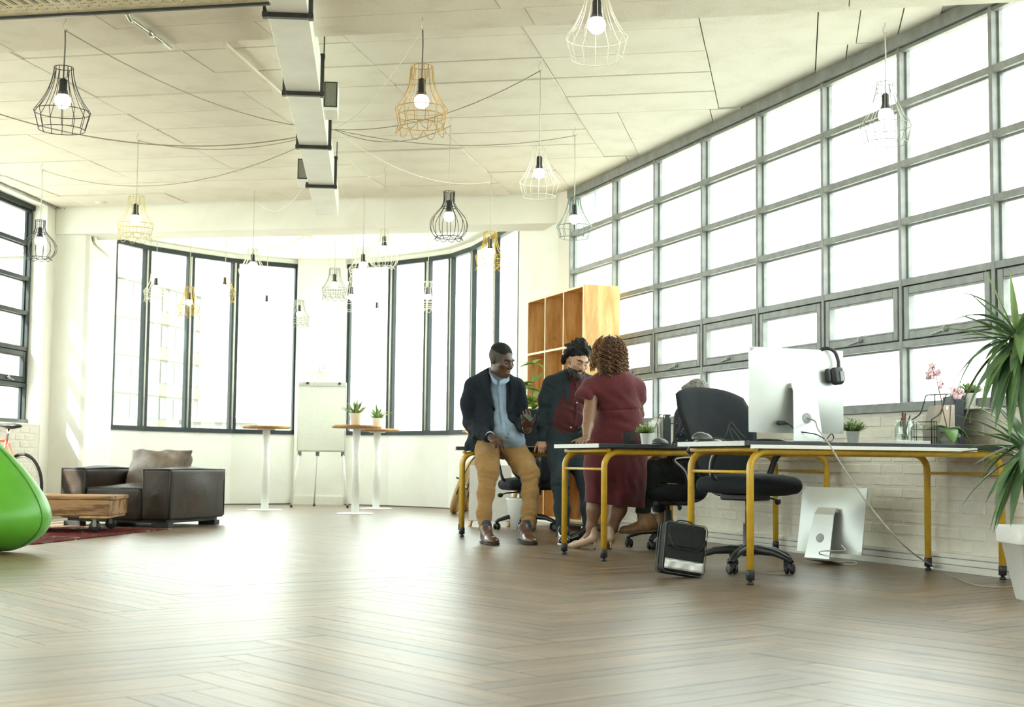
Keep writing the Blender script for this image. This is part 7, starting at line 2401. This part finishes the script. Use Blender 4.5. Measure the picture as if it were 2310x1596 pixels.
q.rbox(np.array(bp3(0, -BD / 2 - 0.002, BH * 0.72)), (BW / 2 - 0.016, 0.010, 0.062), 0.009, R=Rb)
q.field(lambda x, y, z: 0.0016 * np.sin(95 * x + 20 * z))
q.build('front_pocket', nyl, bag)
MB().tube(bez([bp3(-BW / 2 + 0.018, -BD / 2 - 0.012, BH * 0.72), bp3(-BW / 2 + 0.05, -BD / 2 - 0.014, BH * 0.50), bp3(0, -BD / 2 - 0.015, BH * 0.49), bp3(BW / 2 - 0.05, -BD / 2 - 0.014, BH * 0.50), bp3(BW / 2 - 0.018, -BD / 2 - 0.012, BH * 0.72)], 6), 0.0035, 6).build('pocket_hem', M['black'], bag)
MB().tube(bez([bp3(-0.05, -0.01, BH - 0.002), bp3(-0.04, -0.012, BH + 0.014), bp3(0.0, -0.014, BH + 0.018), bp3(0.04, -0.012, BH + 0.014), bp3(0.05, -0.01, BH - 0.002)], 5), [(0.009, 0.004)] * 21, 8).build('carry_handle', M['black'], bag)
for z in (0.20, ):
    MB().tube([bp3(BW / 2 + 0.006, 0.0 + 0.014 * math.cos(a), BH * 0.66 + 0.018 * math.sin(a)) for a in [i / 14 * 2 * PI for i in range(14)]], 0.0024, 6, closed=True).build('strap_ring', M['chrome'], bag)
MB().tube(bez([bp3(BW / 2 + 0.008, 0.0, BH * 0.64), bp3(BW / 2 + 0.014, 0.03, BH * 0.5), bp3(BW / 2 + 0.012, 0.035, BH * 0.2), bp3(BW / 2 + 0.004, 0.0, 0.02)], 5), [(0.012, 0.003)] * 16, 8).build('shoulder_strap', M['black'], bag)

# ---------------------------------------------------------------- yucca in a tall tapered pot
yp = Vector(C(*PCAM(2352, 1355, 6.95)[:2])); yp.z = 0
yu = thing('yucca', 'tall yucca in a tapered white floor pot at the right edge before the window', 'plant', yp, -YAW)
q = MB()
b = MB()
def sq(rw_, z, r=0.03, n=4):
    pts = []
    for (sx, sy, a0) in ((1, 1, 0), (-1, 1, PI / 2), (-1, -1, PI), (1, -1, 1.5 * PI)):
        for i in range(n + 1):
            a = a0 + PI / 2 * i / n
            pts.append((sx * (rw_ - r) + r * math.cos(a), sy * (rw_ - r) + r * math.sin(a), z))
    return pts
prof = [(0.100, 0.0), (0.103, 0.004), (0.152, 0.27), (0.168, 0.272), (0.171, 0.28), (0.172, 0.352), (0.168, 0.358), (0.155, 0.358), (0.150, 0.33)]
rows = [sq(r_, z) + [sq(r_, z)[0]] for r_, z in prof]
b.grid(rows)
bmesh.ops.remove_doubles(b.bm, verts=b.bm.verts[:], dist=1e-5)
b.build('pot', M['pot_white'], yu)
MB().box((0, 0, 0.33), (0.30, 0.30, 0.004)).build('soil', M['soil'], yu)
bark = plain('yucca_bark', (0.19, 0.15, 0.10), 0.9, var=0.4, scale=40, bmp=0.7)
hA = np.array(PCAM(2294, 765, 6.80)) - np.array([*PCAM(2352, 1355, 6.95)[:2], 0]) ; hA = Vector(hA)
hB = Vector(np.array(PCAM(2318, 1012, 6.75)) - np.array([*PCAM(2352, 1355, 6.95)[:2], 0]))
MB().tube(bez([(0.02, 0, 0.32), (0.0, -0.01, 0.7), hA + Vector((0.01, 0.02, -0.10)), hA + Vector((0, 0, 0.02))], 6), [0.034] * 19, 12).build('trunk', bark, yu)
MB().tube(bez([(-0.05, -0.05, 0.32), hB + Vector((0.02, 0.02, -0.12)), hB], 6), [0.026] * 13, 12).build('trunk', bark, yu)
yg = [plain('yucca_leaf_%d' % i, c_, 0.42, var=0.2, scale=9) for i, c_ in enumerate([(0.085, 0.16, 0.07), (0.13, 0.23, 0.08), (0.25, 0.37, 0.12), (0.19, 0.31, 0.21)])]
r = random.Random(21)
def yleaf(p0, az, el, L, w, droop, m, curl=0.0):
    d = Vector((math.cos(az) * math.cos(el), math.sin(az) * math.cos(el), math.sin(el)))
    MB().grid(blade_rows(p0, d, L * 1.2, w * 1.25, droop, 0.22, 10, curl=curl)).build('leaf', yg[m], yu, thick=0.0015)
# the leaves the photograph singles out: azimuth (0 = right, pi = left), elevation, length, half width, droop
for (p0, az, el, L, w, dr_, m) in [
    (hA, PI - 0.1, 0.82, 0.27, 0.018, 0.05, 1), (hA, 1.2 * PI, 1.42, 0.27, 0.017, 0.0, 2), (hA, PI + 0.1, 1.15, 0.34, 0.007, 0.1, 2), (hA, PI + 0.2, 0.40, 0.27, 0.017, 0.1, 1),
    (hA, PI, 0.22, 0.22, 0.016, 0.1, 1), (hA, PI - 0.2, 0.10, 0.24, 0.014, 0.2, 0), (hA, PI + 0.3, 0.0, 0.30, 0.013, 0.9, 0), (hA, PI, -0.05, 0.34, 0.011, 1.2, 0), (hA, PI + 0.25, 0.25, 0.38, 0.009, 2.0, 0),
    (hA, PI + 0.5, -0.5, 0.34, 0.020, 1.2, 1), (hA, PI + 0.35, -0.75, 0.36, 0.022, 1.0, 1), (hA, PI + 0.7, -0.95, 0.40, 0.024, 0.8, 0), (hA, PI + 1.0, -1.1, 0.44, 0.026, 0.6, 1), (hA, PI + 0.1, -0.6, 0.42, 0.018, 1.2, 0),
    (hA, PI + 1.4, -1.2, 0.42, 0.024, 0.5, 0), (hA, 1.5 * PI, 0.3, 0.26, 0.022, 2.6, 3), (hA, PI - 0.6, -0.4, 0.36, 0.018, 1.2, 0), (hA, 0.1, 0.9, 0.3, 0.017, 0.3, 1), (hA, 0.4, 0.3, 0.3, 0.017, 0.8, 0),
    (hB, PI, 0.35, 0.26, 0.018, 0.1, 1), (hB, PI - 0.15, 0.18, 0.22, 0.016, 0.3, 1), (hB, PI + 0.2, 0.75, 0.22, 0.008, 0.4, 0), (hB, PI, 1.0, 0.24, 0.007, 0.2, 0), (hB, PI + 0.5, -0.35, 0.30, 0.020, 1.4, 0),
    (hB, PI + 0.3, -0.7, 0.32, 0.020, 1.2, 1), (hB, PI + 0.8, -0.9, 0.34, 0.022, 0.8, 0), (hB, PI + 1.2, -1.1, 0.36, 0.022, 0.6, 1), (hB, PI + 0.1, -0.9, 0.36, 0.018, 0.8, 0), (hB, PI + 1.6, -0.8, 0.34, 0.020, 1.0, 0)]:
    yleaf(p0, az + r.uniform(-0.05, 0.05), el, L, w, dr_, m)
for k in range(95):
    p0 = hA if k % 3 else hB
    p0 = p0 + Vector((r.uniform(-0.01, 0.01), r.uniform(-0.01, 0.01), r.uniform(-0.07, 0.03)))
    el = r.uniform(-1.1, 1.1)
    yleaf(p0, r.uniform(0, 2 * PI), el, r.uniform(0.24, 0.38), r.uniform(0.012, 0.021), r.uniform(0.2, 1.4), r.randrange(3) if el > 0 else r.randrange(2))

# ---------------------------------------------------------------- bicycles
def bicycle(label, loc, rz, frame_m, tyre_m, R=0.34, tw=0.016, guard=None, grip=None, lean=0.0, saddle_m=None):
    """local x forwards, hubs at z = R; rear wheel at x = 0"""
    t = thing('bicycle', label, 'bicycle', loc, 0)
    t.rotation_euler = (lean, 0, rz)
    WB = 1.02
    for x in (0, WB):
        def ring(rad, n=40): return [(x + rad * math.cos(2 * PI * i / n), 0, R + rad * math.sin(2 * PI * i / n)) for i in range(n)]
        ty = MB().tube(ring(R - tw), tw, 10, closed=True).build('tyre', tyre_m, t)
        MB().tube(ring(R - 0.024 - tw), (0.009), 8, closed=True).build('rim', M['steel'], ty)
        b = MB()
        for k in range(28):
            a = 2 * PI * k / 28
            b.tube([(x + 0.02 * math.cos(a + 0.9), 0.018 * (1 if k % 2 else -1), R + 0.02 * math.sin(a + 0.9)), (x + (R - 0.045) * math.cos(a), 0, R + (R - 0.045) * math.sin(a))], 0.0011, 4)
        b.tube([(x, -0.05, R), (x, 0.05, R)], 0.016, 10)
        b.build('spokes', M['chrome'], ty)
        if guard:
            n = 18
            MB().tube([(x + (R + 0.012) * math.cos(a), 0, R + (R + 0.012) * math.sin(a)) for a in [(-0.1 if x else 0.2) + (PI * 1.02 if not x else PI * 0.75) * i / n for i in range(n + 1)]], [(0.006, 0.026)] * (n + 1), 8).build('mudguard', guard, t)
    bb2 = (0.43, 0, R - 0.06); seat_t = (0.27, 0, 0.80); head_t = (0.83, 0, 0.82); head_b = (0.86, 0, 0.66)
    b = MB()
    b.tube([bb2, seat_t], 0.015, 10).tube([seat_t, head_t], 0.014, 10).tube([bb2, head_b], 0.017, 10).tube([head_b, head_t], 0.018, 10)
    for s in (-1, 1):
        b.tube([(0, s * 0.055, R), (0.14, s * 0.045, R + 0.22), (0.26, s * 0.016, 0.77)], 0.008, 8)
        b.tube([(0, s * 0.055, R), bb2], 0.009, 8)
        b.tube([(0.86, s * 0.03, 0.66), (WB, s * 0.05, R)], 0.011, 8)
    b.tube([(0.10, -0.05, R + 0.17), (0.10, 0.05, R + 0.17)], 0.007, 8)
    b.build('frame', frame_m, t)
    MB().tube([seat_t, (0.235, 0, 0.92)], 0.012, 10).build('seat_post', M['chrome'], t)
    q = Clay((0.05, -0.12, 0.86), (0.45, 0.12, 1.02), 0.007, 0.03)
    q.ell((0.16, 0, 0.945), (0.10, 0.075, 0.025)); q.cone((0.20, 0, 0.945), (0.36, 0, 0.945), 0.05, 0.016, 0.04, flat=((0, 0, 1), 0.5))
    q.build('saddle', saddle_m or M['black'], t, 0.1)
    MB().tube([head_t, (0.815, 0, 0.93)], 0.012, 10).tube(bez([(0.70, -0.29, 0.97), (0.78, -0.18, 0.965), (0.83, 0, 0.945), (0.78, 0.18, 0.965), (0.70, 0.29, 0.97)], 6), 0.011, 10).build('handlebar', M['chrome'], t)
    for s in (-1, 1):
        MB().tube([(0.70, s * 0.29, 0.97), (0.60, s * 0.325, 0.972)], 0.017, 12).build('grip', grip or M['black'], t)
        MB().tube([(0.74, s * 0.24, 0.96), (0.70, s * 0.22, 0.93), (0.62, s * 0.26, 0.93)], 0.004, 6).build('brake_lever', M['chrome'], t)
    b = MB()
    b.lathe([(0.03, -0.003), (0.09, -0.003), (0.09, 0.003), (0.03, 0.003)], 28, Vector(bb2) + Vector((0, -0.05, 0)), M=Matrix.Rotation(PI / 2, 3, 'X'))
    b.tube([(bb2[0], -0.075, bb2[2]), (bb2[0] + 0.12, -0.075, bb2[2] - 0.11)], 0.009, 8).tube([(bb2[0], 0.075, bb2[2]), (bb2[0] - 0.12, 0.075, bb2[2] + 0.11)], 0.009, 8)
    b.box((bb2[0] + 0.12, -0.12, bb2[2] - 0.11), (0.09, 0.07, 0.02), bev=0.004).box((bb2[0] - 0.12, 0.12, bb2[2] + 0.11), (0.09, 0.07, 0.02), bev=0.004)
    b.build('crankset', M['blackmetal'], t)
    MB().tube([(0.0, -0.05, R + 0.03), (bb2[0], -0.05, bb2[2] + 0.09)], 0.003, 6).tube([(0.0, -0.05, R - 0.03), (bb2[0], -0.05, bb2[2] - 0.09)], 0.003, 6).build('chain', M['steel'], t)
    return t
red = plain('red_frame', (0.55, 0.06, 0.03), 0.35, var=0.1)
tyre_b = plain('black_tyre', (0.03, 0.03, 0.028), 0.8, var=0.3, scale=80, bmp=0.5)
tyre_t = plain('tan_tyre', (0.50, 0.33, 0.15), 0.75, var=0.2, scale=70, bmp=0.4)
p = PD(48, 1100, 14.2); p.z = 0
bicycle('red bicycle with black tyres behind the beanbag at the left edge', p, -YAW + PI - 0.62, red, tyre_b)
cork = plain('cork_grip', (0.50, 0.30, 0.19), 0.8, var=0.2, scale=60)
fw_ = PZ(1021, 1160)
hd_ = C(0.10, 0.99) - C(0, 0)
bicycle('black bicycle with tan tyres and cork grips behind the man in navy', fw_, math.atan2(hd_.y, hd_.x), M['black'], tyre_t, R=0.36, tw=0.044, guard=M['black'], grip=cork, lean=0.36)

# low wooden easel with a white sheet, under the desk end
p = PD(1128, 1168, 14.2); p.z = 0
es = thing('wooden_easel', 'low wooden easel with a white panel seen under the desk of the man in navy', 'easel', p, -YAW)
for (x0, x1) in ((0.10, 0.02), (-0.28, -0.20)):
    MB().bar((x0 - 0.02, -0.02, 0.0), (x0 + 0.12, 0.12, 0.62), 0.03, 0.025).build('leg', M['pine'], es)
MB().bar((-0.02, 0.25, 0.0), (-0.02, 0.13, 0.62), 0.03, 0.02).build('leg', M['pine'], es)
MB().box((-0.10, 0.02, 0.33), (0.42, 0.02, 0.56), rot=Matrix.Rotation(math.radians(-13), 3, 'X')).build('panel', M['white'], es)
